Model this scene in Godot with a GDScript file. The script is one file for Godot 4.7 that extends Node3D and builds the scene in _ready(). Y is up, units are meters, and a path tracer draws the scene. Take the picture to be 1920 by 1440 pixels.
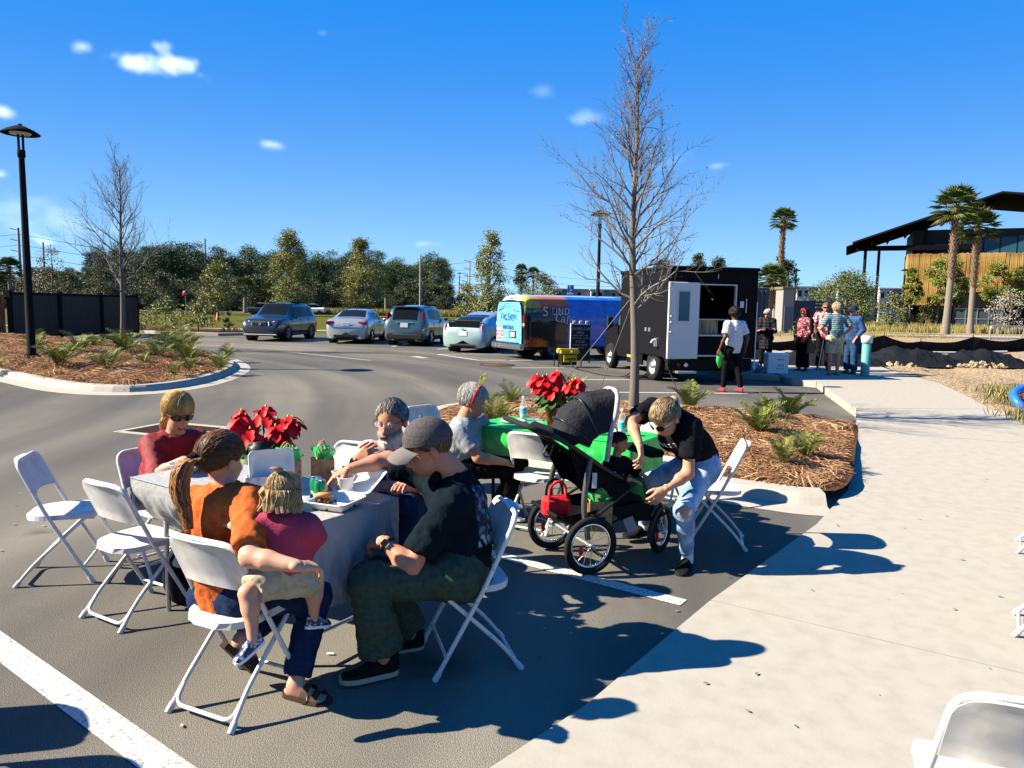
extends Node3D

var rng := RandomNumberGenerator.new()
var mats := {}
var texs := {}
var used := {}
const U := Vector3(0.83, 0, 0.558)
const N := Vector3(0.558, 0, -0.83)

func _ready() -> void:
	rng.seed = 7

	var cam := Camera3D.new()
	cam.name = "camera"
	cam.position = Vector3(0, 1.70, 0)
	cam.rotation_degrees = Vector3(-6.0, 0, 1.0)
	cam.fov = 55.1
	cam.near = 0.05
	cam.far = 4000.0
	add_child(cam)
	cam.current = true

	var env := Environment.new()
	env.background_mode = Environment.BG_SKY
	var sm := ProceduralSkyMaterial.new()
	sm.sky_top_color = Color(0.0, 0.49, 0.875)
	sm.sky_horizon_color = Color(0.70, 0.90, 1.0)
	sm.sky_curve = 0.088
	sm.sky_energy_multiplier = 1.0
	sm.ground_horizon_color = Color(0.50, 0.48, 0.44)
	sm.ground_bottom_color = Color(0.30, 0.29, 0.27)
	sm.ground_energy_multiplier = 1.0
	sm.sun_angle_max = 1.0
	sm.sky_cover = cloud_cover()
	sm.sky_cover_modulate = Color(1, 1, 1, 1)
	var sky := Sky.new()
	sky.sky_material = sm
	env.sky = sky
	env.background_energy_multiplier = 0.315
	env.tonemap_mode = Environment.TONE_MAPPER_LINEAR
	env.tonemap_exposure = 3.9
	env.sdfgi_enabled = true
	env.ssao_enabled = true
	env.ssil_enabled = true
	var we := WorldEnvironment.new()
	we.name = "air"
	we.environment = env
	add_child(we)

	var sun := DirectionalLight3D.new()
	sun.name = "sun"
	sun.light_color = Color(1.0, 0.945, 0.85)
	sun.light_energy = 1.6
	sun.light_angular_distance = 0.5
	sun.shadow_enabled = true
	sun.look_at_from_position(Vector3.ZERO, Vector3(1.42, -1.0, -0.085), Vector3.UP)
	add_child(sun)

	materials()
	setting()
	vegetation()
	buildings()

	vehicles()
	furniture()
	people()
	small_things()

# ------------------------------------------------------------------ scene tree
func numbered(called: String) -> String:
	if not used.has(called):
		used[called] = 0
		return called
	used[called] += 1
	return "%s_%03d" % [called, used[called]]

func tag(o: Node3D, label := "", category := "", group := "", kind := "") -> Node3D:
	if label: o.set_meta("label", label)
	if category: o.set_meta("category", category)
	if group: o.set_meta("group", group)
	if kind: o.set_meta("kind", kind)
	return o

func thing(called: String, label: String, category: String, at := Vector3.ZERO, turn := 0.0, group := "") -> Node3D:
	var o := Node3D.new()
	o.name = numbered(called)
	add_child(o)
	o.position = at
	o.rotation.y = turn
	tag(o, label, category, group)
	return o

func put(called: String, mesh: Mesh, mat: Material, parent: Node3D = null, label := "") -> MeshInstance3D:
	var o := MeshInstance3D.new()
	o.mesh = mesh
	if mat: o.material_override = mat
	o.cast_shadow = GeometryInstance3D.SHADOW_CASTING_SETTING_ON
	if parent == null:
		o.name = numbered(called)
		add_child(o)
	else:
		var k := 0
		var n := called
		while parent.has_node(NodePath(n)):
			k += 1
			n = "%s_%03d" % [called, k]
		o.name = n
		parent.add_child(o, true)
	if label: o.set_meta("label", label)
	return o

func struct(called: String, mesh: Mesh, mat: Material) -> MeshInstance3D:
	var o := put(called, mesh, mat)
	o.set_meta("kind", "structure")
	return o

func dup(o: Node3D, at: Vector3, turn: float, label := "", size := 1.0) -> Node3D:
	var base := String(o.name).rstrip("0123456789").trim_suffix("_")
	var c: Node3D = o.duplicate()
	c.name = numbered(base)
	add_child(c)
	c.position = at
	c.rotation.y = turn
	c.scale = Vector3.ONE * size
	if label: c.set_meta("label", label)
	return c

# ------------------------------------------------------------------ textures and materials
func ntex(key: String, freq: float, ramp: Array, octaves := 4, kind := FastNoiseLite.TYPE_SIMPLEX_SMOOTH, size := 512, stretch := Vector2.ONE) -> ImageTexture:
	if texs.has(key): return texs[key]
	var n := FastNoiseLite.new()
	n.seed = hash(key) % 10000
	n.noise_type = kind
	n.frequency = freq
	n.fractal_octaves = octaves
	var im := n.get_seamless_image(int(size * stretch.x), int(size * stretch.y))
	if stretch != Vector2.ONE: im.resize(size, size, Image.INTERPOLATE_CUBIC)
	im.convert(Image.FORMAT_RGB8)
	var g := Gradient.new()
	var offs := PackedFloat32Array()
	var cols := PackedColorArray()
	for i in ramp.size():
		offs.append(float(i) / (ramp.size() - 1))
		cols.append(ramp[i])
	g.offsets = offs
	g.colors = cols
	var lut: Array[Color] = []
	for i in 256: lut.append(g.sample(i / 255.0))
	var data := im.get_data()
	var out := PackedByteArray()
	out.resize(data.size())
	for i in range(0, data.size(), 3):
		var c: Color = lut[data[i]]
		out[i] = int(c.r * 255); out[i + 1] = int(c.g * 255); out[i + 2] = int(c.b * 255)
	im = Image.create_from_data(size, size, false, Image.FORMAT_RGB8, out)
	texs[key] = ImageTexture.create_from_image(im)
	return texs[key]

func nrm(key: String, freq: float, strength := 4.0, octaves := 4, size := 512, stretch := Vector2.ONE, kind := FastNoiseLite.TYPE_SIMPLEX_SMOOTH) -> ImageTexture:
	if texs.has(key): return texs[key]
	var n := FastNoiseLite.new()
	n.seed = hash(key) % 10000
	n.noise_type = kind
	n.frequency = freq
	n.fractal_octaves = octaves
	var im := n.get_seamless_image(int(size * stretch.x), int(size * stretch.y))
	if stretch != Vector2.ONE: im.resize(size, size, Image.INTERPOLATE_CUBIC)
	im.convert(Image.FORMAT_RGBA8)
	im.bump_map_to_normal_map(strength)
	texs[key] = ImageTexture.create_from_image(im)
	return texs[key]

func lin(r: float, g: float, b: float) -> Color:
	return Color(r, g, b).linear_to_srgb()

func mat(key: String, col: Color, rough := 0.7, metal := 0.0, grain: Texture2D = null, tile := 0.5, bump: Texture2D = null, bump_amount := 0.5) -> StandardMaterial3D:
	if mats.has(key): return mats[key]
	var m := StandardMaterial3D.new()
	m.albedo_color = col.linear_to_srgb()
	m.roughness = rough
	m.metallic = metal
	m.metallic_specular = 0.35 if rough < 0.75 else 0.12
	if grain: m.albedo_texture = grain
	if bump:
		m.normal_enabled = true
		m.normal_texture = bump
		m.normal_scale = bump_amount
	if grain or bump:
		m.uv1_triplanar = true
		m.uv1_scale = Vector3.ONE / tile
	mats[key] = m
	return m

func vmat(key: String, rough := 0.7, bump: Texture2D = null, tile := 0.1, bump_amount := 0.4) -> StandardMaterial3D:
	if mats.has(key): return mats[key]
	var m := mat(key, Color(1, 1, 1), rough, 0.0, null, tile, bump, bump_amount)
	m.vertex_color_use_as_albedo = true
	return m

func leafmat(key: String, back := 0.35) -> StandardMaterial3D:
	if mats.has(key): return mats[key]
	var m := vmat(key, 0.55)
	m.cull_mode = BaseMaterial3D.CULL_DISABLED
	m.backlight_enabled = true
	m.backlight = Color(back, back, back * 0.6)
	return m

func cloud_cover() -> ImageTexture:
	var w := 2048
	var h := 1024
	var im := Image.create(w, h, false, Image.FORMAT_RGBA8)
	im.fill(Color(1, 1, 1, 0))
	var n := FastNoiseLite.new()
	n.seed = 5
	n.frequency = 0.035
	n.fractal_octaves = 5
	for c in [[-25.1, 15.6, 2.65, 1.0, 0.95], [-29.7, 16.0, 0.71, 0.46, 0.4], [-18.1, 11.3, 0.92, 0.29, 0.35], [-32.3, 3.8, 0.71, 0.42, 0.5], [-32.8, 5.1, 4.94, 1.25, 0.14], [-34.2, 11.5, 0.49, 0.42, 0.5], [-34.4, 7.8, 0.42, 0.21, 0.4],
			[5.3, 14.0, 1.34, 0.5, 0.17], [1.7, 15.7, 0.99, 0.54, 0.08], [11.3, 10.9, 1.59, 0.54, 0.12], [15.0, 10.5, 0.78, 0.21, 0.25], [-7.3, 4.7, 1.34, 0.21, 0.25], [-14.3, 18.8, 0.49, 0.12, 0.2], [140, 25, 8, 2, 0.5], [-120, 20, 7, 2, 0.5]]:
		var cx: float = w * c[0] / 360.0
		var cy: float = h * (0.5 - c[1] / 180.0)
		var rx: float = w * c[2] / 360.0
		var ry: float = h * c[3] / 180.0
		for y in range(int(cy - ry * 2.2), int(cy + ry * 2.2) + 1):
			for x in range(int(cx - rx * 1.6), int(cx + rx * 1.6) + 1):
				var dx := (x - cx) / rx
				var dy := (y - cy) / ry
				var v := n.get_noise_2d(x * 1.6, y * 3.0)
				var a: float = (1.0 - sqrt(dx * dx + dy * dy) + v * 1.1) * c[4] * 1.3
				if a > 0:
					var xx := posmod(x, w)
					var old := im.get_pixel(xx, y).a
					im.set_pixel(xx, y, Color(1, 1, 1, minf(0.95, maxf(old, a))))
	return ImageTexture.create_from_image(im)

# ------------------------------------------------------------------ shapes
func mb() -> SurfaceTool:
	var st := SurfaceTool.new()
	st.begin(Mesh.PRIMITIVE_TRIANGLES)
	return st

func done(st: SurfaceTool, smooth := false) -> ArrayMesh:
	if smooth: st.index()
	st.generate_normals()
	return st.commit()

func tri(st: SurfaceTool, a: Vector3, b: Vector3, c: Vector3) -> void:
	st.add_vertex(a); st.add_vertex(b); st.add_vertex(c)

func quad(st: SurfaceTool, a: Vector3, b: Vector3, c: Vector3, d: Vector3) -> void:
	tri(st, a, b, c)
	tri(st, a, c, d)

func bx(st: SurfaceTool, c: Vector3, s: Vector3, bevel := 0.0, b := Basis()) -> void:
	st.set_smooth_group(-1)
	var h := s * 0.5
	var e := minf(bevel, minf(h.x, minf(h.y, h.z)) * 0.9)
	if e <= 0.0:
		var p := []
		for i in 8: p.append(c + b * Vector3(h.x * (1 if i & 1 else -1), h.y * (1 if i & 2 else -1), h.z * (1 if i & 4 else -1)))
		for f in [[0, 2, 3, 1], [4, 5, 7, 6], [0, 4, 6, 2], [1, 3, 7, 5], [0, 1, 5, 4], [2, 6, 7, 3]]:
			quad(st, p[f[3]], p[f[2]], p[f[1]], p[f[0]])
		return
	var ax := [Vector3(1, 0, 0), Vector3(0, 1, 0), Vector3(0, 0, 1)]
	for i in 3:
		var n: Vector3 = ax[i]
		var u: Vector3 = ax[(i + 1) % 3]
		var v: Vector3 = ax[(i + 2) % 3]
		for sg in [-1.0, 1.0]:
			var q := []
			for k in [[-1, -1], [1, -1], [1, 1], [-1, 1]]:
				q.append(c + b * (n * sg * h[i] + u * k[0] * (h[(i + 1) % 3] - e) + v * k[1] * (h[(i + 2) % 3] - e)))
			if sg > 0: quad(st, q[3], q[2], q[1], q[0])
			else: quad(st, q[0], q[1], q[2], q[3])
		for k in [[1, 1], [-1, 1], [-1, -1], [1, -1]]:
			var a1: Vector3 = u * k[0] * h[(i + 1) % 3] + v * k[1] * (h[(i + 2) % 3] - e)
			var a2: Vector3 = u * k[0] * (h[(i + 1) % 3] - e) + v * k[1] * h[(i + 2) % 3]
			var l: Vector3 = n * (h[i] - e)
			var w: bool = k[0] * k[1] > 0
			if w: quad(st, c + b * (a1 - l), c + b * (a2 - l) , c + b * (a2 + l), c + b * (a1 + l))
			else: quad(st, c + b * (a1 + l), c + b * (a2 + l), c + b * (a2 - l), c + b * (a1 - l))
	for sx in [-1.0, 1.0]:
		for sy in [-1.0, 1.0]:
			for sz in [-1.0, 1.0]:
				var a := c + b * Vector3(sx * h.x, sy * (h.y - e), sz * (h.z - e))
				var d := c + b * Vector3(sx * (h.x - e), sy * h.y, sz * (h.z - e))
				var g := c + b * Vector3(sx * (h.x - e), sy * (h.y - e), sz * h.z)
				if sx * sy * sz > 0: tri(st, a, g, d)
				else: tri(st, a, d, g)

func box_mesh(s: Vector3, bevel := 0.0, c := Vector3.ZERO, b := Basis()) -> ArrayMesh:
	var st := mb()
	bx(st, c, s, bevel, b)
	return done(st)

func tube(st: SurfaceTool, pts: Array, radii, sides := 8, capped := true, colors: Array = [], closed := false) -> void:
	var n := pts.size()
	var ring := []
	var prev := Vector3.ZERO
	for i in n:
		var t: Vector3
		if closed: t = (pts[(i + 1) % n] - pts[(i + n - 1) % n]).normalized()
		elif i == 0: t = (pts[1] - pts[0]).normalized()
		elif i == n - 1: t = (pts[i] - pts[i - 1]).normalized()
		else: t = ((pts[i + 1] - pts[i]).normalized() + (pts[i] - pts[i - 1]).normalized()).normalized()
		if t == Vector3.ZERO: t = Vector3.UP
		var s: Vector3
		if prev == Vector3.ZERO:
			s = t.cross(Vector3.UP if absf(t.y) < 0.9 else Vector3.RIGHT).normalized()
		else:
			s = (prev - t * prev.dot(t)).normalized()
		prev = s
		var w := t.cross(s)
		var r: float = radii[i] if radii is Array else radii
		var row := PackedVector3Array()
		for k in sides:
			var a := TAU * k / sides
			row.append(pts[i] + (s * cos(a) + w * sin(a)) * r)
		ring.append(row)
	st.set_smooth_group(1)
	var last := n if closed else n - 1
	for i in last:
		var j := (i + 1) % n
		if colors: st.set_color(colors[i])
		for k in sides:
			var k2 := (k + 1) % sides
			quad(st, ring[i][k], ring[i][k2], ring[j][k2], ring[j][k])
	if capped and not closed:
		st.set_smooth_group(-1)
		for k in range(1, sides - 1):
			tri(st, ring[0][0], ring[0][k + 1], ring[0][k])
			tri(st, ring[n - 1][0], ring[n - 1][k], ring[n - 1][k + 1])

func tube_mesh(pts: Array, radii, sides := 8, closed := false) -> ArrayMesh:
	var st := mb()
	tube(st, pts, radii, sides, true, [], closed)
	return done(st)

func rounded(pts: Array, r: float, steps := 4) -> Array:
	var out := [pts[0]]
	for i in range(1, pts.size() - 1):
		var a: Vector3 = pts[i - 1]
		var b: Vector3 = pts[i]
		var c: Vector3 = pts[i + 1]
		var d1 := minf(r, a.distance_to(b) * 0.49)
		var d2 := minf(r, c.distance_to(b) * 0.49)
		var p := b + (a - b).normalized() * d1
		var q := b + (c - b).normalized() * d2
		for k in steps + 1:
			var t := float(k) / steps
			out.append(p.lerp(b, t).lerp(b.lerp(q, t), t))
	out.append(pts[-1])
	return out

func lathe(st: SurfaceTool, prof: Array, sides := 20, c := Vector3.ZERO, b := Basis(), sm := true) -> void:
	for i in prof.size() - 1:
		st.set_smooth_group(1 if sm else -1)
		var p: Vector2 = prof[i]
		var q: Vector2 = prof[i + 1]
		for k in sides:
			var a := TAU * k / sides
			var d := TAU * (k + 1) / sides
			var v1 := c + b * Vector3(cos(a) * p.x, p.y, sin(a) * p.x)
			var v2 := c + b * Vector3(cos(d) * p.x, p.y, sin(d) * p.x)
			var v3 := c + b * Vector3(cos(d) * q.x, q.y, sin(d) * q.x)
			var v4 := c + b * Vector3(cos(a) * q.x, q.y, sin(a) * q.x)
			if p.x < 1e-5: tri(st, v1, v4, v3)
			elif q.x < 1e-5: tri(st, v1, v3, v2)
			else: quad(st, v1, v4, v3, v2)

func lathe_mesh(prof: Array, sides := 20, c := Vector3.ZERO, b := Basis()) -> ArrayMesh:
	var st := mb()
	lathe(st, prof, sides, c, b)
	return done(st)

func grid(st: SurfaceTool, nu: int, nv: int, f: Callable, flip := false, col = null, sm := true) -> void:
	var p := []
	for i in nu + 1:
		var row := PackedVector3Array()
		for j in nv + 1: row.append(f.call(float(i) / nu, float(j) / nv))
		p.append(row)
	st.set_smooth_group(1 if sm else -1)
	for i in nu:
		for j in nv:
			if col != null: st.set_color(col.call((i + 0.5) / nu, (j + 0.5) / nv))
			if flip: quad(st, p[i][j], p[i + 1][j], p[i + 1][j + 1], p[i][j + 1])
			else: quad(st, p[i][j], p[i][j + 1], p[i + 1][j + 1], p[i + 1][j])

func shell(st: SurfaceTool, nu: int, nv: int, f: Callable, g: Callable) -> void:
	grid(st, nu, nv, f)
	grid(st, nu, nv, g, true)
	st.set_smooth_group(-1)
	for i in nu:
		var a := float(i) / nu
		var b := float(i + 1) / nu
		quad(st, f.call(a, 0.0), f.call(b, 0.0), g.call(b, 0.0), g.call(a, 0.0))
		quad(st, f.call(b, 1.0), f.call(a, 1.0), g.call(a, 1.0), g.call(b, 1.0))
	for j in nv:
		var a := float(j) / nv
		var b := float(j + 1) / nv
		quad(st, f.call(0.0, b), f.call(0.0, a), g.call(0.0, a), g.call(0.0, b))
		quad(st, f.call(1.0, a), f.call(1.0, b), g.call(1.0, b), g.call(1.0, a))

func slab(st: SurfaceTool, poly: PackedVector2Array, y1, y0: float, walls := true) -> void:
	var h := func(p: Vector2) -> float: return y1.call(p) if y1 is Callable else y1
	var ids := Geometry2D.triangulate_polygon(poly)
	st.set_smooth_group(-1)
	for i in range(0, ids.size(), 3):
		var v := []
		for k in 3:
			var p := poly[ids[i + k]]
			v.append(Vector3(p.x, h.call(p), p.y))
		if (v[1] - v[0]).cross(v[2] - v[0]).y > 0: tri(st, v[0], v[2], v[1])
		else: tri(st, v[0], v[1], v[2])
	if walls:
		var cw := Geometry2D.is_polygon_clockwise(poly)
		for i in poly.size():
			var p := poly[i]
			var q := poly[(i + 1) % poly.size()]
			var a := Vector3(p.x, h.call(p), p.y)
			var b := Vector3(q.x, h.call(q), q.y)
			var c := Vector3(q.x, y0, q.y)
			var d := Vector3(p.x, y0, p.y)
			if cw: quad(st, a, b, c, d)
			else: quad(st, b, a, d, c)

func ball(st: SurfaceTool, c: Vector3, r: Vector3, b := Basis(), rows := 8, cols := 12, sm := true) -> void:
	grid(st, cols, rows, func(u, v): return c + b * (Vector3(sin(v * PI) * cos(u * TAU), cos(v * PI), sin(v * PI) * sin(u * TAU)) * r), true, null, sm)

func smooth01(a: float, b: float, x: float) -> float:
	return smoothstep(a, b, x)

func catmull(pts: Array, steps := 6) -> Array:
	var out := []
	for i in pts.size() - 1:
		var a: Vector3 = pts[maxi(i - 1, 0)]
		var b: Vector3 = pts[i]
		var c: Vector3 = pts[i + 1]
		var d: Vector3 = pts[mini(i + 2, pts.size() - 1)]
		for k in steps: out.append(b.cubic_interpolate(c, a, d, float(k) / steps))
	out.append(pts[-1])
	return out

func text_mesh(s: String, h: float, depth := 0.003, font := "Droid Sans", bold := false) -> TextMesh:
	var t := TextMesh.new()
	t.text = s
	var f := SystemFont.new()
	f.font_names = PackedStringArray([font])
	if bold: f.font_weight = 700
	t.font = f
	t.font_size = 64
	t.pixel_size = h / 47.0
	t.depth = depth
	t.curve_step = 2.0
	return t

# ------------------------------------------------------------------ the setting
func materials() -> void:
	var fine := ntex("asphalt_fine", 0.2, [Color(0.30, 0.30, 0.31), Color(0.62, 0.61, 0.60), Color(0.80, 0.79, 0.77), Color(1, 0.99, 0.97)], 3, FastNoiseLite.TYPE_SIMPLEX, 1024)
	var m := StandardMaterial3D.new()
	m.albedo_color = lin(0.305, 0.305, 0.30)
	m.albedo_texture = fine
	m.roughness = 0.88
	m.metallic_specular = 0.2
	m.normal_enabled = true
	m.normal_texture = nrm("asphalt_bump", 0.16, 5.0, 3, 1024)
	m.normal_scale = 0.4
	m.uv1_scale = Vector3(1, 1, 1)
	m.detail_enabled = true
	m.detail_blend_mode = BaseMaterial3D.BLEND_MODE_MUL
	m.detail_uv_layer = BaseMaterial3D.DETAIL_UV_2
	m.detail_albedo = asphalt_wear()
	mats.asphalt = m
	var cn := ntex("concrete_n", 0.02, [Color(0.93, 0.925, 0.91), Color(0.975, 0.97, 0.965), Color(1, 1, 0.99)], 6)
	mat("concrete", Color(0.272, 0.260, 0.230), 0.85, 0, cn, 1.7, nrm("conc_b", 0.12, 2.0, 4, 512, Vector2(1, 1)), 0.06)
	mat("kerb", Color(0.285, 0.272, 0.242), 0.85, 0, cn, 0.9, nrm("conc_b", 0.12, 2.0), 0.4)
	var dn := ntex("dirt_n", 0.03, [Color(0.55, 0.5, 0.45), Color(0.85, 0.83, 0.8), Color(1, 1, 1)], 6)
	mat("dirt", Color(0.36, 0.29, 0.20), 0.95, 0, dn, 2.3, nrm("dirt_b", 0.05, 7.0, 5), 1.0)
	mat("mulch", Color(0.15, 0.082, 0.048), 0.95, 0, ntex("mulch_n", 0.09, [Color(0.35, 0.3, 0.3), Color(0.8, 0.75, 0.7), Color(1, 1, 1)], 4), 0.6, nrm("mulch_b", 0.1, 8.0, 4), 1.0)
	var gn := ntex("grass_n", 0.05, [Color(0.45, 0.5, 0.35), Color(0.8, 0.82, 0.7), Color(1, 1, 0.95)], 5)
	mat("lawn", Color(0.13, 0.125, 0.036), 0.9, 0, gn, 3.7, nrm("grass_b", 0.2, 6.0, 3), 0.8)
	mat("field", Color(0.11, 0.10, 0.045), 0.95, 0, gn, 9.0)
	var pn := ntex("paint_n", 0.06, [Color(0.42, 0.42, 0.42), Color(0.88, 0.88, 0.88), Color(1, 1, 1), Color(1, 1, 1)], 5)
	mat("line_paint", Color(0.46, 0.46, 0.44), 0.7, 0, pn, 0.9, nrm("asphalt_bump", 0.16, 5.0, 3, 1024), 0.5)
	mat("worn_paint", Color(0.30, 0.29, 0.27), 0.8, 0, pn, 0.5)
	mat("white_plastic", Color(0.47, 0.47, 0.47), 0.42, 0, ntex("dirt_w", 0.02, [Color(0.82, 0.81, 0.79), Color(0.96, 0.96, 0.95), Color(1, 1, 1)], 5, FastNoiseLite.TYPE_SIMPLEX_SMOOTH, 256), 0.7, nrm("plast", 0.3, 1.0, 2), 0.06)
	mat("white_steel", Color(0.47, 0.47, 0.465), 0.35, 0, ntex("scuff", 0.03, [Color(0.55, 0.53, 0.5), Color(1, 1, 1), Color(1, 1, 1), Color(1, 1, 1), Color(1, 1, 1)], 5, FastNoiseLite.TYPE_SIMPLEX_SMOOTH, 256), 0.35)
	mat("black_metal", Color(0.010, 0.010, 0.011), 0.8)
	mat("black_plastic", Color(0.013, 0.013, 0.014), 0.5)
	mat("rubber", Color(0.016, 0.016, 0.017), 0.75, 0, null, 1, nrm("rub", 0.2, 3.0, 2), 0.3)
	mat("chrome", Color(0.65, 0.66, 0.68), 0.18, 1.0)
	mat("steel", Color(0.42, 0.43, 0.44), 0.4, 0.9)
	mat("glass_dark", Color(0.006, 0.008, 0.009), 0.06).metallic_specular = 0.22
	var wn := ntex("wood_n", 0.02, [Color(0.55, 0.45, 0.35), Color(0.85, 0.8, 0.7), Color(1, 1, 0.95)], 4, FastNoiseLite.TYPE_SIMPLEX_SMOOTH, 512, Vector2(1, 0.12))
	mat("wood", Color(0.42, 0.22, 0.075), 0.7, 0, wn, 1.2)
	mat("bark", Color(0.20, 0.175, 0.145), 0.9, 0, ntex("bark_n", 0.05, [Color(0.4, 0.38, 0.35), Color(0.8, 0.8, 0.78), Color(1, 1, 1)], 5), 0.4, nrm("bark_b", 0.06, 6.0, 4), 0.8)

func asphalt_wear() -> ImageTexture:
	var s := 1024
	var a := FastNoiseLite.new()
	a.seed = 3
	a.frequency = 0.006
	a.fractal_octaves = 5
	a.domain_warp_enabled = true
	a.domain_warp_amplitude = 40
	var b := FastNoiseLite.new()
	b.seed = 9
	b.frequency = 0.012
	b.fractal_octaves = 4
	var data := PackedByteArray()
	data.resize(s * s * 3)
	var c0 := Vector2(430, 560)
	for y in s:
		for x in s:
			var v := a.get_noise_2d(x, y) * 0.8
			var p := Vector2(x, y) - c0
			var streak := b.get_noise_2d(p.length() * 3.2, p.angle() * 60.0)
			var k := clampf(0.80 + 0.22 * v + 0.20 * streak, 0.45, 1.0)
			var warm := clampf(0.5 + v * 1.2 + streak * 0.8, 0, 1)
			var i := (y * s + x) * 3
			data[i] = int(255 * k)
			data[i + 1] = int(255 * k * lerpf(1.0, 0.985, warm))
			data[i + 2] = int(255 * k * lerpf(1.0, 0.945, warm))
	var im := Image.create_from_data(s, s, false, Image.FORMAT_RGB8, data)
	for k in 70:
		var c := Vector2(rng.randf() * s, rng.randf() * s) if k > 14 else Vector2((46.0 + rng.randf_range(-3.5, 1.2)) / 60.0, (41.0 + rng.randf_range(-8.0, -2.2)) / 60.0) * s
		var r := rng.randf_range(1.0, 5.0)
		for y in range(-7, 8):
			for x in range(-7, 8):
				var q := (c + Vector2(x, y)).clamp(Vector2.ZERO, Vector2(s - 1, s - 1))
				var f := clampf((r - Vector2(x, y * 1.4).length()) / r + b.get_noise_2d(q.x * 30, q.y * 30) * 0.6, 0, 1) * 0.4
				var p := im.get_pixelv(q)
				im.set_pixelv(q, p.lerp(Color(0.25, 0.24, 0.23) if k % 3 else Color(1, 0.98, 0.94), f))
	return ImageTexture.create_from_image(im)

func walk_height(p: Vector2) -> float:
	return lerpf(0.012, 0.14, smoothstep(-6.5, -11.5, p.y))

func offset_poly(poly: PackedVector2Array, d: float) -> PackedVector2Array:
	var r := Geometry2D.offset_polygon(poly, d, Geometry2D.JOIN_ROUND)
	var best: PackedVector2Array = r[0]
	for q in r:
		if q.size() > best.size(): best = q
	return best

func closed_curve(pts: Array, steps := 5) -> PackedVector2Array:
	var out := PackedVector2Array()
	var n := pts.size()
	for i in n:
		var a: Vector2 = pts[(i + n - 1) % n]
		var b: Vector2 = pts[i]
		var c: Vector2 = pts[(i + 1) % n]
		var d: Vector2 = pts[(i + 2) % n]
		for k in steps: out.append(b.cubic_interpolate(c, a, d, float(k) / steps))
	return out

func mound(poly: PackedVector2Array, rim: float, high: float, wide: float, step: float) -> ArrayMesh:
	var st := mb()
	var n := FastNoiseLite.new()
	n.frequency = 0.9
	n.seed = 4
	var bb := Rect2(poly[0], Vector2.ZERO)
	for p in poly: bb = bb.expand(p)
	var pts := PackedVector2Array()
	for p in poly: pts.append(p)
	var y := bb.position.y
	while y < bb.end.y:
		var x := bb.position.x
		while x < bb.end.x:
			var q := Vector2(x + rng.randf_range(-0.3, 0.3) * step, y + rng.randf_range(-0.3, 0.3) * step)
			if Geometry2D.is_point_in_polygon(q, poly) and edge_distance(q, poly) > step * 0.45: pts.append(q)
			x += step
		y += step
	var ids := Geometry2D.triangulate_delaunay(pts)
	st.set_smooth_group(1)
	for i in range(0, ids.size(), 3):
		var c := (pts[ids[i]] + pts[ids[i + 1]] + pts[ids[i + 2]]) / 3.0
		if not Geometry2D.is_point_in_polygon(c, poly): continue
		var v := []
		for k in 3:
			var p := pts[ids[i + k]]
			v.append(Vector3(p.x, mound_height(p, poly, rim, high, wide) + n.get_noise_2d(p.x, p.y) * 0.03, p.y))
		if (v[1] - v[0]).cross(v[2] - v[0]).y > 0: tri(st, v[0], v[2], v[1])
		else: tri(st, v[0], v[1], v[2])
	return done(st)

func edge_distance(q: Vector2, poly: PackedVector2Array) -> float:
	var best := 1e9
	for i in poly.size():
		best = minf(best, q.distance_squared_to(Geometry2D.get_closest_point_to_segment(q, poly[i], poly[(i + 1) % poly.size()])))
	return sqrt(best)

func mound_height(p: Vector2, poly: PackedVector2Array, rim: float, high: float, wide: float) -> float:
	return lerpf(rim, high, smoothstep(0.0, wide, edge_distance(p, poly)))

func straw(called: String, poly: PackedVector2Array, rim: float, high: float, wide: float, count: int, size: float) -> void:
	var st := mb()
	st.set_smooth_group(-1)
	for s in 3:
		var y := 0.0
		for k in 3:
			var a := Vector3(0.05 * s - 0.05, 0.004 + 0.028 * sin(k * 1.05), (k - 1.5) * 0.08)
			var b := Vector3(0.05 * s - 0.05 + 0.012 * k * (s - 1), 0.004 + 0.028 * sin((k + 1) * 1.05), (k - 0.5) * 0.08)
			quad(st, a - Vector3(0.0035, 0, 0), a + Vector3(0.0035, 0, 0), b + Vector3(0.003, 0.001, 0), b - Vector3(0.003, 0, 0))
	var mm := MultiMesh.new()
	mm.transform_format = MultiMesh.TRANSFORM_3D
	mm.use_colors = true
	mm.mesh = done(st)
	mm.instance_count = count
	var bb := Rect2(poly[0], Vector2.ZERO)
	for p in poly: bb = bb.expand(p)
	for i in count:
		var q := Vector2.ZERO
		for t in 60:
			q = Vector2(rng.randf_range(bb.position.x, bb.end.x), rng.randf_range(bb.position.y, bb.end.y))
			if Geometry2D.is_point_in_polygon(q, poly): break
		var b := Basis.from_euler(Vector3(rng.randf_range(-0.3, 0.3), rng.randf() * TAU, rng.randf_range(-0.5, 0.5))).scaled(Vector3.ONE * size * rng.randf_range(0.6, 1.3))
		mm.set_instance_transform(i, Transform3D(b, Vector3(q.x, mound_height(q, poly, rim, high, wide) + 0.012, q.y)))
		var k := rng.randf()
		mm.set_instance_color(i, Color(0.30, 0.165, 0.085).lerp(Color(0.11, 0.055, 0.032), k) if rng.randf() > 0.12 else Color(0.42, 0.29, 0.17))
	var o := MultiMeshInstance3D.new()
	o.name = numbered(called)
	o.multimesh = mm
	o.material_override = vmat("straw", 0.8)
	add_child(o)
	tag(o, "brown pine straw strewn over the planting bed " + ("beside the walkway" if size < 1.2 else "round the tall black lamp post"), "pine straw", "", "stuff")

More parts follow.
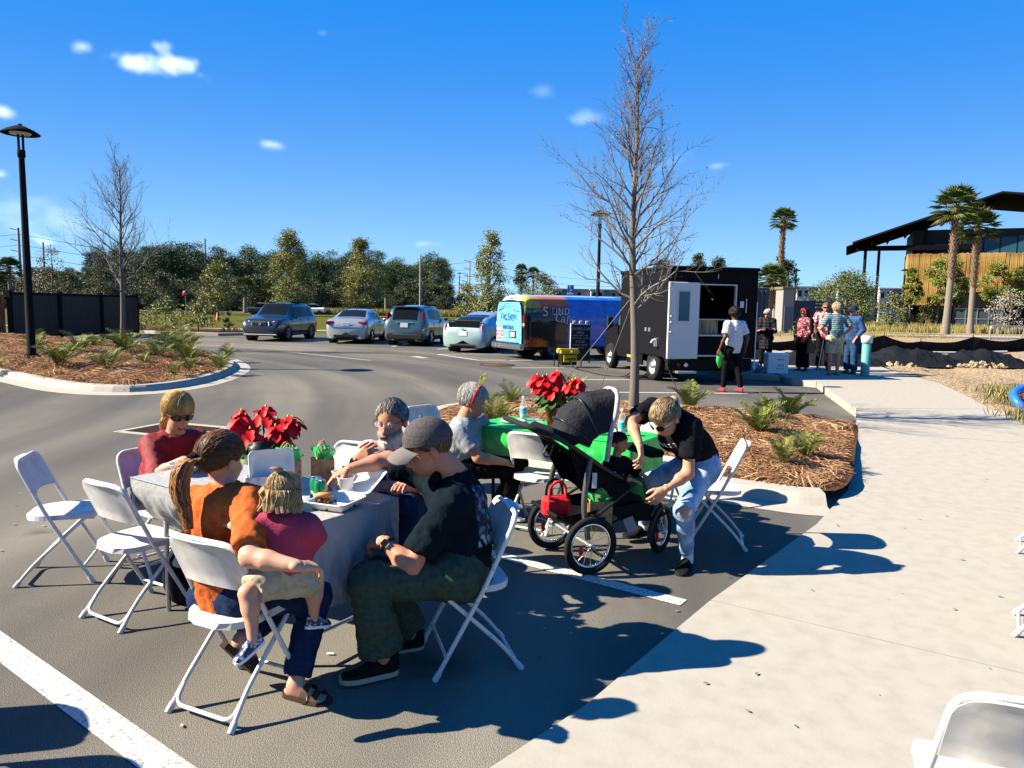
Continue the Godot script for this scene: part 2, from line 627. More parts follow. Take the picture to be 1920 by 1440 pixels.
func kerb_ring(called: String, outer: PackedVector2Array, label: String) -> PackedVector2Array:
	var st := mb()
	var rings := []
	for s in [[0.0, 0.004], [0.30, 0.022], [0.36, 0.10], [0.40, 0.135], [0.54, 0.140], [0.55, 0.06]]:
		rings.append([offset_poly(outer, -s[0]), s[1]])
	var n := 140
	var base: PackedVector2Array = outer
	var total := 0.0
	for i in base.size(): total += base[i].distance_to(base[(i + 1) % base.size()])
	var samples := PackedVector2Array()
	var along := 0.0
	var seg := 0
	var left := 0.0
	for k in n:
		var want := total * k / n
		while along + base[seg % base.size()].distance_to(base[(seg + 1) % base.size()]) < want:
			along += base[seg % base.size()].distance_to(base[(seg + 1) % base.size()])
			seg += 1
		var a := base[seg % base.size()]
		var b := base[(seg + 1) % base.size()]
		samples.append(a.lerp(b, (want - along) / maxf(a.distance_to(b), 1e-5)))
	var rows := []
	for r in rings:
		var row := []
		for p in samples:
			var best := p
			var bd := 1e9
			var poly: PackedVector2Array = r[0]
			for i in poly.size():
				var q := Geometry2D.get_closest_point_to_segment(p, poly[i], poly[(i + 1) % poly.size()])
				if q.distance_squared_to(p) < bd:
					bd = q.distance_squared_to(p)
					best = q
			row.append(Vector3(best.x, r[1], best.y))
		rows.append(row)
	st.set_smooth_group(-1)
	for i in rows.size() - 1:
		for k in n:
			var k2 := (k + 1) % n
			quad(st, rows[i][k], rows[i + 1][k], rows[i + 1][k2], rows[i][k2])
	var o := struct(called, done(st), mats.kerb)
	if label: o.set_meta("label", label)
	return offset_poly(outer, -0.53)

func line_on(called: String, a: Vector2, b: Vector2, w: float, paint := "line_paint") -> void:
	var d := (b - a).normalized()
	var s := Vector2(-d.y, d.x) * w * 0.5
	var st := mb()
	slab(st, PackedVector2Array([a + s, b + s, b - s, a - s]), 0.0045, 0.001, false)
	struct(called, done(st), mats[paint])

var island_a: PackedVector2Array
var island_b: PackedVector2Array

func setting() -> void:
	var st := mb()
	st.set_smooth_group(-1)
	quad(st, Vector3(-2500, -0.06, 400), Vector3(-2500, -0.06, -3500), Vector3(2500, -0.06, -3500), Vector3(2500, -0.06, 400))
	struct("ground", done(st), mats.field)
	st = mb()
	st.set_smooth_group(-1)
	for i in 12:
		for j in 12:
			var v := []
			for k in [[0, 0], [0, 1], [1, 1], [1, 0]]:
				v.append(Vector3(lerpf(-46, 14, (i + k[0]) / 12.0), 0, lerpf(8, -41, (j + k[1]) / 12.0)))
			for k in [0, 1, 2, 0, 2, 3]:
				var p: Vector3 = v[k]
				st.set_uv(Vector2(p.x, p.z) / 1.3)
				st.set_uv2(Vector2((p.x + 46) / 60.0, (p.z + 41) / 60.0))
				st.add_vertex(p)
	st.generate_normals()
	st.generate_tangents()
	struct("parking_lot", st.commit(), mats.asphalt)
	line_on("stall_line", Vector2(-3.64, -4.30), Vector2(0.6, -1.17), 0.13)
	line_on("stall_line", Vector2(-2.20, -6.42), Vector2(1.02, -4.13), 0.105)
	for q in [[-0.01, -20.45, 2.59, -20.99], [0.5, -17.22, 2.9, -17.63], [1.08, -14.81, 4.85, -15.09], [-0.1, -23.2, 2.3, -24.4], [-1.1, -23.1, -0.2, -23.4], [-1.02, -23.06, -2.6, -25.6], [-2.6, -25.6, -0.4, -26.4],
			[-11.2, -36.68, -8.66, -33.09], [-6.4, -34.2, -7.05, -31.27], [-4.2, -33, -4.9, -29.9], [-2.3, -30, -2.93, -28.59], [-8.9, -36, -9.4, -32.6]]:
		line_on("far_stall_line", Vector2(q[0], q[1]), Vector2(q[2], q[3]), 0.11)
	line_on("worn_line", Vector2(-7.9, -25.6), Vector2(-4.3, -22.28), 0.12, "worn_paint")
	line_on("worn_line", Vector2(-3.3, -24.5), Vector2(-2.8, -23.6), 0.3, "worn_paint")
	line_on("worn_line", Vector2(-3.0, -6.55), Vector2(-2.45, -6.45), 0.09, "worn_paint")
	line_on("worn_line", Vector2(-2.35, -6.4), Vector2(-2.05, -6.36), 0.09, "worn_paint")
	var L := [[-0.9, -1.6, 5.5, 3.2], [0.34, -2.99, 6.2, 0.9], [1.18, -4.15, 6.5, -0.7], [2.46, -5.75, 6.7, -2.9], [3.24, -6.92, 6.9, -4.5], [4.19, -8.82, 7.1, -7.2], [4.7, -9.85, 7.25, -9.0], [5.2, -11.0, 7.7, -11.0], [5.62, -11.9, 8.0, -12.2], [6.24, -14.24, 8.8, -14.2], [6.86, -16.5, 9.65, -16.5], [6.5, -17.0, 9.75, -17.0], [6.8, -20.1, 10.2, -19.3], [7.3, -24, 11.2, -23], [7.8, -29, 12, -29]]
	var slab_ends := [0, 2, 4, 6, 8, 10, 11, 12, 14]
	for s in slab_ends.size() - 1:
		var lp := []
		var rp := []
		for i in range(slab_ends[s], slab_ends[s + 1] + 1):
			lp.append(Vector2(L[i][0], L[i][1]))
			rp.append(Vector2(L[i][2], L[i][3]))
		if s > 0:
			lp[0] = lp[0].lerp(lp[1], 0.016 / lp[0].distance_to(lp[1]))
			rp[0] = rp[0].lerp(rp[1], 0.016 / rp[0].distance_to(rp[1]))
		st = mb()
		for i in lp.size() - 1:
			var m := 8
			st.set_smooth_group(-1)
			for c in 6:
				for r in m:
					var q := func(a: float, b: float) -> Vector3:
						var p: Vector2 = lp[i].lerp(lp[i + 1], b).lerp(rp[i].lerp(rp[i + 1], b), a)
						return Vector3(p.x, walk_height(p), p.y)
					quad(st, q.call(c / 6.0, r / 8.0), q.call(c / 6.0, (r + 1) / 8.0), q.call((c + 1) / 6.0, (r + 1) / 8.0), q.call((c + 1) / 6.0, r / 8.0))
		var rim := lp.duplicate()
		var back := rp.duplicate()
		back.reverse()
		rim.append_array(back)
		for i in rim.size():
			var a: Vector2 = rim[i]
			var b: Vector2 = rim[(i + 1) % rim.size()]
			for k in 6:
				var c := a.lerp(b, k / 6.0)
				var d := a.lerp(b, (k + 1) / 6.0)
				quad(st, Vector3(d.x, walk_height(d), d.y), Vector3(c.x, walk_height(c), c.y), Vector3(c.x, -0.03, c.y), Vector3(d.x, -0.03, d.y))
		struct("walkway", done(st), mats.concrete)
	st = mb()
	slab(st, PackedVector2Array([Vector2(5.4, -18.6), Vector2(6.55, -17.9), Vector2(6.78, -20.1), Vector2(7.25, -24), Vector2(5.6, -24)]), 0.125, -0.03)
	struct("pavement", done(st), mats.concrete)
	island_b = closed_curve([Vector2(0.30, -7.93), Vector2(1.18, -7.44), Vector2(2.0, -6.95), Vector2(2.52, -6.58), Vector2(2.95, -6.60), Vector2(3.30, -7.05), Vector2(3.75, -7.98), Vector2(4.17, -8.84), Vector2(4.68, -9.9), Vector2(4.90, -10.55), Vector2(4.35, -11.15), Vector2(3.3, -11.8), Vector2(1.75, -12.35), Vector2(0.25, -12.35), Vector2(-0.75, -11.75), Vector2(-1.15, -10.5), Vector2(-0.9, -8.9), Vector2(-0.3, -8.2)], 4)
	var kp := []
	for p in [[2.72, -6.00], [2.45, -6.05], [2.20, -6.18], [1.72, -6.48], [0.9, -6.98], [0.02, -7.47], [-0.6, -7.75], [-1.4, -8.6], [-1.7, -10.6], [-1.2, -12.2], [0.2, -12.9], [1.8, -12.9], [3.4, -12.3], [4.55, -11.6], [5.0, -10.75]]: kp.append(Vector3(p[0], 0, p[1]))
	kp = catmull(kp, 5)
	st = mb()
	var prof := [[0.0, 0.004], [0.26, 0.02], [0.31, 0.08], [0.345, 0.112], [0.54, 0.118], [0.56, 0.03]]
	var rows := []
	for i in kp.size():
		var t: Vector3 = (kp[mini(i + 1, kp.size() - 1)] - kp[maxi(i - 1, 0)]).normalized()
		var inward := Vector3(-t.z, 0, t.x) * -1.0
		if inward.dot(Vector3(1.6, 0, -9.5) - kp[i]) < 0: inward = -inward
		var row := []
		for s in prof: row.append(kp[i] + inward * s[0] + Vector3(0, s[1], 0))
		rows.append(row)
	st.set_smooth_group(-1)
	for i in rows.size() - 1:
		for k in prof.size() - 1:
			quad(st, rows[i][k], rows[i][k + 1], rows[i + 1][k + 1], rows[i + 1][k])
	struct("kerb", done(st), mats.kerb)
	var inner_b := offset_poly(island_b, 0.03)
	struct("planting_bed", mound(inner_b, 0.10, 0.20, 1.2, 0.28), mats.mulch)
	straw("pine_straw", offset_poly(island_b, -0.10), 0.105, 0.205, 1.2, 14000, 1.0)
	island_a = closed_curve([Vector2(-26, -27.5), Vector2(-16, -19.3), Vector2(-10.6, -15.0), Vector2(-8.6, -13.45), Vector2(-7.3, -13.0), Vector2(-6.45, -13.4), Vector2(-6.05, -14.8), Vector2(-6.25, -17.0), Vector2(-6.9, -19.3), Vector2(-8.3, -22), Vector2(-10.3, -24.6), Vector2(-12.5, -26.5), Vector2(-16, -28.5), Vector2(-26, -34)], 5)
	var inner_a := kerb_ring("kerb", island_a, "")
	struct("planting_bed", mound(inner_a, 0.10, 0.28, 2.0, 0.6), mats.mulch)
	straw("pine_straw", inner_a, 0.11, 0.29, 2.0, 12000, 1.5)
	st = mb()
	slab(st, PackedVector2Array([Vector2(-22, -40.2), Vector2(-17.5, -37.2), Vector2(-14.6, -36.5), Vector2(-13.2, -38.2), Vector2(-13, -41.0), Vector2(-24, -44)]), 0.14, -0.03)
	struct("kerb", done(st), mats.kerb)
	st = mb()
	slab(st, PackedVector2Array([Vector2(-22, -40.6), Vector2(-17.4, -37.7), Vector2(-14.8, -37.0), Vector2(-13.6, -38.4), Vector2(-13.4, -41.0), Vector2(-24, -43.8)]), 0.165, 0.14)
	struct("planting_bed", done(st), mats.mulch)
	st = mb()
	slab(st, PackedVector2Array([Vector2(-90, -41.01), Vector2(6, -41.01), Vector2(9, -110), Vector2(-120, -110)]), 0.0, -0.05)
	struct("lawn", done(st), mats.lawn)
	st = mb()
	slab(st, PackedVector2Array([Vector2(-60, -43.5), Vector2(-8, -45.5), Vector2(-8, -47.0), Vector2(-60, -45.0)]), 0.02, -0.02)
	struct("path", done(st), mats.concrete)
	st = mb()
	slab(st, PackedVector2Array([Vector2(-160, -112), Vector2(60, -122), Vector2(60, -130), Vector2(-160, -120)]), 0.0, -0.05)
	struct("road", done(st), mat("far_road", Color(0.09, 0.09, 0.09), 0.9))
	var nz := FastNoiseLite.new()
	nz.frequency = 0.35
	nz.seed = 12
	nz.fractal_octaves = 4
	st = mb()
	var R := [[6.2, 0.9], [6.5, -0.7], [6.7, -2.9], [6.9, -4.5], [7.1, -7.2], [7.25, -9.0], [7.7, -11.0], [8.0, -12.2], [8.8, -14.2], [9.65, -16.5], [9.75, -17.2], [10.0, -18.4], [10.2, -19.3], [10.9, -21.5], [8.0, -24.2], [7.4, -27], [7.0, -32], [6.8, -40], [6.6, -60], [6.4, -100]]
	var edge := func(t: float) -> Vector2:
		var f := t * (R.size() - 1)
		var i := mini(int(f), R.size() - 2)
		return Vector2(R[i][0], R[i][1]).lerp(Vector2(R[i + 1][0], R[i + 1][1]), f - i)
	grid(st, 76, 90, func(u, v):
		var e: Vector2 = edge.call(u)
		var d: float = 95.0 * v * v * v + 6.0 * v
		var p := e + Vector2(d, -d * 0.08)
		var hh: float = lerpf(walk_height(e) + 0.004, 0.05, smoothstep(0, 2.0, d))
		if d == 0: hh -= 0.0
		hh += (nz.get_noise_2d(p.x * 3.0, p.y * 3.0) * 0.07 + nz.get_noise_2d(p.x, p.y) * 0.14) * smoothstep(0.0, 1.2, d) * (1.0 - smoothstep(25, 60, d))
		return Vector3(p.x, hh - (0.0 if d > 0.3 else 0.006), p.y))
	struct("bare_earth", done(st), mats.dirt)
	st = mb()
	slab(st, PackedVector2Array([Vector2(22, -52), Vector2(70, -49), Vector2(70, -52.5), Vector2(22, -55)]), 0.16, -0.02)
	struct("path", done(st), mats.concrete)
	dry_grass("dry_grass", Rect2(12, -90, 60, 26), 9000, 0.75, "tall yellow green grass in front of the timber clad building")
	dry_grass("dry_grass", Rect2(8, -60, 22, 10), 1600, 0.35, "low dry grass behind the black silt fence")
	dry_grass("dry_grass", Rect2(-40, -118, 46, 6), 4500, 1.0, "straw coloured grass along the far side of the lawn")

func dry_grass(called: String, r: Rect2, count: int, h: float, label: String, green := 0.5) -> void:
	var st := mb()
	st.set_smooth_group(-1)
	for i in 7:
		var a := TAU * i / 7.0
		var b := Vector3(cos(a), 0, sin(a)) * 0.10
		var t := Vector3(cos(a) * 0.3, 1.0 - 0.1 * (i % 3), sin(a) * 0.3)
		var s := Vector3(-sin(a), 0, cos(a)) * 0.035
		quad(st, b - s, b + s, b.lerp(t, 0.6) + s * 0.7, b.lerp(t, 0.6) - s * 0.7)
		tri(st, b.lerp(t, 0.6) - s * 0.7, b.lerp(t, 0.6) + s * 0.7, t)
	var mm := MultiMesh.new()
	mm.transform_format = MultiMesh.TRANSFORM_3D
	mm.use_colors = true
	mm.mesh = done(st)
	mm.instance_count = count
	for i in count:
		var p := Vector3(rng.randf_range(r.position.x, r.end.x), 0.0, rng.randf_range(r.position.y, r.end.y))
		var s := h * rng.randf_range(0.5, 1.2)
		mm.set_instance_transform(i, Transform3D(Basis(Vector3.UP, rng.randf() * TAU).scaled(Vector3(s, s, s)), p))
		mm.set_instance_color(i, Color(0.26, 0.20, 0.07).lerp(Color(0.12, 0.13, 0.03), rng.randf() * green * 2.0))
	var o := MultiMeshInstance3D.new()
	o.name = numbered(called)
	o.multimesh = mm
	o.material_override = leafmat("grass_blade", 0.3)
	add_child(o)
	tag(o, label, "grass", "", "stuff")

# ------------------------------------------------------------------ vegetation
func limb(st: SurfaceTool, from: Vector3, dir: Vector3, length: float, r: float, level: int, sides: int, lift := 0.25, leaves: SurfaceTool = null, twist := 0.22, density := 1.0) -> void:
	var steps := 5 if level > 0 else 3
	var pts := [from]
	var rad := [r]
	var d := dir.normalized()
	var p := from
	for i in steps:
		d = (d + Vector3(rng.randf_range(-1, 1), rng.randf_range(-1, 1) + lift, rng.randf_range(-1, 1)) * twist).normalized()
		p += d * length / steps
		pts.append(p)
		rad.append(r * (1.0 - 0.75 * (i + 1) / steps))
		if level > 0 and i >= 0 and i < steps:
			var many := int(ceil((1.6 if level > 1 else 1.9) * density * rng.randf_range(0.6, 1.2)))
			for k in many:
				var side := d.cross(Vector3(rng.randf_range(-1, 1), rng.randf_range(-1, 1), rng.randf_range(-1, 1))).normalized()
				limb(st, p, (d * 0.75 + side * 0.75 + Vector3(0, 0.18, 0)).normalized(), length * rng.randf_range(0.36, 0.62) * (1.0 - 0.35 * i / steps), maxf(rad[-1] * 0.6, 0.0028), level - 1, maxi(3, sides - 1), lift, leaves, twist, density)
		if leaves and rng.randf() < 0.06:
			var q := p + Vector3(rng.randf_range(-0.03, 0.03), -0.03, rng.randf_range(-0.03, 0.03))
			var s := rng.randf_range(0.012, 0.024)
			leaves.set_color(Color(0.10, 0.05, 0.025).lerp(Color(0.22, 0.13, 0.07), rng.randf()))
			leaf(leaves, q, Vector3(rng.randf_range(-1, 1), -0.6, rng.randf_range(-1, 1)).normalized(), s * 1.8, s)
	tube(st, pts, rad, sides, false)

func leaf(st: SurfaceTool, p: Vector3, dir: Vector3, length: float, wide: float, n := Vector3.ZERO) -> void:
	var s := dir.cross(n if n != Vector3.ZERO else Vector3(rng.randf_range(-1, 1), rng.randf_range(-1, 1), rng.randf_range(-1, 1))).normalized() * wide * 0.5
	var m := p + dir * length * 0.5
	tri(st, p, m - s, p + dir * length)
	tri(st, p, p + dir * length, m + s)

func bare_tree(label: String, at: Vector3, lean: Vector3, h: float, r: float, low: float, spread: float, count: int, dense: float, group: String, twig: float) -> Node3D:
	var t := thing("bare_tree", label, "tree", at, 0, group)
	var pts := []
	var rad := []
	for i in 13:
		var f := i / 12.0
		pts.append(lean * f + Vector3(sin(f * 9.0) * 0.025, h * 0.93 * f - 0.08, cos(f * 7.0) * 0.025))
		rad.append(r * (1.25 if i == 0 else 1.0) * pow(1.0 - f * 0.93, 0.85))
	put("trunk", tube_mesh(pts, rad, 10), mat("pale_bark", Color(0.19, 0.178, 0.158), 0.9, 0, texs.bark_n, 0.3, texs.bark_b, 0.8), t)
	var bark := mat("twig_bark", Color(0.125, 0.118, 0.112), 0.9)
	var gold := rng.randf() * TAU
	var leaves := mb()
	leaves.set_smooth_group(-1)
	for k in count:
		var f := float(k) / count
		var y := lerpf(low, h * 0.94, pow(f, 0.92))
		gold += 2.4 + rng.randf_range(-0.35, 0.35)
		var shape: float = lerpf(1.0, 0.42, smoothstep(0.05, 0.75, (y - low) / (h - low)))
		var l: float = spread * shape * rng.randf_range(0.55, 1.15)
		var up := lerpf(0.45, 1.7, f)
		var p: Vector3 = lean * (y / h) + Vector3(0, y, 0)
		var st := mb()
		limb(st, p, Vector3(cos(gold), up, sin(gold)), l, maxf(r * 0.30 * (1.0 - 0.6 * f), twig * 1.6), 2, 5, 0.42, leaves, 0.2, dense)
		put("branch", done(st), bark, t)
	put("dead_leaf", done(leaves), leafmat("dead_leaves", 0.2), t).set_meta("kind", "stuff")
	return t

func leafy_tree(called: String, label: String, category: String, at: Vector3, h: float, base: float, rx: float, clumps: int, per: int, size: float, c1: Color, c2: Color, group := "", conic := 0.0, stems := 1) -> Node3D:
	var t := thing(called, label, category, at, 0, group)
	var wood := mb()
	var crown := mb()
	crown.set_smooth_group(-1)
	var finer := clampf(size * size / 0.05, 1.0, 4.0)
	per = int(per * finer)
	size /= sqrt(finer)
	for s in stems:
		var off := Vector3(rng.randf_range(-1, 1), 0, rng.randf_range(-1, 1)) * 0.25 * (stems - 1)
		tube(wood, [off * 0.5 + Vector3(0, -0.1, 0), off + Vector3(0, h * 0.35, 0), off * 1.4 + Vector3(rx * 0.05, h * 0.7, 0), off + Vector3(0, h * 0.94, 0)], [h * 0.018, h * 0.014, h * 0.008, 0.01], 6)
	for k in clumps:
		var f := rng.randf()
		var y := lerpf(base, h, f)
		var w: float = rx * (lerpf(sin(clampf(f * 0.86 + 0.12, 0, 1) * PI), 1.05 - f, conic)) * sqrt(rng.randf_range(0.12, 1.0))
		var a := rng.randf() * TAU
		var c := Vector3(cos(a) * w, y, sin(a) * w)
		if k % 2 == 0: tube(wood, [Vector3(0, maxf(base * 0.7, y - w * 0.7), 0), c * Vector3(0.5, 1, 0.5) - Vector3(0, w * 0.18, 0), c], [h * 0.006, h * 0.004, 0.008], 4, false)
		var cr := rx * rng.randf_range(0.16, 0.34)
		var tone := rng.randf()
		for j in int(per * 1.9):
			var d := Vector3(rng.randfn(), rng.randfn() * 0.7, rng.randfn()) * cr * 0.55
			crown.set_color(c1.lerp(c2, clampf(tone * 0.65 + rng.randf() * 0.35, 0, 1)) * (1.15 if h < 11.0 and c2.r > 0.11 else 0.8))
			leaf(crown, c + d, (d.normalized() + Vector3(rng.randf_range(-0.6, 0.6), rng.randf_range(-0.7, 0.3), rng.randf_range(-0.6, 0.6))).normalized(), size * 0.72 * rng.randf_range(0.7, 1.3), size * 0.45)
	put("trunk", done(wood), mats.bark, t)
	put("crown", done(crown), leafmat("leaves", 0.35), t)
	return t

func palm(label: String, at: Vector3, h: float, r: float, fr: float, boots: bool, group := "") -> Node3D:
	var t := thing("palm_tree", label, "palm tree", at, rng.randf() * TAU, group)
	var st := mb()
	var pts := []
	var rad := []
	for i in 13:
		var f := i / 12.0
		pts.append(Vector3(sin(f * 2.2) * 0.012 * h, h * f - 0.1, 0))
		rad.append(r * (1.35 - 0.35 * smoothstep(0, 0.15, f)) * lerpf(1.0, 0.78, f))
	tube(st, pts, rad, 10)
	put("trunk", done(st), mat("palm_bark", Color(0.26, 0.235, 0.21), 0.9, 0, texs.bark_n, 1.0, texs.bark_b, 0.8), t)
	if boots:
		st = mb()
		st.set_smooth_group(-1)
		for k in 150:
			var f := lerpf(0.42, 1.0, k / 150.0)
			var a := k * 2.4
			var p := Vector3(sin(f * 2.2) * 0.012 * h, h * f, 0)
			var o := Vector3(cos(a), 0, sin(a))
			var s := Vector3(-sin(a), 0, cos(a)) * 0.13
			var rr := r * lerpf(1.0, 0.8, f)
			quad(st, p + o * rr * 0.9 - s, p + o * rr * 0.9 + s, p + o * (rr + 0.16) + s * 0.35 + Vector3(0, 0.32, 0), p + o * (rr + 0.16) - s * 0.35 + Vector3(0, 0.32, 0))
		put("leaf_boot", done(st), mat("palm_boot", Color(0.20, 0.14, 0.09), 0.9), t).set_meta("kind", "stuff")
	var top := Vector3(sin(2.2) * 0.012 * h, h, 0)
	for k in 36:
		st = mb()
		st.set_smooth_group(-1)
		var a := k * 2.4
		var up := lerpf(1.4, -0.55, k / 35.0)
		var d := Vector3(cos(a) * cos(up), sin(up), sin(a) * cos(up))
		var hub := d * fr * 0.55 - Vector3(0, fr * 0.1 * (1.0 - sin(up)), 0)
		var side := d.cross(Vector3.UP).normalized()
		var upn := side.cross(d)
		st.set_color(Color(0.035, 0.062, 0.015).lerp(Color(0.10, 0.125, 0.03), rng.randf() * 0.8) if up > -0.50 else Color(0.15, 0.12, 0.05))
		tube(st, [Vector3.ZERO, hub], [0.03, 0.015], 3, false)
		st.set_smooth_group(-1)
		for b in 15:
			var g := lerpf(-1.5, 1.5, b / 14.0)
			var bd := (d * cos(g) + side * sin(g)).normalized()
			var e := hub + bd * fr * 0.60 * rng.randf_range(0.8, 1.15) - Vector3(0, fr * 0.10, 0)
			var m := hub + bd * fr * 0.32
			var w := (side * cos(g) - d * sin(g)) * fr * 0.036
			quad(st, hub, m - w, e, m + w)
		put("frond", done(st), leafmat("leaves", 0.35), t).position = top
	return t

func pine(kind: int) -> Node3D:
	var t := thing("pine_tree", "tall dark pine in the wood beyond the lawn, bare trunk under a round crown", "pine tree", Vector3.ZERO, 0, "pines of the far wood")
	var h := 13.0
	var wood := mb()
	var st := mb()
	st.set_smooth_group(-1)
	tube(wood, [Vector3(0, -0.5, 0), Vector3(0.1, h * 0.5, 0), Vector3(0, h * 0.96, 0)], [0.19, 0.15, 0.05], 5)
	for k in 16 + kind * 2:
		var f := rng.randf()
		var y := lerpf(h * (0.30 if kind % 2 else 0.45), h, f)
		var w := 2.3 * sin(clampf(f * 0.8 + 0.2, 0, 1) * PI * 0.93) * rng.randf_range(0.2, 1.0)
		var a := rng.randf() * TAU
		var c := Vector3(cos(a) * w, y, sin(a) * w)
		tube(wood, [Vector3(0, y - w * 0.3, 0), c], [0.05, 0.02], 3, false)
		var tone := rng.randf()
		for j in 200:
			var d := Vector3(rng.randfn(), rng.randfn() * 0.55, rng.randfn()) * 0.66
			st.set_color(Color(0.026, 0.050, 0.016).lerp(Color(0.058, 0.092, 0.026), clampf(tone * 0.7 + rng.randf() * 0.4, 0, 1)))
			leaf(st, c + d, (d.normalized() + Vector3(0, 0.3, 0)).normalized(), 0.26, 0.15)
	put("trunk", done(wood), mat("pine_bark", Color(0.10, 0.08, 0.06), 0.9), t)
	put("crown", done(st), leafmat("pine_leaf", 0.06), t)
	return t

func cycad_mesh(kind: int) -> ArrayMesh:
	var st := mb()
	st.set_smooth_group(-1)
	var n := 19
	var pts := []
	for i in n + 1:
		var f := float(i) / n
		pts.append(Vector3(0.04 * kind * f * f, 0.40 * f - 0.20 * f * f * (1.0 + 0.35 * kind), 0.40 * f + 0.06 * f * f))
	st.set_color(Color(0.10, 0.11, 0.03))
	tube(st, pts, 0.005, 3, false)
	for i in range(2, n + 1):
		var f := float(i) / n
		var l := 0.17 * sin(clampf(f * 0.75 + 0.25, 0, 1) * PI * 0.95) + 0.03
		for s in [-1.0, 1.0]:
			st.set_color(Color(0.06, 0.095, 0.020).lerp(Color(0.19, 0.20, 0.04), rng.randf()))
			leaf(st, pts[i], Vector3(s * 0.95, 0.15 + 0.3 * rng.randf(), 0.5).normalized(), l, 0.019, Vector3(0, 1, 0.3))
	return done(st)

var fronds := []

func nth(k: int) -> String:
	return "leftmost" if k <= 0 else ["second", "third", "fourth", "fifth", "sixth", "seventh", "eighth", "ninth", "tenth", "eleventh", "twelfth", "thirteenth"][mini(k - 1, 11)] + " from left"

func cycad(label: String, at: Vector3, size: float, count: int, group: String, upright := 0.0) -> void:
	if fronds.is_empty():
		for k in 3: fronds.append(cycad_mesh(k))
	var t := thing("fern_shrub", label, "shrub", at, 0, group)
	for k in count:
		var o := put("frond", fronds[k % 3], leafmat("leaves", 0.35), t)
		o.rotation = Vector3(-0.15 - upright - rng.randf() * 0.65, k * 2.4 + rng.randf() * 0.5, 0)
		o.rotation_order = EULER_ORDER_YXZ
		o.scale = Vector3.ONE * size * rng.randf_range(0.7, 1.15)
		o.position = Vector3(sin(k * 2.4), 0, cos(k * 2.4)) * 0.035 * size

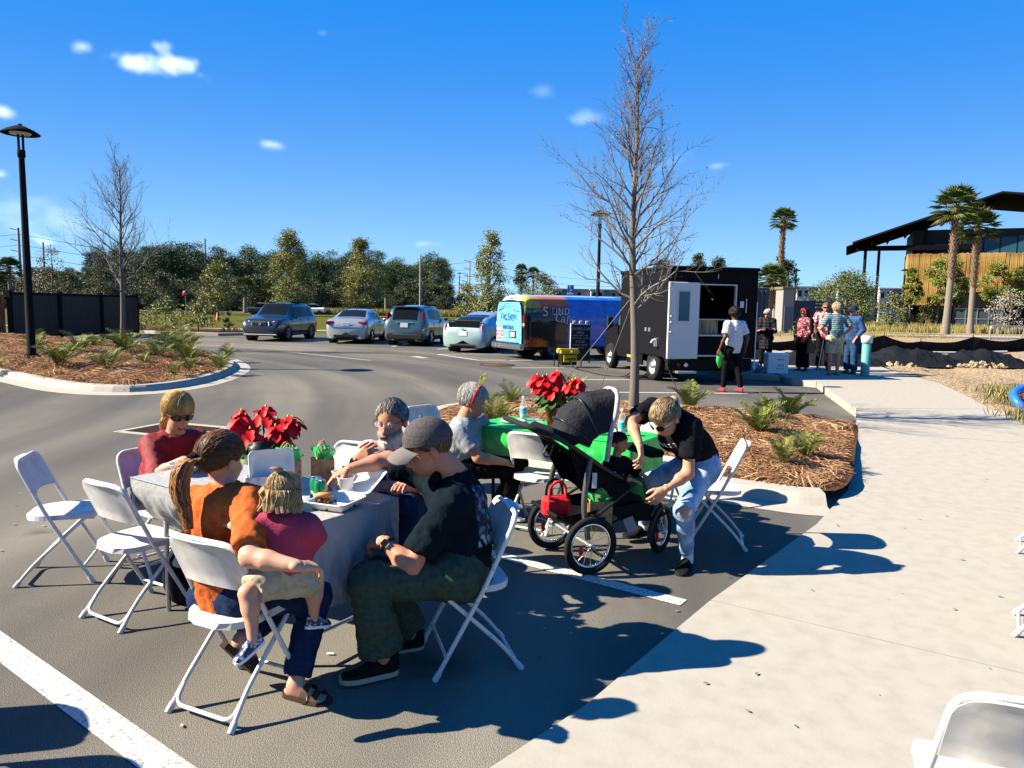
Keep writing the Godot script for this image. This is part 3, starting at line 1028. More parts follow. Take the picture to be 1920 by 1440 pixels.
func vegetation() -> void:
	bare_tree("tall leafless young tree with pale trunk in the straw bed beside the walkway", Vector3(1.78, 0.19, -10.7), Vector3(-0.12, 0, 0), 5.35, 0.074, 1.45, 1.45, 48, 0.66, "", 0.0042)
	bare_tree("leafless young tree in the straw bed near the tall lamp post", Vector3(-13.4, 0.27, -25.3), Vector3(0.1, 0, 0), 6.3, 0.095, 1.7, 2.2, 32, 0.7, "", 0.007)
	for w in [[Vector3(0.45, 0.12, -11.2), "left"], [Vector3(2.75, 0.15, -11.6), "right"], [Vector3(1.4, 0.15, -12.2), "back"]]:
		tag(put("guy_wire", tube_mesh([Vector3(1.77, 1.95, -10.7), w[0]], 0.006, 5), mat("wire", Color(0.10, 0.10, 0.10), 0.6)), "thin %s guy wire holding the bare tree in front of the food truck" % w[1], "guy wire", "")
	var A := [[-14.3, -17.9, 1.7, 12], [-13.3, -17.3, 1.2, 9], [-12.4, -17.0, 1.0, 8], [-11.2, -18.9, 1.6, 12], [-10.2, -19.3, 1.7, 12], [-9.2, -20.2, 1.8, 12], [-10.0, -16.2, 1.7, 12], [-11.1, -15.7, 0.9, 8], [-8.55, -15.5, 1.3, 10],
			[-7.8, -17.6, 1.5, 11], [-8.3, -16.5, 0.8, 8], [-7.1, -16.1, 0.9, 8], [-6.95, -15.1, 0.75, 7], [-8.9, -18.3, 1.5, 10], [-7.3, -18.5, 0.9, 8], [-8.0, -20.6, 1.1, 9], [-9.9, -22.4, 1.7, 10], [-10.9, -23.0, 1.6, 10], [-13.0, -20.0, 1.5, 10], [-12.2, -21.5, 1.3, 10], [-6.75, -16.9, 1.0, 9]]
	for a in A:
		var rank := 0
		for q in A: rank += 1 if (q[1] > -18.0) == (a[1] > -18.0) and q[0] / -q[1] < a[0] / -a[1] else 0
		cycad("ferny green shrub in the lamp post bed, %s in its %s row" % [nth(rank), "front" if a[1] > -18.0 else "back"], Vector3(a[0], mound_height(Vector2(a[0], a[1]), island_a, 0.11, 0.28, 2.3), a[1]), a[2] * 0.82, a[3] + 5, "ferny shrubs in the lamp post bed", 0.0)
	var B := [[3.05, -9.0, 0.95, 12, "large ferny shrub with bright upright fronds in the bed right of the bending woman"], [4.15, -10.9, 1.0, 13, "dense ferny shrub at the back right of the straw bed"], [2.75, -11.3, 0.95, 10, "ferny shrub behind the bending woman beyond her shoulder"],
			[2.75, -7.35, 0.6, 9, "low ferny shrub directly behind the chair of the bending woman"], [3.15, -7.75, 0.75, 9, "small ferny shrub at the front right of the straw bed"], [3.55, -10.2, 0.7, 10, "yellowish ferny shrub between two taller ones in the bed"],
			[-0.2, -9.3, 0.9, 10, "ferny shrub behind the water bottle on the green table"], [0.0, -11.4, 0.85, 9, "ferny shrub just left of the red poinsettia on the green table"], [0.95, -11.6, 0.95, 8, "sparse ferny shrub between the poinsettia and the bare tree"], [1.6, -9.3, 0.5, 7, "tiny ferny shrub at the foot of the bare tree"]]
	for b in B:
		cycad(b[4], Vector3(b[0], mound_height(Vector2(b[0], b[1]), island_b, 0.08, 0.2, 1.25), b[1]), b[2] * 0.95, b[3] + 5, "ferny shrubs in the bed by the walkway", 0.12)
	var g1 := Color(0.05, 0.07, 0.016)
	var g2 := Color(0.17, 0.17, 0.045)
	leafy_tree("shrub", "broad yellow green shrub right of the dark enclosure", "shrub", Vector3(-18.2, 0.1, -38.6), 1.6, 0.15, 1.15, 22, 26, 0.16, g1, g2)
	leafy_tree("shrub", "loose yellow green shrub in the kerbed bed left of the dark car", "shrub", Vector3(-16.3, 0.15, -38.2), 1.8, 0.2, 0.95, 20, 24, 0.16, g1, g2)
	leafy_tree("shrub", "low green shrub against the end of the dark enclosure", "shrub", Vector3(-19.6, 0.1, -38.9), 1.1, 0.1, 0.8, 14, 22, 0.15, g1, g2)
	leafy_tree("shrub", "small dark conical shrub in the bed left of the dark car", "shrub", Vector3(-14.75, 0.16, -38.3), 1.05, 0.1, 0.34, 14, 30, 0.10, Color(0.02, 0.04, 0.012), Color(0.06, 0.08, 0.02), "", 1.0)
	var y1 := Color(0.06, 0.075, 0.018)
	var y2 := Color(0.20, 0.19, 0.055)
	leafy_tree("lawn_tree", "small rounded tree at the edge of the lawn behind the dark car", "tree", Vector3(-26.4, 0, -66), 5.0, 1.6, 1.75, 46, 30, 0.30, y1, y2)
	leafy_tree("lawn_tree", "tall ragged yellow green tree above the dark car", "tree", Vector3(-28.6, 0, -95), 10.6, 1.0, 2.9, 95, 34, 0.45, y1, y2, "", 0.45)
	leafy_tree("lawn_tree", "tall thin topped yellow green tree above the silver car", "tree", Vector3(-19.5, 0, -95), 9.6, 0.9, 2.7, 85, 34, 0.45, y1, Color(0.23, 0.21, 0.06), "", 0.6, 2)
	leafy_tree("lawn_tree", "slender pale green tree just left of the blue van", "tree", Vector3(-2.2, 0, -70), 8.6, 1.2, 2.0, 90, 32, 0.30, Color(0.07, 0.085, 0.025), Color(0.22, 0.22, 0.09), "", 0.65, 2)
	leafy_tree("lawn_tree", "low yellow tree at the left side of the blue van", "tree", Vector3(-5.0, 0, -78), 3.8, 0.8, 1.7, 30, 26, 0.33, y1, Color(0.22, 0.20, 0.05))
	leafy_tree("oak_tree", "round grey green tree behind the roof of the blue van", "tree", Vector3(2.9, 0, -75), 4.9, 1.0, 2.1, 60, 34, 0.26, Color(0.045, 0.055, 0.025), Color(0.13, 0.135, 0.06))
	leafy_tree("oak_tree", "darker bushy tree behind the round tree at the blue van", "tree", Vector3(0.7, 0, -84), 5.0, 0.8, 1.7, 44, 30, 0.28, Color(0.03, 0.045, 0.015), Color(0.08, 0.09, 0.03))
	leafy_tree("oak_tree", "broad dark green oak behind the standing group", "tree", Vector3(33.6, 0, -75), 5.5, 1.3, 3.3, 120, 40, 0.28, Color(0.035, 0.055, 0.016), Color(0.12, 0.14, 0.045))
	leafy_tree("small_tree", "small pale green tree right of the broad oak", "tree", Vector3(30.6, 0, -60), 3.2, 0.9, 1.15, 40, 28, 0.20, Color(0.05, 0.06, 0.02), Color(0.16, 0.17, 0.07))
	leafy_tree("small_tree", "low grey green tree between oak and lamp post", "tree", Vector3(37.6, 0, -80), 3.2, 0.7, 1.4, 36, 28, 0.24, Color(0.05, 0.06, 0.02), Color(0.14, 0.14, 0.06))
	leafy_tree("small_tree", "small grey green tree in front of the left end of the timber wall", "tree", Vector3(42.5, 0, -75), 3.0, 0.8, 1.3, 30, 24, 0.22, Color(0.05, 0.06, 0.02), Color(0.13, 0.14, 0.06))
	for q in [[42.4, -74, 7.2, 2.6, "left"], [44.6, -75, 6.8, 2.4, "second"], [49.4, -76, 7.0, 2.4, "third"], [52.4, -76.5, 6.6, 2.4, "right"], [39.9, -74.5, 6.0, 1.4, "outermost left"]]:
		leafy_tree("young_pine", "slim bright green young pine before the timber wall, %s of its row" % q[4], "pine tree", Vector3(q[0], 0, q[1]), q[2], q[2] * 0.42, q[3] * 0.62, 26, 34, 0.42, Color(0.04, 0.075, 0.014), Color(0.17, 0.19, 0.035), "young pines before the timber wall")
	leafy_tree("shrub", "silvery leafless shrub below the right part of the timber wall", "shrub", Vector3(47.0, 0, -70), 4.1, 0.7, 1.5, 30, 14, 0.16, Color(0.20, 0.19, 0.17), Color(0.36, 0.34, 0.30), "", 0.0, 3)
	leafy_tree("shrub", "pale leafless shrub at the right edge below the timber wall", "shrub", Vector3(44.0, 0, -67), 3.3, 0.6, 1.3, 26, 14, 0.16, Color(0.20, 0.19, 0.17), Color(0.36, 0.34, 0.30), "", 0.0, 3)
	for q in [[15.4, -62, 6.3], [20.6, -75, 7.2], [12.0, -60, 5.6], [26.5, -72, 6.6], [31.5, -88, 8.0]]:
		leafy_tree("young_pine", "dark young pine whose top shows %s" % ["over the middle of the truck roof", "over the right part of the truck roof", "behind the bare tree over the truck", "left of the slim palm behind the truck", "right of the slim palm behind the truck"][[15.4, 20.6, 12.0, 26.5, 31.5].find(q[0])], "pine tree", Vector3(q[0], 0, q[1]), q[2], q[2] * 0.3, 1.3, 34, 34, 0.34, Color(0.012, 0.03, 0.010), Color(0.06, 0.085, 0.022), "", 0.7)
	palm("tall slim palm behind the right end of the food truck", Vector3(25.2, 0, -70), 10.2, 0.23, 1.25, true)
	palm("tallest palm with ringed pale trunk before the timber building", Vector3(36.3, 0, -62), 10.5, 0.29, 1.9, true)
	palm("second tall palm just right of the tallest one", Vector3(39.6, 0, -64), 9.2, 0.26, 1.75, true)
	palm("short palm with ragged fronds left of the slim palm behind the truck", Vector3(20.7, 0, -60), 4.3, 0.28, 1.3, true)
	palm("short bushy palm right behind the slim palm trunk", Vector3(26.2, 0, -74), 4.2, 0.25, 1.4, false)
	palm("left of two thin palms behind the grey green trees at the van", Vector3(1.2, 0, -130), 8.0, 0.22, 1.3, false, "thin far palms")
	palm("right of two thin palms behind the grey green trees at the van", Vector3(3.4, 0, -132), 7.6, 0.22, 1.3, false, "thin far palms")
	palm("short far palm on the lawn between dark car and its left tree", Vector3(-42.8, 0, -118), 4.2, 0.32, 1.6, false)
	palm("short far palm just right of another behind the dark car", Vector3(-39.5, 0, -120), 3.6, 0.32, 1.6, false)
	palm("single short palm between silver and green cars far off", Vector3(-20.3, 0, -118), 4.0, 0.28, 1.3, false)
	palm("dark palm at the left edge beyond the enclosure", Vector3(-54.4, 0, -80), 4.9, 0.22, 1.3, false)
	var kinds := []
	for k in 5: kinds.append(pine(k))
	var lab: String = kinds[0].get_meta("label")
	var made := 0
	for row in 7:
		var x := -100.0
		while x < -15.0:
			var z := -150.0 - row * 7.0 + rng.randf_range(-3, 3)
			var xx := x * (-z / 160.0) + rng.randf_range(-0.8, 0.8)
			var s := rng.randf_range(0.80, 1.05) * lerpf(0.98, 0.90, smoothstep(-60, -18, x)) * (0.62 if x < -92 else 1.0)
			var k := made % 5
			if made < 5:
				kinds[k].position = Vector3(xx, 0, z)
				kinds[k].scale = Vector3.ONE * s
			else:
				dup(kinds[k], Vector3(xx, 0, z), rng.randf() * TAU, lab, s)
			made += 1
			x += rng.randf_range(2.4, 4.2) * (1.0 if row < 4 else 1.5)
	var u1 := Color(0.026, 0.040, 0.013)
	var u2 := Color(0.085, 0.105, 0.035)
	var bush := leafy_tree("understory_tree", "low dark green tree in front of the far pine wood", "tree", Vector3(-75, 0, -141), 4.6, 0.2, 2.8, 46, 30, 0.5, u1, u2, "low trees before the far wood")
	var lab2: String = bush.get_meta("label")
	for k in 64:
		var x := lerpf(-118, -13, (k + 0.5) / 64.0) + rng.randf_range(-1.4, 1.4)
		dup(bush, Vector3(x, 0, rng.randf_range(-150, -134)), rng.randf() * TAU, lab2, rng.randf_range(0.6, 1.5))
	var low := leafy_tree("far_tree", "round green tree on the skyline right of the wood, second from left of six", "tree", Vector3(-13.5, 0, -150), 6.2, 0.3, 2.6, 50, 30, 0.5, u1, u2, "far trees right of the wood")
	for q in [[-10.5, -152, 0.7], [-8.0, -140, 0.62], [-6.2, -155, 0.6], [-16.5, -148, 0.9], [-3.0, -150, 0.6]]:
		dup(low, Vector3(q[0], 0, q[1]), rng.randf() * TAU, "round green tree on the skyline right of the wood, %s of six" % nth([-16, 0, -10, -8, -6, -3].find(int(q[0]))), q[2])
	var c1 := Color(0.03, 0.04, 0.015)
	leafy_tree("oak_tree", "sparse tall tree above the dark enclosure left of the bare tree", "tree", Vector3(-56, 0, -90), 7.8, 1.8, 2.0, 40, 16, 0.3, Color(0.07, 0.06, 0.04), Color(0.15, 0.13, 0.09))
	var hedge := leafy_tree("far_oak", "dark green tree on the skyline above the left enclosure", "tree", Vector3(-52, 0, -94), 5.2, 0.4, 3.0, 60, 30, 0.4, c1, Color(0.10, 0.11, 0.04), "trees above the left enclosure")
	hedge.set_meta("label", "dark green far tree above the left enclosure, fifth from left of eight")
	for q in [[-66, -105, 1.05], [-60, -100, 0.95], [-47, -98, 0.95], [-42, -100, 0.8], [-71, -110, 1.1], [-37, -92, 0.75], [-78, -112, 1.0]]:
		dup(hedge, Vector3(q[0], 0, q[1]), rng.randf() * TAU, "dark green far tree above the left enclosure, %s of eight" % nth([-71, -66, -78, -60, 0, -47, -42, -37].find(int(q[0]))), q[2])
	for q in [[9.3, -13.6, 0.75, "wispy weed clump at the right edge of the walkway"], [8.9, -12.9, 0.7, "second wispy weed clump beside the walkway, nearer the blue hose"], [8.0, -11.2, 0.55, "low weeds by the blue hose at the right edge"], [9.9, -14.9, 0.5, "sparse yellowish weeds before the bare earth"], [7.9, -10.4, 0.6, "weeds in the lower right of the bare earth"]]:
		var st := mb()
		st.set_smooth_group(-1)
		for k in 170:
			var a := rng.randf() * TAU
			var p := Vector3(cos(a), 0, sin(a)) * rng.randf() * 0.42
			p.x *= 1.6
			st.set_color(Color(0.07, 0.085, 0.018).lerp(Color(0.24, 0.20, 0.08), rng.randf()))
			leaf(st, p, (Vector3(rng.randf_range(-0.6, 0.6), 1, rng.randf_range(-0.6, 0.6))).normalized(), q[2] * rng.randf_range(0.25, 0.7), 0.018)
		var w := put("weeds", done(st), leafmat("leaves", 0.35))
		w.position = Vector3(q[0], 0.07, q[1])
		tag(w, q[3], "weeds")

# ------------------------------------------------------------------ people
func bone(a: Vector3, b: Vector3, ra: float, rb: float, k := 0.03, side := Vector3.ZERO, wide := 1.0, cut_b := false, cut_a := false) -> Array:
	return [a, b, ra, rb, k, side, wide, cut_b, cut_a]

func blob(st: SurfaceTool, bones: Array, cell: float, fold := 0.0, fold_freq := 14.0, paint = null) -> void:
	var lo := Vector3.ONE * 1e9
	var hi := -lo
	for b in bones:
		var r: float = maxf(b[2], b[3]) * maxf(1.0, b[6]) + cell * 4.0
		for p in [b[0], b[1]]:
			lo = lo.min(p - Vector3.ONE * r)
			hi = hi.max(p + Vector3.ONE * r)
	var nx := int((hi.x - lo.x) / cell) + 2
	var ny := int((hi.y - lo.y) / cell) + 2
	var nz := int((hi.z - lo.z) / cell) + 2
	var f := PackedFloat32Array()
	f.resize(nx * ny * nz)
	f.fill(1.0)
	for b in bones:
		var a: Vector3 = b[0]
		var e: Vector3 = b[1]
		var ra: float = b[2]
		var rb: float = b[3]
		var k: float = maxf(b[4], 0.001)
		var side: Vector3 = b[5]
		var shrink: float = 1.0 / b[6] - 1.0
		var squash: bool = b[6] != 1.0
		var ab := e - a
		var ll := maxf(ab.length_squared(), 1e-8)
		var ad := ab / sqrt(ll)
		var cut_b: bool = b[7]
		var cut_a: bool = b[8]
		var r := maxf(ra, rb) * maxf(1.0, b[6]) + cell * 2.5 + k * 0.3
		var l := a.min(e) - Vector3.ONE * r - lo
		var h := a.max(e) + Vector3.ONE * r - lo
		var x0 := maxi(0, int(l.x / cell))
		var x1 := mini(nx - 1, int(h.x / cell) + 1)
		var y0 := maxi(0, int(l.y / cell))
		var y1 := mini(ny - 1, int(h.y / cell) + 1)
		var z0 := maxi(0, int(l.z / cell))
		var z1 := mini(nz - 1, int(h.z / cell) + 1)
		var far: float = r * 1.05
		for z in range(z0, z1 + 1):
			for y in range(y0, y1 + 1):
				var i := (z * ny + y) * nx + x0
				var q := Vector3(lo.x + x0 * cell, lo.y + y * cell, lo.z + z * cell) - a
				for x in range(x0, x1 + 1):
					var t := clampf(q.dot(ab) / ll, 0.0, 1.0)
					var w := q - ab * t
					if squash: w += side * (w.dot(side) * shrink)
					var d := w.length() - ra - (rb - ra) * t
					if cut_b: d = maxf(d, (q - ab).dot(ad))
					if cut_a: d = maxf(d, -q.dot(ad))
					if d < far:
						var c := f[i]
						var m := k - absf(c - d)
						f[i] = minf(c, d) - (m * m / k * 0.25 if m > 0.0 else 0.0)
					i += 1
					q.x += cell
	var ids := PackedInt32Array()
	ids.resize(f.size())
	ids.fill(-1)
	var pts := PackedVector3Array()
	var o := [0, 1, nx, nx + 1, nx * ny, nx * ny + 1, nx * ny + nx, nx * ny + nx + 1]
	var lim := cell * 2.2
	var edges := [[0, 1], [2, 3], [4, 5], [6, 7], [0, 2], [1, 3], [4, 6], [5, 7], [0, 4], [1, 5], [2, 6], [3, 7]]
	var noise := FastNoiseLite.new()
	noise.seed = 21
	noise.frequency = 1.0
	noise.fractal_octaves = 3
	var v := PackedFloat32Array()
	v.resize(8)
	for z in nz - 1:
		for y in ny - 1:
			var row := (z * ny + y) * nx
			for x in nx - 1:
				var i := row + x
				var c := f[i]
				if c > lim or c < -lim: continue
				var mask := 0
				for j in 8:
					v[j] = f[i + o[j]]
					if v[j] < 0.0: mask |= 1 << j
				if mask == 0 or mask == 255: continue
				var s := Vector3.ZERO
				var n := 0
				for e in edges:
					var p: float = v[e[0]]
					var q: float = v[e[1]]
					if (p < 0.0) != (q < 0.0):
						var t := p / (p - q)
						var va := Vector3(e[0] & 1, (e[0] >> 1) & 1, e[0] >> 2)
						var vb := Vector3(e[1] & 1, (e[1] >> 1) & 1, e[1] >> 2)
						s += va + (vb - va) * t
						n += 1
				var pos := lo + (Vector3(x, y, z) + s / n) * cell
				if fold > 0.0:
					var g := Vector3(v[1] - v[0] + v[3] - v[2] + v[5] - v[4] + v[7] - v[6], v[2] - v[0] + v[3] - v[1] + v[6] - v[4] + v[7] - v[5], v[4] - v[0] + v[5] - v[1] + v[6] - v[2] + v[7] - v[3]).normalized()
					var u := noise.get_noise_3d(pos.x * fold_freq, pos.y * fold_freq * 0.9 + pos.x * 4.0, pos.z * fold_freq)
					pos += g * fold * (1.0 - 2.2 * absf(u))
				ids[i] = pts.size()
				pts.append(pos)
	st.set_smooth_group(1)
	var sx := 1
	var sy := nx
	var sz := nx * ny
	for z in range(1, nz - 1):
		for y in range(1, ny - 1):
			var row := (z * ny + y) * nx
			for x in range(1, nx - 1):
				var i := row + x
				var c := f[i]
				if c > lim or c < -lim: continue
				var inside := c < 0.0
				for ax in 3:
					var j := i + (sx if ax == 0 else sy if ax == 1 else sz)
					if (f[j] < 0.0) == inside: continue
					var u := sy if ax == 0 else sz if ax == 1 else sx
					var w := sz if ax == 0 else sx if ax == 1 else sy
					var a := ids[i]
					var b := ids[i - u]
					var d := ids[i - u - w]
					var e := ids[i - w]
					if a < 0 or b < 0 or d < 0 or e < 0: continue
					var order := [a, b, d, a, d, e] if not inside else [a, d, b, a, e, d]
					for m in order:
						if paint != null: st.set_color(paint.call(pts[m]))
						st.add_vertex(pts[m])

func gauss(d: Vector3, c: Vector3, s: float) -> float:
	var q := (d - c).length_squared() / (s * s)
	return exp(-q) if q < 7.0 else 0.0

var bumps := []

func face_radius(d: Vector3, child: bool) -> float:
	if bumps.is_empty():
		for b in [[0, -0.02, 0.97, 0.12, 0.004], [0, -0.20, 0.97, 0.12, 0.010], [0, -0.37, 0.93, 0.13, 0.021], [0.13, -0.42, 0.90, 0.09, 0.008], [-0.13, -0.42, 0.90, 0.09, 0.008], [0.36, 0.02, 0.92, 0.17, -0.008], [-0.36, 0.02, 0.92, 0.17, -0.008],
				[0.28, 0.19, 0.94, 0.14, 0.004], [-0.28, 0.19, 0.94, 0.14, 0.004], [0, -0.66, 0.75, 0.13, 0.007], [0.1, -0.75, 0.70, 0.1, 0.003], [-0.1, -0.75, 0.70, 0.1, 0.003], [0, -0.90, 0.5, 0.2, 0.006], [0.48, -0.36, 0.8, 0.25, 0.004], [-0.48, -0.36, 0.8, 0.25, 0.004], [0, -0.82, 0.62, 0.1, -0.003]]:
			bumps.append([Vector3(b[0], b[1], b[2]).normalized(), b[3], b[4]])
	var r1 := ray_ball(d, Vector3(0, 0.030, -0.012), Vector3(0.076, 0.088, 0.098))
	var r2 := ray_ball(d, Vector3(0, -0.038, 0.018), Vector3(0.059, 0.080, 0.072))
	if child:
		r1 = ray_ball(d, Vector3(0, 0.028, -0.012), Vector3(0.084, 0.086, 0.098))
		r2 = ray_ball(d, Vector3(0, -0.030, 0.022), Vector3(0.068, 0.066, 0.066))
	var k := 0.014
	var m := k - absf(r1 - r2)
	var r := maxf(r1, r2) + (m * m / k * 0.25 if m > 0.0 else 0.0)
	if d.z > 0.2:
		for b in bumps: r += gauss(d, b[0], b[1]) * b[2] * (0.55 if child else 1.0)
	return r

func ray_ball(d: Vector3, c: Vector3, r: Vector3) -> float:
	var dd := d / r
	var cc := -c / r
	var a := dd.length_squared()
	var b := dd.dot(cc)
	var q := b * b - a * (cc.length_squared() - 1.0)
	return (-b + sqrt(maxf(q, 0.0))) / a

func head_dir(u: float, v: float) -> Vector3:
	var a := (u - 0.5) * TAU
	a -= 0.45 * sin(a)
	var e := v * PI
	return Vector3(sin(e) * sin(a), cos(e), sin(e) * cos(a))

func head_skin(st: SurfaceTool, c: Vector3, b: Basis, s: float, skin: Color, o: Dictionary) -> void:
	var child: bool = o.get("child", false)
	var lip: Color = o.get("lip", Color(skin.r * 0.82, skin.g * 0.55, skin.b * 0.58))
	var brow: Color = o.get("brow", Color(skin.r * 0.35, skin.g * 0.33, skin.b * 0.30))
	grid(st, 60, 46, func(u, v):
		var d := head_dir(u, v)
		return c + b * (d * face_radius(d, child) * s), true, func(u, v):
		var d := head_dir(u, v)
		var col := skin
		if d.z > 0.3:
			var x := absf(d.x)
			var flush := gauss(d, Vector3(0.5 * signf(d.x), -0.36, 0.78).normalized(), 0.3) * 0.5 + gauss(d, Vector3(0, -0.38, 0.93), 0.16) * 0.6
			col = col.lerp(Color(skin.r * 1.0, skin.g * 0.72, skin.b * 0.70), flush * 0.8)
			if x < 0.20 and absf(d.y + 0.665 + x * x * 0.8) < 0.055 - x * 0.14: col = lip
			if x < 0.18 and absf(d.y + 0.665) < 0.012: col = Color(lip.r * 0.4, lip.g * 0.35, lip.b * 0.35)
			if x > 0.14 and x < 0.50 and absf(d.y - 0.20 + (x - 0.3) * (x - 0.3) * 0.8) < 0.030: col = brow
		return col)
	for sx in [-1.0, 1.0]:
		if not o.get("no_ears", false):
			st.set_color(Color(skin.r, skin.g * 0.85, skin.b * 0.82))
			ball(st, c + b * (Vector3(sx * (0.079 if not child else 0.085), -0.008, -0.012) * s), Vector3(0.013, 0.031, 0.019) * s, b * Basis(Vector3.RIGHT, 0.15) * Basis(Vector3.UP, sx * -0.35), 6, 10)

func hand_bones(w: Vector3, d: Vector3, p: Vector3, right: bool, s: float, curl: float, spread := 0.10, thumb_in := 0.35) -> Array:
	d = d.normalized()
	p = (p - d * p.dot(d)).normalized()
	var t := d.cross(p) * (1.0 if right else -1.0)
	var out := []
	out.append(bone(w - d * 0.02 * s, w + d * 0.02 * s, 0.026 * s, 0.024 * s, 0.012 * s, p, 0.75))
	for i in 4:
		var off := (1.5 - i) * 0.0195 * s
		var kn := w + d * (0.088 - absf(i - 1.2) * 0.006) * s + t * off
		out.append(bone(w + d * 0.014 * s + t * off * 0.7, kn, 0.0150 * s, 0.0115 * s, 0.014 * s))
		var l: float = [0.92, 1.0, 0.95, 0.76][i] * s
		var a := curl * 0.55 + 0.05 * i
		var q := kn
		for j in 3:
			var e := (d * cos(a) + p * sin(a) + t * (1.5 - i) * spread).normalized()
			var n: Vector3 = q + e * [0.042, 0.026, 0.020][j] * l
			out.append(bone(q, n, [0.0100, 0.0090, 0.0082][j] * s, [0.0092, 0.0083, 0.0066][j] * s, 0.004 * s))
			q = n
			a += curl * [0.85, 0.6, 0.0][j]
	var b0 := w + d * 0.022 * s + t * 0.022 * s + p * 0.006 * s
	var b1 := b0 + (d * 0.75 + t * 0.75 + p * 0.25).normalized() * 0.042 * s
	var b2 := b1 + (d * 0.95 + t * (0.55 - thumb_in) + p * (0.25 + thumb_in)).normalized() * 0.033 * s
	var b3 := b2 + (d * 1.0 + t * (0.3 - thumb_in) + p * (0.25 + thumb_in)).normalized() * 0.024 * s
	out.append(bone(b0, b1, 0.0155 * s, 0.0112 * s, 0.012 * s))
	out.append(bone(b1, b2, 0.0110 * s, 0.0098 * s, 0.003 * s))
	out.append(bone(b2, b3, 0.0098 * s, 0.0075 * s, 0.003 * s))
	return out

func shoe(called: String, t: Node3D, ankle: Vector3, d: Vector3, n: Vector3, s: float, upper: Material, sole: Material, high := 0.075) -> void:
	d = d.normalized()
	n = (n - d * n.dot(d)).normalized()
	var r := d.cross(n)
	var o := ankle - n * 0.078 * s
	var half := func(u: float) -> float:
		return (0.034 + 0.014 * smoothstep(0.2, 0.72, u)) * sqrt(maxf(0.0, 1.0 - pow(absf(u * 2.0 - 1.0), 5.0))) * s
	var at := func(u: float) -> float: return lerpf(-0.072, 0.193, u) * s
	var st := mb()
	var tall := func(u: float) -> float:
		return (high + 0.012 - 0.052 * smoothstep(0.38, 0.78, u) + 0.012 * (1.0 - smoothstep(0.0, 0.2, u))) * sqrt(maxf(0.0, 1.0 - pow(maxf(0.0, (u - 0.80) / 0.2), 3.0)))
	grid(st, 16, 10, func(u, v):
		var a: float = (v - 0.5) * PI
		var w: float = half.call(u) * 0.96
		var hh: float = tall.call(u) * s
		return o + d * at.call(u) + r * (w * sin(a) * (1.0 + 0.1 * cos(a))) + n * (0.018 * s + (hh - 0.018 * s) * pow(maxf(0.0, cos(a)), 0.7)))
	var up := put(called, done(st), upper, t)
	st = mb()
	var edge := []
	for k in 28:
		var a := TAU * k / 28.0
		var u := 0.5 - 0.5 * cos(a)
		edge.append(d * at.call(u) + r * half.call(u) * (1.0 if k < 14 else -1.0) * 1.05)
	st.set_smooth_group(-1)
	for k in 28:
		var a: Vector3 = o + edge[k]
		var b: Vector3 = o + edge[(k + 1) % 28]
		quad(st, a, a + n * 0.022 * s, b + n * 0.022 * s, b)
		tri(st, o + d * 0.05 * s, a, b)
		tri(st, o + d * 0.05 * s + n * 0.022 * s, b + n * 0.022 * s, a + n * 0.022 * s)
	put("sole", done(st), sole, up)

const V_CROWN := Vector3(0, 0.92, -0.39)
const V_TOP := Vector3(0.1, 0.99, 0.05)
const V_BACK := Vector3(0, 0.40, -0.92)
const V_TIE := Vector3(-0.12, 0.10, -0.98)

func hair_cap(c: Vector3, b: Basis, s: float, line: Array, thick: float, rough: float, c1: Color, c2: Color, child := false, fine := 26.0, seed_ := 1, from := V_CROWN, locks := 90, curl := 0.08) -> ArrayMesh:
	var n := FastNoiseLite.new()
	n.seed = seed_
	n.frequency = 1.0
	n.fractal_octaves = 2
	var edge := func(az: float) -> float:
		var i := mini(int(az), 3)
		return lerpf(line[i], line[i + 1], smoothstep(0.0, 1.0, az - i))
	var st := mb()
	grid(st, 64, 40, func(u, v):
		var d := head_dir(u, v)
		var a := atan2(d.x, d.z)
		var lim: float = edge.call(absf(a) / PI * 4.0)
		var m := smoothstep(lim - 0.05, lim + 0.16, d.y)
		var w := n.get_noise_3d(sin(a) * fine * 0.35, d.y * fine * 0.11, cos(a) * fine * 0.35)
		var r := face_radius(d, child) + lerpf(-0.016, thick * (1.0 + rough * w * 1.6), m)
		return c + b * (d * r * s), true, func(u, v):
		var d := head_dir(u, v)
		var a := atan2(d.x, d.z)
		return c1.lerp(c2, clampf(0.4 + 0.95 * n.get_noise_3d(sin(a) * fine, d.y * fine * 0.22, cos(a) * fine), 0, 1)))
	from = from.normalized()
	for k in int(locks * 3.6):
		var a := rng.randf_range(-PI, PI)
		var y: float = edge.call(absf(a) / PI * 4.0) + rng.randf_range(-0.07, 0.10)
		var q := sqrt(maxf(0.0, 1.0 - y * y))
		var e := Vector3(sin(a) * q, y, cos(a) * q)
		var start := rng.randf_range(0.0, 0.45)
		var pts := []
		var rad := []
		var cols := []
		var tone := c1.lerp(c2, rng.randf_range(0.15, 0.9))
		var lift := rng.randf_range(0.7, 1.4 + curl)
		var ph := rng.randf() * TAU
		for i in 7:
			var f := lerpf(start, 1.0, i / 6.0)
			var d := from.lerp(e, f).normalized()
			var side := d.cross(e - from).normalized()
			d = (d + side * sin(f * 9.0 + ph) * curl * 0.25).normalized()
			pts.append(c + b * (d * (face_radius(d, child) + thick * lift * (1.0 - 0.25 * f * f) + curl * 0.010 * cos(f * 11.0 + ph)) * s))
			rad.append((0.0015 if i > 0 and i < 6 else 0.0007) * s)
			cols.append(tone)
		tube(st, pts, rad, 3, false, cols)
	return done(st)

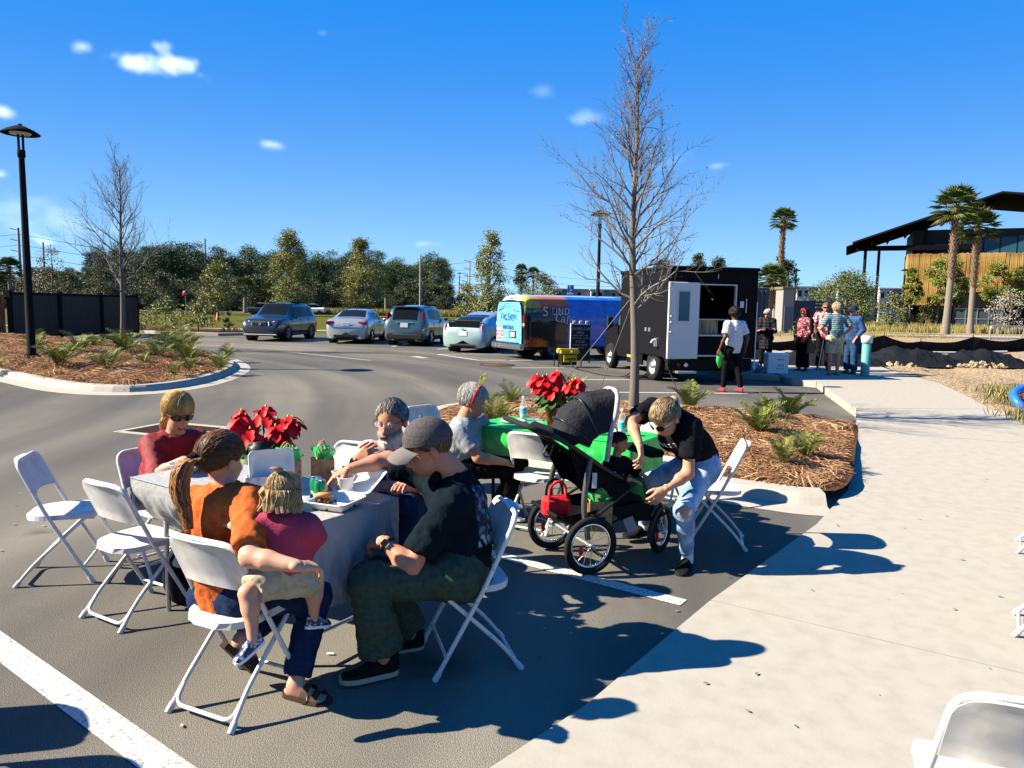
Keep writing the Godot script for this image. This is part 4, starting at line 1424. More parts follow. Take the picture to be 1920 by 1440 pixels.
func strands(path: Array, r0: float, r1: float, count: int, c1: Color, c2: Color, flare := 0.0) -> ArrayMesh:
	var st := mb()
	for k in count:
		var a := k * 2.4
		var q := sqrt((k + 0.5) / count)
		var off := Vector3(cos(a), 0, sin(a)) * q
		var pts := []
		var rad := []
		var m := path.size()
		var tone := c1.lerp(c2, rng.randf())
		var cols := []
		for i in m:
			var f := float(i) / (m - 1)
			var rr := lerpf(r0, r1, f) * (1.0 + flare * sin(f * PI))
			pts.append(path[i] + (off + Vector3(rng.randf_range(-0.12, 0.12), rng.randf_range(-0.1, 0.1), rng.randf_range(-0.12, 0.12))) * rr)
			rad.append(rr * 0.105 * (1.0 - 0.75 * f * f) + 0.0008)
			cols.append(tone)
		tube(st, pts, rad, 4, false, cols)
	return done(st)

func shades(t: Node3D, c: Vector3, b: Basis, s: float, lens: Material, frame: Material, half_w := 0.030, half_h := 0.019, tilt := 0.0, called := "sunglasses") -> void:
	var st := mb()
	for sx in [-1.0, 1.0]:
		var f := func(u: float, v: float, out: float) -> Vector3:
			var x: float = (u - 0.5) * 2.0
			var y: float = (v - 0.5) * 2.0
			var px: float = sx * 0.036 + x * half_w * (1.0 - 0.12 * y * y)
			var py: float = 0.004 + y * half_h * sqrt(maxf(0.0, 1.0 - pow(absf(x), 4.0)))
			return c + b * (Vector3(px, py, sqrt(maxf(0.0, 1.0 - px * px / 0.0125)) * 0.107 + out + tilt * py) * s)
		shell(st, 10, 6, func(u, v): return f.call(u, v, 0.0015), func(u, v): return f.call(u, v, -0.0015))
	var o := put(called, done(st), lens, t)
	st = mb()
	for sx in [-1.0, 1.0]:
		tube(st, [c + b * (Vector3(sx * 0.066, 0.012, 0.087) * s), c + b * (Vector3(sx * 0.080, 0.012, 0.05) * s), c + b * (Vector3(sx * 0.084, 0.008, -0.015) * s)], 0.0026 * s, 5)
	tube(st, [c + b * (Vector3(-0.012, 0.012, 0.109) * s), c + b * (Vector3(0.012, 0.012, 0.109) * s)], 0.003 * s, 5)
	put("frame", done(st), frame, o)

func person(label: String, J: Dictionary, o: Dictionary) -> Node3D:
	var pel: Vector3 = J.pel
	var t := thing("person", label, "person", Vector3(pel.x, o.get("floor", 0.0), pel.z))
	var w := Transform3D(Basis(), -t.position)
	var j := {}
	for k in J: j[k] = w * (J[k] as Vector3)
	var s: float = o.get("s", 0.94)
	var hu0: Vector3 = (j.hd - j.nk).normalized()
	j.hd -= hu0 * o.get("sink", 0.026)
	var g: float = o.get("g", 1.0) * s
	var cell: float = o.get("cell", 0.013)
	var child: bool = o.get("child", false)
	var skin: Color = o.get("skin", Color(0.36, 0.185, 0.115))
	var up: Vector3 = (j.nk - j.pel).normalized()
	var right: Vector3 = (j.shr - j.shl).normalized()
	right = (right - up * right.dot(up)).normalized()
	var fwd := up.cross(right)
	var chest: Vector3 = j.nk - up * 0.15 * s

	var st := mb()
	var bones := []
	bones.append(bone(j.pel + up * 0.03 * s, chest, 0.085 * g, 0.09 * g, 0.05, right, 1.25))
	bones.append(bone(j.shl.lerp(j.nk, 0.12), j.shr.lerp(j.nk, 0.12), 0.045 * s, 0.045 * s, 0.05))
	bones.append(bone(j.nk - up * 0.03 * s, j.hd - (j.hd - j.nk).normalized() * 0.03 * s, o.get("neck", 0.055) * s, o.get("neck", 0.055) * 0.95 * s, 0.04))
	for q in ["l", "r"]:
		var el: Vector3 = j["el" + q]
		var wr: Vector3 = j["wr" + q]
		bones.append(bone(j["sh" + q], el, 0.049 * g, 0.040 * g, 0.03))
		bones.append(bone(el, el.lerp(wr, 0.35), 0.039 * g, 0.041 * g, 0.03))
		bones.append(bone(el.lerp(wr, 0.35), wr, 0.041 * g, 0.0265 * g, 0.02))
		if j.has("kn" + q):
			var kn: Vector3 = j["kn" + q]
			var an: Vector3 = j["an" + q]
			var back: Vector3 = (kn - j["hip" + q]).normalized() * -0.014 * s
			bones.append(bone(j["hip" + q], kn, 0.074 * g, 0.050 * g, 0.05))
			bones.append(bone(kn, kn.lerp(an, 0.32) + back, 0.049 * g, 0.053 * g, 0.03))
			bones.append(bone(kn.lerp(an, 0.32) + back, an, 0.053 * g, 0.034 * g, 0.03))
			if o.get("feet", false):
				var td: Vector3 = (o.get("toe" + q, fwd) as Vector3).normalized()
				bones.append(bone(an - Vector3(0, 0.02, 0) * s, an + (td * 0.10 - Vector3(0, 0.055, 0)) * s, 0.034 * s, 0.026 * s, 0.03))
				bones.append(bone(an - (td * 0.03 + Vector3(0, 0.045, 0)) * s, an + (td * 0.03 - Vector3(0, 0.05, 0)) * s, 0.03 * s, 0.028 * s, 0.03))
				for k in 5:
					var sd := td.cross(Vector3.UP) * (k - 2.0) * 0.016 * s
					bones.append(bone(an + (td * 0.09 - Vector3(0, 0.058, 0)) * s + sd, an + (td * (0.148 - 0.006 * absf(k - 1.5)) - Vector3(0, 0.066, 0)) * s + sd * 1.1, 0.016 * s, 0.010 * s, 0.006))
	var mottle := FastNoiseLite.new()
	mottle.frequency = 9.0
	var tint := func(p: Vector3) -> Color:
		var k := mottle.get_noise_3dv(p)
		return Color(skin.r * (1.0 + 0.10 * k), skin.g * (1.0 - 0.05 * k), skin.b * (1.0 - 0.10 * k))
	blob(st, bones, cell, 0.0, 14.0, tint)
	for q in ["l", "r"]:
		var hd: Dictionary = o.get("hand" + q, {})
		var d: Vector3 = hd.get("d", (j["wr" + q] - j["el" + q]).normalized())
		var hb := hand_bones(j["wr" + q], d, hd.get("p", Vector3.DOWN if absf(d.y) < 0.8 else -right * (1.0 if q == "r" else -1.0)), q == "r", s * hd.get("s", 1.0), hd.get("curl", 0.5), hd.get("spread", 0.06), hd.get("thumb", 0.35))
		blob(st, hb, o.get("hand_cell", 0.0035 if not child else 0.003), 0.0, 14.0, tint)
	var hs: float = o.get("head", 1.07) * s
	var hf: Vector3 = (o.get("face", fwd) as Vector3).normalized()
	var hu: Vector3 = o.get("head_up", Vector3.UP)
	hu = (hu - hf * hu.dot(hf)).normalized()
	var hb := Basis(-hf.cross(hu).normalized() * -1.0, hu, hf)   # x right of the viewer's face, y up, z forward
	hb.x = hu.cross(hf)
	head_skin(st, j.hd, hb, hs, skin, o)
	put("body", done(st), skin_mat(), t)
	var hd_: Vector3 = j.hd

	if not o.get("no_eyes", false):
		for sx in [-1.0, 1.0]:
			var c: Vector3 = hd_ + hb * (Vector3(sx * 0.031, 0.003, 0.078 if not child else 0.074) * hs)
			st = mb()
			ball(st, c, Vector3.ONE * 0.0125 * hs, hb, 8, 12)
			var e := put("eye", done(st), mat("eye_white", Color(0.55, 0.52, 0.50), 0.25), t)
			st = mb()
			ball(st, c + hb * (Vector3(0, -0.001, 0.0085) * hs), Vector3(0.0062, 0.0062, 0.0048) * hs, hb, 6, 10)
			put("iris", done(st), mat("iris", Color(0.025, 0.018, 0.014), 0.15), e)
			st = mb()
			grid(st, 8, 5, func(u, v):
				var a: float = (u - 0.5) * 2.6
				var b: float = lerpf(0.18, 1.5, v)
				return c + hb * (Vector3(sin(a) * cos(b), sin(b), cos(a) * cos(b)) * 0.0142 * hs))
			put("eyelid", done(st), mat("lid%d" % int(skin.r * 1000), Color(skin.r * 0.8, skin.g * 0.68, skin.b * 0.66), 0.6), e)

	if o.has("shirt"):
		var sh: Dictionary = o.shirt
		var b := []
		var loose: float = sh.get("loose", 1.0)
		var hem: float = sh.get("hem", -0.07)
		b.append(bone(j.pel + up * hem * s, j.pel + up * 0.16 * s, 0.118 * g * loose, 0.120 * g * loose, 0.05, right, 1.26, false, true))
		b.append(bone(j.pel + up * 0.16 * s, chest, 0.120 * g * loose, 0.122 * g, 0.05, right, 1.24))
		b.append(bone(j.shl.lerp(j.nk, 0.16) - up * 0.035 * s, j.shr.lerp(j.nk, 0.16) - up * 0.035 * s, 0.072 * g, 0.072 * g, 0.07))
		b.append(bone(chest, j.nk - up * 0.005 * s, 0.095 * s, 0.066 * s, 0.06, right, 1.1, true))
		if sh.has("belly"): b.append(bone(j.pel + up * 0.13 * s + fwd * 0.05 * s, j.pel + up * 0.17 * s + fwd * 0.06 * s, sh.belly * s, sh.belly * s, 0.08))
		if sh.has("bust"):
			for sx in [-1.0, 1.0]: b.append(bone(chest - up * 0.04 * s + fwd * 0.085 * s + right * sx * 0.065 * s, chest - up * 0.05 * s + fwd * 0.09 * s + right * sx * 0.065 * s, sh.bust * s, sh.bust * s, 0.06))
		for q in ["l", "r"]:
			var l: float = sh.get("sleeve", 0.62)
			var sp: Vector3 = j["sh" + q] - up * 0.012 * s
			var el: Vector3 = j["el" + q]
			if l <= 1.0:
				b.append(bone(sp, sp.lerp(el, l), 0.066 * g, 0.064 * g * sh.get("cuff", 1.0), 0.05, Vector3.ZERO, 1.0, true))
			else:
				b.append(bone(sp, el, 0.066 * g, 0.054 * g, 0.05))
				b.append(bone(el, el.lerp(j["wr" + q], l - 1.0), 0.054 * g, 0.040 * g, 0.03, Vector3.ZERO, 1.0, true))
		st = mb()
		blob(st, b, cell, sh.get("fold", 0.006) * 1.3, 7.5, sh.get("paint"))
		put(sh.get("name", "shirt"), done(st), sh.mat, t)
		if sh.get("collar", true):
			var ring := []
			var ax: Vector3 = (up * 0.8 + (j.hd - j.nk).normalized() * 0.5 - fwd * 0.15).normalized()
			var e1 := ax.cross(right).normalized()
			var e2 := ax.cross(e1)
			for k in 20: ring.append(j.nk + ax * 0.004 * s + (e1 * cos(TAU * k / 20) + e2 * sin(TAU * k / 20)) * 0.067 * s * sh.get("neck", 1.0))
			put("collar", tube_mesh(ring, 0.0085 * s, 6, true), sh.get("collar_mat", sh.mat if not sh.has("paint") else mat("collar_dark", Color(0.02, 0.02, 0.025), 0.8)), t)
	if o.has("pants"):
		var pa: Dictionary = o.pants
		var b := []
		var lg: float = pa.get("loose", 1.0)
		b.append(bone(j.hipl, j.hipr, 0.104 * g, 0.104 * g, 0.05))
		b.append(bone(j.pel - up * 0.02 * s, j.pel + up * 0.09 * s, 0.104 * g, 0.108 * g, 0.05, right, 1.28, true))
		var l: float = pa.get("length", 1.93)
		for q in ["l", "r"]:
			if not j.has("kn" + q): continue
			var kn: Vector3 = j["kn" + q]
			var an: Vector3 = j["an" + q]
			if l <= 1.0:
				b.append(bone(j["hip" + q], (j["hip" + q] as Vector3).lerp(kn, l), 0.095 * g * lg, 0.082 * g * lg, 0.05, Vector3.ZERO, 1.0, true))
			else:
				b.append(bone(j["hip" + q], kn, 0.094 * g * lg, 0.067 * g * lg, 0.06))
				b.append(bone(kn, kn.lerp(an, l - 1.0), 0.066 * g * lg, pa.get("ankle", 0.050) * g * lg, 0.03, Vector3.ZERO, 1.0, true))
		st = mb()
		blob(st, b, cell, pa.get("fold", 0.006) * 1.3, 7.0, pa.get("paint"))
		put(pa.get("name", "trousers"), done(st), pa.mat, t)
	if o.has("shoes"):
		for q in ["l", "r"]:
			if j.has("an" + q): shoe("shoe", t, j["an" + q], o.get("toe" + q, fwd), o.get("toe_up" + q, Vector3.UP), s * o.get("shoe_size", 1.0), o.shoes[0], o.shoes[1], o.get("shoe_high", 0.075))
	t.set_meta("frame", [hd_, hb, hs])
	return t

func skin_mat() -> StandardMaterial3D:
	if mats.has("skin"): return mats.skin
	var m := vmat("skin", 0.52, nrm("skin_b", 0.25, 1.5, 2, 256), 0.03, 0.25)
	m.subsurf_scatter_enabled = true
	m.subsurf_scatter_strength = 0.12
	return m

func cloth(key: String, c: Color, rough := 0.9, weave := 0.035, bump := 0.5) -> StandardMaterial3D:
	if mats.has(key): return mats[key]
	return mat(key, c, rough, 0, ntex("cloth_n", 0.03, [Color(0.72, 0.72, 0.72), Color(0.95, 0.95, 0.95), Color(1, 1, 1)], 5, FastNoiseLite.TYPE_SIMPLEX_SMOOTH, 256), weave * 12.0, nrm("creases", 0.016, 9.0, 5, 512, Vector2.ONE, FastNoiseLite.TYPE_SIMPLEX), bump * 0.7)

# ------------------------------------------------------------------ buildings, fences, posts
func buildings() -> void:

	var B := thing("timber_building", "timber clad building under a large dark overhanging roof", "building", V(42.9, 0, -81), -0.42)
	var roof := mat("dark_roof", Color(0.008, 0.008, 0.009), 0.8)
	var steel := mat("roof_steel", Color(0.005, 0.004, 0.004), 0.8)
	var st := mb()
	var rf := [V(-5.7, 9.4, -0.9), V(8.2, 14.35, -0.9), V(24, 12.4, -0.9)]
	for k in 2:
		var a: Vector3 = rf[k]
		var b: Vector3 = rf[k + 1]
		var d := V(0, 0, -13)
		var u := V(0, 0.22, 0)
		st.set_smooth_group(-1)
		quad(st, a + u, a + d + u, b + d + u, b + u)
		quad(st, a, b, b + d, a + d)
		quad(st, a, a + u, b + u, b)
		quad(st, a + d, b + d, b + d + u, a + d + u)
		if k == 0: quad(st, a, a + d, a + d + u, a + u)
		else: quad(st, b, b + u, b + d + u, b + d)
	var R := put("roof", done(st), roof, B)
	for k in 6:
		var z := -1.3 - k * 2.2
		put("rafter", tube_mesh([V(-6.3, 9.02, z), V(8.2, 14.13, z)], 0.14, 4), steel, R)
	for k in 7:
		var f := k / 6.0
		var p := rf[0] as Vector3
		var q := rf[1] as Vector3
		put("purlin", box_mesh(V(0.16, 0.30, 12.6), 0.0, p.lerp(q, f * 0.84 + 0.15) + V(0, -0.30, -7.4)), steel, R)
	st = mb()
	bx(st, V(0.5, 8.95, -2.2), V(11.5, 0.55, 0.35))
	put("beam", done(st), steel, R)
	for c in [[-4.3, 8.9, -2.2], [-2.5, 9.6, -14], [5.0, 12.9, -2.4], [1.6, 11.6, -2.3]]:
		put("column", tube_mesh([V(c[0], 0, c[2]), V(c[0], c[1], c[2])], 0.17, 8), mats.black_metal, B)
	put("core_wall", box_mesh(V(19, 11.0, 10), 0, V(10.0, 5.5, -8.6)), mat("core_dark", Color(0.018, 0.018, 0.020), 0.7), B)
	for k in 9:
		var x := 3.4 + k * 1.55
		put("clerestory_pane", box_mesh(V(1.42, 1.4 + 0.16 * k, 0.06), 0, V(x, 8.75 + 0.08 * k, -3.5)), mat("blue_glass", Color(0.015, 0.06, 0.085), 0.05), B)
	var wood := []
	for k in 5:
		var v := rng.randf_range(0.75, 1.15)
		wood.append(mat("cladding_%d" % k, Color(0.37 * v, 0.245 * v * rng.randf_range(0.92, 1.08), 0.105 * v), 0.75, 0, texs.wood_n, 2.5))
	var opening := Vector2(4.7, 8.9)
	var x: float = 0.0
	var boards := []
	for k in 6: boards.append(box_mesh(V(0.155, 5.5, 0.06 + 0.025 * (k % 3)), 0.012))
	var short := box_mesh(V(0.155, 4.1, 0.08), 0.012)
	var n := 0
	while x < 14.0:
		var inop := x > opening.x and x < opening.y
		var m := put("board", short if inop else boards[rng.randi() % 6], wood[rng.randi() % 5], B)
		m.position = V(x, 2.55 + (3.55 if inop else 2.82) + 0.02 * x * 0.0 + rng.randf_range(-0.06, 0.06), rng.randf_range(-0.03, 0.03))
		x += 0.175
		n += 1
	for k in 24:
		var m := put("board", boards[k % 6], wood[k % 5], B)
		m.position = V(-0.1, 5.4, -0.2 - k * 0.175)
		m.rotation.y = PI / 2
	put("soffit", box_mesh(V(14.2, 0.12, 4.2), 0, V(7, 2.52, -2.2)), roof, B)
	put("back_panel", box_mesh(V(14.1, 5.4, 0.1), 0, V(7.0, 5.25, -0.16)), roof, B)
	for k in 16:
		var gx := 0.6 + k * 0.95
		put("window", box_mesh(V(0.85, 2.35, 0.05), 0, V(gx, 1.25, -3.1)), mats.glass_dark, B)
		put("mullion", box_mesh(V(0.08, 2.45, 0.14), 0, V(gx - 0.475, 1.22, -3.1)), mats.black_metal, B)
	for r in 3:
		for k in 4:
			put("entrance_pane", box_mesh(V(0.98, 0.98, 0.05), 0, V(5.2 + k * 1.06, 0.75 + r * 1.06, -0.4)), mat("door_glass", Color(0.03, 0.045, 0.055), 0.05), B)
	put("entrance_frame", box_mesh(V(4.4, 3.8, 0.05), 0, V(6.8, 1.9, -0.5)), mat("frame_grey", Color(0.10, 0.105, 0.11), 0.5), B)
	for k in 4: put("entrance_bar", box_mesh(V(4.4, 0.09, 0.12), 0, V(6.8, 0.2 + k * 1.06, -0.38)), mats.steel, B)
	for k in 5: put("entrance_post", box_mesh(V(0.09, 3.6, 0.13), 0, V(4.66 + k * 1.06, 1.8, -0.36)), mats.steel, B)
	put("rust_panel", box_mesh(V(0.5, 3.4, 0.3), 0, V(2.3, 1.7, -0.8)), mat("rust", Color(0.13, 0.06, 0.035), 0.8), B)

	apartments("far", "white apartment block with flat cornices behind the broad oak", V(56, 0, -150), 29.0, 6.4, 7)
	apartments("near", "long low grey apartment block between blue van and food truck", V(6.5, 0, -152), 21.0, 5.2, 5)
	var S := thing("utility_building", "flat roofed beige utility building right of the food truck", "building", V(20.5, 0, -56), 0.1)
	put("wall", box_mesh(V(0.9, 3.3, 1.2), 0.02, V(0, 1.75, 0)), mat("shed_wall", Color(0.19, 0.19, 0.185), 0.85, 0, texs.concrete_n, 2.0), S)
	put("roof", box_mesh(V(1.1, 0.2, 1.4), 0.02, V(0, 3.42, 0)), mat("shed_roof", Color(0.10, 0.095, 0.085), 0.7), S)
	put("door", box_mesh(V(0.7, 2.1, 0.08), 0.01, V(0.05, 1.05, 0.6)), mat("shed_door", Color(0.07, 0.09, 0.11), 0.6), S)
	S = thing("storage_container", "dark blue grey container box standing right behind the food truck", "container", V(10.45, 0, -34), 0.05)
	put("wall", box_mesh(V(2.6, 2.65, 6), 0.03, V(0, 1.45, -3)), mat("container_blue", Color(0.025, 0.042, 0.058), 0.6), S)
	for k in 12: put("rib", box_mesh(V(0.10, 2.4, 0.05), 0.01, V(-1.15 + k * 0.21, 1.45, 0.02)), mats.container_blue, S)
	S = thing("slatted_screen", "dark slatted equipment screen behind the plaid shirted woman", "screen", V(24.4, 0, -60), -0.05)
	put("panel", box_mesh(V(2.2, 2.6, 0.1), 0.01, V(-1.1, 1.3, 0)), mat("screen_blue", Color(0.02, 0.035, 0.05), 0.6), S)
	for k in 9: put("slat", box_mesh(V(2.1, 0.17, 0.05), 0.008, V(1.1, 0.25 + k * 0.28, 0)), mats.screen_blue, S)
	for k in 2: put("post", box_mesh(V(0.1, 2.65, 0.1), 0.01, V(0.02 + k * 2.15, 1.32, -0.06)), mats.screen_blue, S)

	S = thing("panel_fence", "dark brown panelled enclosure fence at the left", "fence", V(-19.75, 0, -29.0))
	var a := V(0, 0, 0)
	var b := V(0.75, 0, -8.3)
	var dir := (b - a).normalized()
	var fb := Basis(dir, Vector3.UP, dir.cross(Vector3.UP))
	var dk := mat("fence_brown", Color(0.020, 0.014, 0.012), 0.55)
	var bd := box_mesh(V(0.150, 1.72, 0.03), 0.008)
	for k in 52:
		var m := put("board", bd, dk, S)
		m.transform = Transform3D(fb, a + dir * (0.12 + k * 0.157) + V(0, 0.98, 0))
	for k in 4:
		put("post", box_mesh(V(0.16, 2.02, 0.16), 0.01, a + dir * (8.33 * k / 3.0) + V(0, 1.01, 0), fb), mats.black_metal, S)
	put("rail", box_mesh(V(8.3, 0.09, 0.10), 0.01, a + dir * 4.17 + V(0, 1.88, 0), fb), mats.black_metal, S)
	put("rail", box_mesh(V(8.3, 0.09, 0.10), 0.01, a + dir * 4.17 + V(0, 0.12, 0), fb), mats.black_metal, S)
	S = thing("gate", "wood toned gate of vertical boards at the left frame edge", "gate", V(-19.75, 0, -28.95), 0.25)
	for k in 22: put("board", box_mesh(V(0.105, 1.7, 0.035), 0.008, V(-0.2 - k * 0.112, 0.98, 0)), mat("gate_wood", Color(0.20, 0.095, 0.045), 0.7, 0, texs.wood_n, 1.0), S)
	for y in [0.3, 1.7]: put("rail", box_mesh(V(2.6, 0.08, 0.04), 0.008, V(-1.4, y, -0.04)), mats.black_metal, S)

	lamp_post("tall black lamp post with conical hat at the left, in the straw bed", V(-12.05, 0.22, -18.4), 5.68, 0.105)
	lamp_post("black lamp post behind the leafless tree and food truck", V(3.75, 0, -33), 6.0, 0.10)
	lamp_post("slim black lamp post right of the slim palm", V(27.7, 0, -73), 5.9, 0.11)
	lamp_post("black lamp post in front of the left end of the timber wall", V(39.4, 0, -75), 6.2, 0.11)
	lamp_post("tiny far lamp post right of the slender tree at the van", V(-9.5, 0, -130), 7.5, 0.12)

	for q in [[-62.2, -150, 14.2, 0.20, 0, "pale utility pole rising from the left part of the pine wood"], [-15.1, -120, 9.8, 0.15, 0, "pale utility pole between green car and wood edge"], [-11.9, -200, 14.0, 0.20, 3, "far pylon pole with short arms left of the slender tree"], [-93.0, -140, 14.8, 0.26, 3, "tall pole with short arms left of the lamp post"], [-13.2, -210, 11.0, 0.16, 2, "shorter far pole beside the pylon pole"], [-94.8, -150, 13.0, 0.2, 0, "second far pole beside the tall pole at the left"]]:
		var P := thing("utility_pole", q[5], "utility pole", V(q[0], 0, q[1]))
		put("shaft", tube_mesh([Vector3.ZERO, V(0, q[2], 0)], [q[3] * 1.25, q[3] * 0.8], 8), mat("pole_grey", Color(0.22, 0.21, 0.20), 0.8), P)
		for k in q[4]: put("arm", tube_mesh([V(0, q[2] - 0.5 - k * 2.0, 0), V(-1.6, q[2] - 0.1 - k * 2.0, 0)], 0.07, 5), mats.black_metal, P)
	for k in 4:
		var w := []
		for i in 17:
			var f := i / 16.0
			w.append(V(lerpf(-200, -93, f), 13.6 - k * 2.0 - 4.0 * sin(f * PI), -140.0))
		for i in range(1, 25):
			var f := i / 24.0
			w.append(V(lerpf(-93, -11.9, f), 13.6 - k * 1.9 - 4.5 * sin(f * PI) - 0.2 * f, lerpf(-140, -200, f)))
		for i in range(1, 13):
			var f := i / 12.0
			w.append(V(lerpf(-11.9, 60, f), 13.4 - k * 1.9 - 3.5 * sin(f * PI), lerpf(-200, -235, f)))
		tag(put("power_line", tube_mesh(w, 0.035, 4), mat("wire_far", Color(0.08, 0.08, 0.085), 0.7)), "thin power line between the far poles, %s of four" % ["topmost", "second from top", "third from top", "lowest"][k], "power line", "power lines")

func apartments(_kind: String, label: String, at: Vector3, wide: float, h: float, bays: int) -> void:
	var A := thing("apartment_block", label, "building", at, 0.0)
	var white := mat("apt_white", Color(0.42, 0.42, 0.43), 0.8)
	var grey := mat("apt_grey", Color(0.22, 0.23, 0.245), 0.8)
	put("wall", box_mesh(V(wide, h, 10), 0, V(wide / 2, h / 2, -5)), grey, A)
	put("roof", box_mesh(V(wide + 0.8, 0.35, 10.8), 0, V(wide / 2, h + 0.17, -5)), mat("apt_roof", Color(0.12, 0.125, 0.135), 0.8), A)
	var w := wide / bays
	for k in bays:
		var x := (k + 0.5) * w
		if k % 2 == 0:
			put("bay", box_mesh(V(w * 0.62, h + 0.15, 1.2), 0, V(x, h / 2, 0.55)), white, A)
			put("cornice", box_mesh(V(w * 0.74, 0.25, 1.7), 0, V(x, h + 0.25, 0.55)), white, A)
		for fl in 3:
			var y := h * (fl + 0.5) / 3.0
			for s in [-0.16, 0.16]:
				var win := put("window", box_mesh(V(w * 0.17, h * 0.19, 0.12), 0, V(x + s * w, y, 1.16 if k % 2 == 0 else 0.03)), mats.glass_dark, A)
				put("window_frame", box_mesh(V(w * 0.21, h * 0.23, 0.08), 0, V(x + s * w, y, 1.14 if k % 2 == 0 else 0.02)), white, win)
		if k % 2 == 1:
			for fl in 3: put("balcony_rail", box_mesh(V(w * 0.8, 0.45, 0.08), 0, V(x, h * fl / 3.0 + 0.5, 0.7)), white, A)

func lamp_post(label: String, at: Vector3, h: float, r: float) -> void:
	var t := thing("street_lamp", label, "street lamp", at)
	var m: Material = mats.black_metal
	put("pole", lathe_mesh([Vector2(r * 1.5, 0), Vector2(r * 1.5, 0.08), Vector2(r, 0.12), Vector2(r * 0.62, h - 0.72), Vector2(r * 0.62, h - 0.66)], 16), m, t)
	put("collar", lathe_mesh([Vector2(r * 0.62, h - 0.80), Vector2(r * 0.85, h - 0.78), Vector2(r * 0.85, h - 0.62), Vector2(0, h - 0.60)], 16), m, t)
	for k in 4:
		var a := TAU * k / 4 + 0.5
		put("rod", tube_mesh([V(cos(a) * r * 0.65, h - 0.62, sin(a) * r * 0.65), V(cos(a) * r * 0.65, h - 0.22, sin(a) * r * 0.65)], 0.014, 6), m, t)
	put("shade", lathe_mesh([Vector2(0.42, h - 0.24), Vector2(0.425, h - 0.225), Vector2(0.30, h - 0.14), Vector2(0.12, h - 0.055), Vector2(0.05, h - 0.04), Vector2(0.045, h), Vector2(0, h)], 24), m, t)
	put("lens", lathe_mesh([Vector2(0.24, h - 0.215), Vector2(0.22, h - 0.245), Vector2(0, h - 0.25)], 16), mat("lamp_lens", Color(0.45, 0.44, 0.40), 0.4), t)

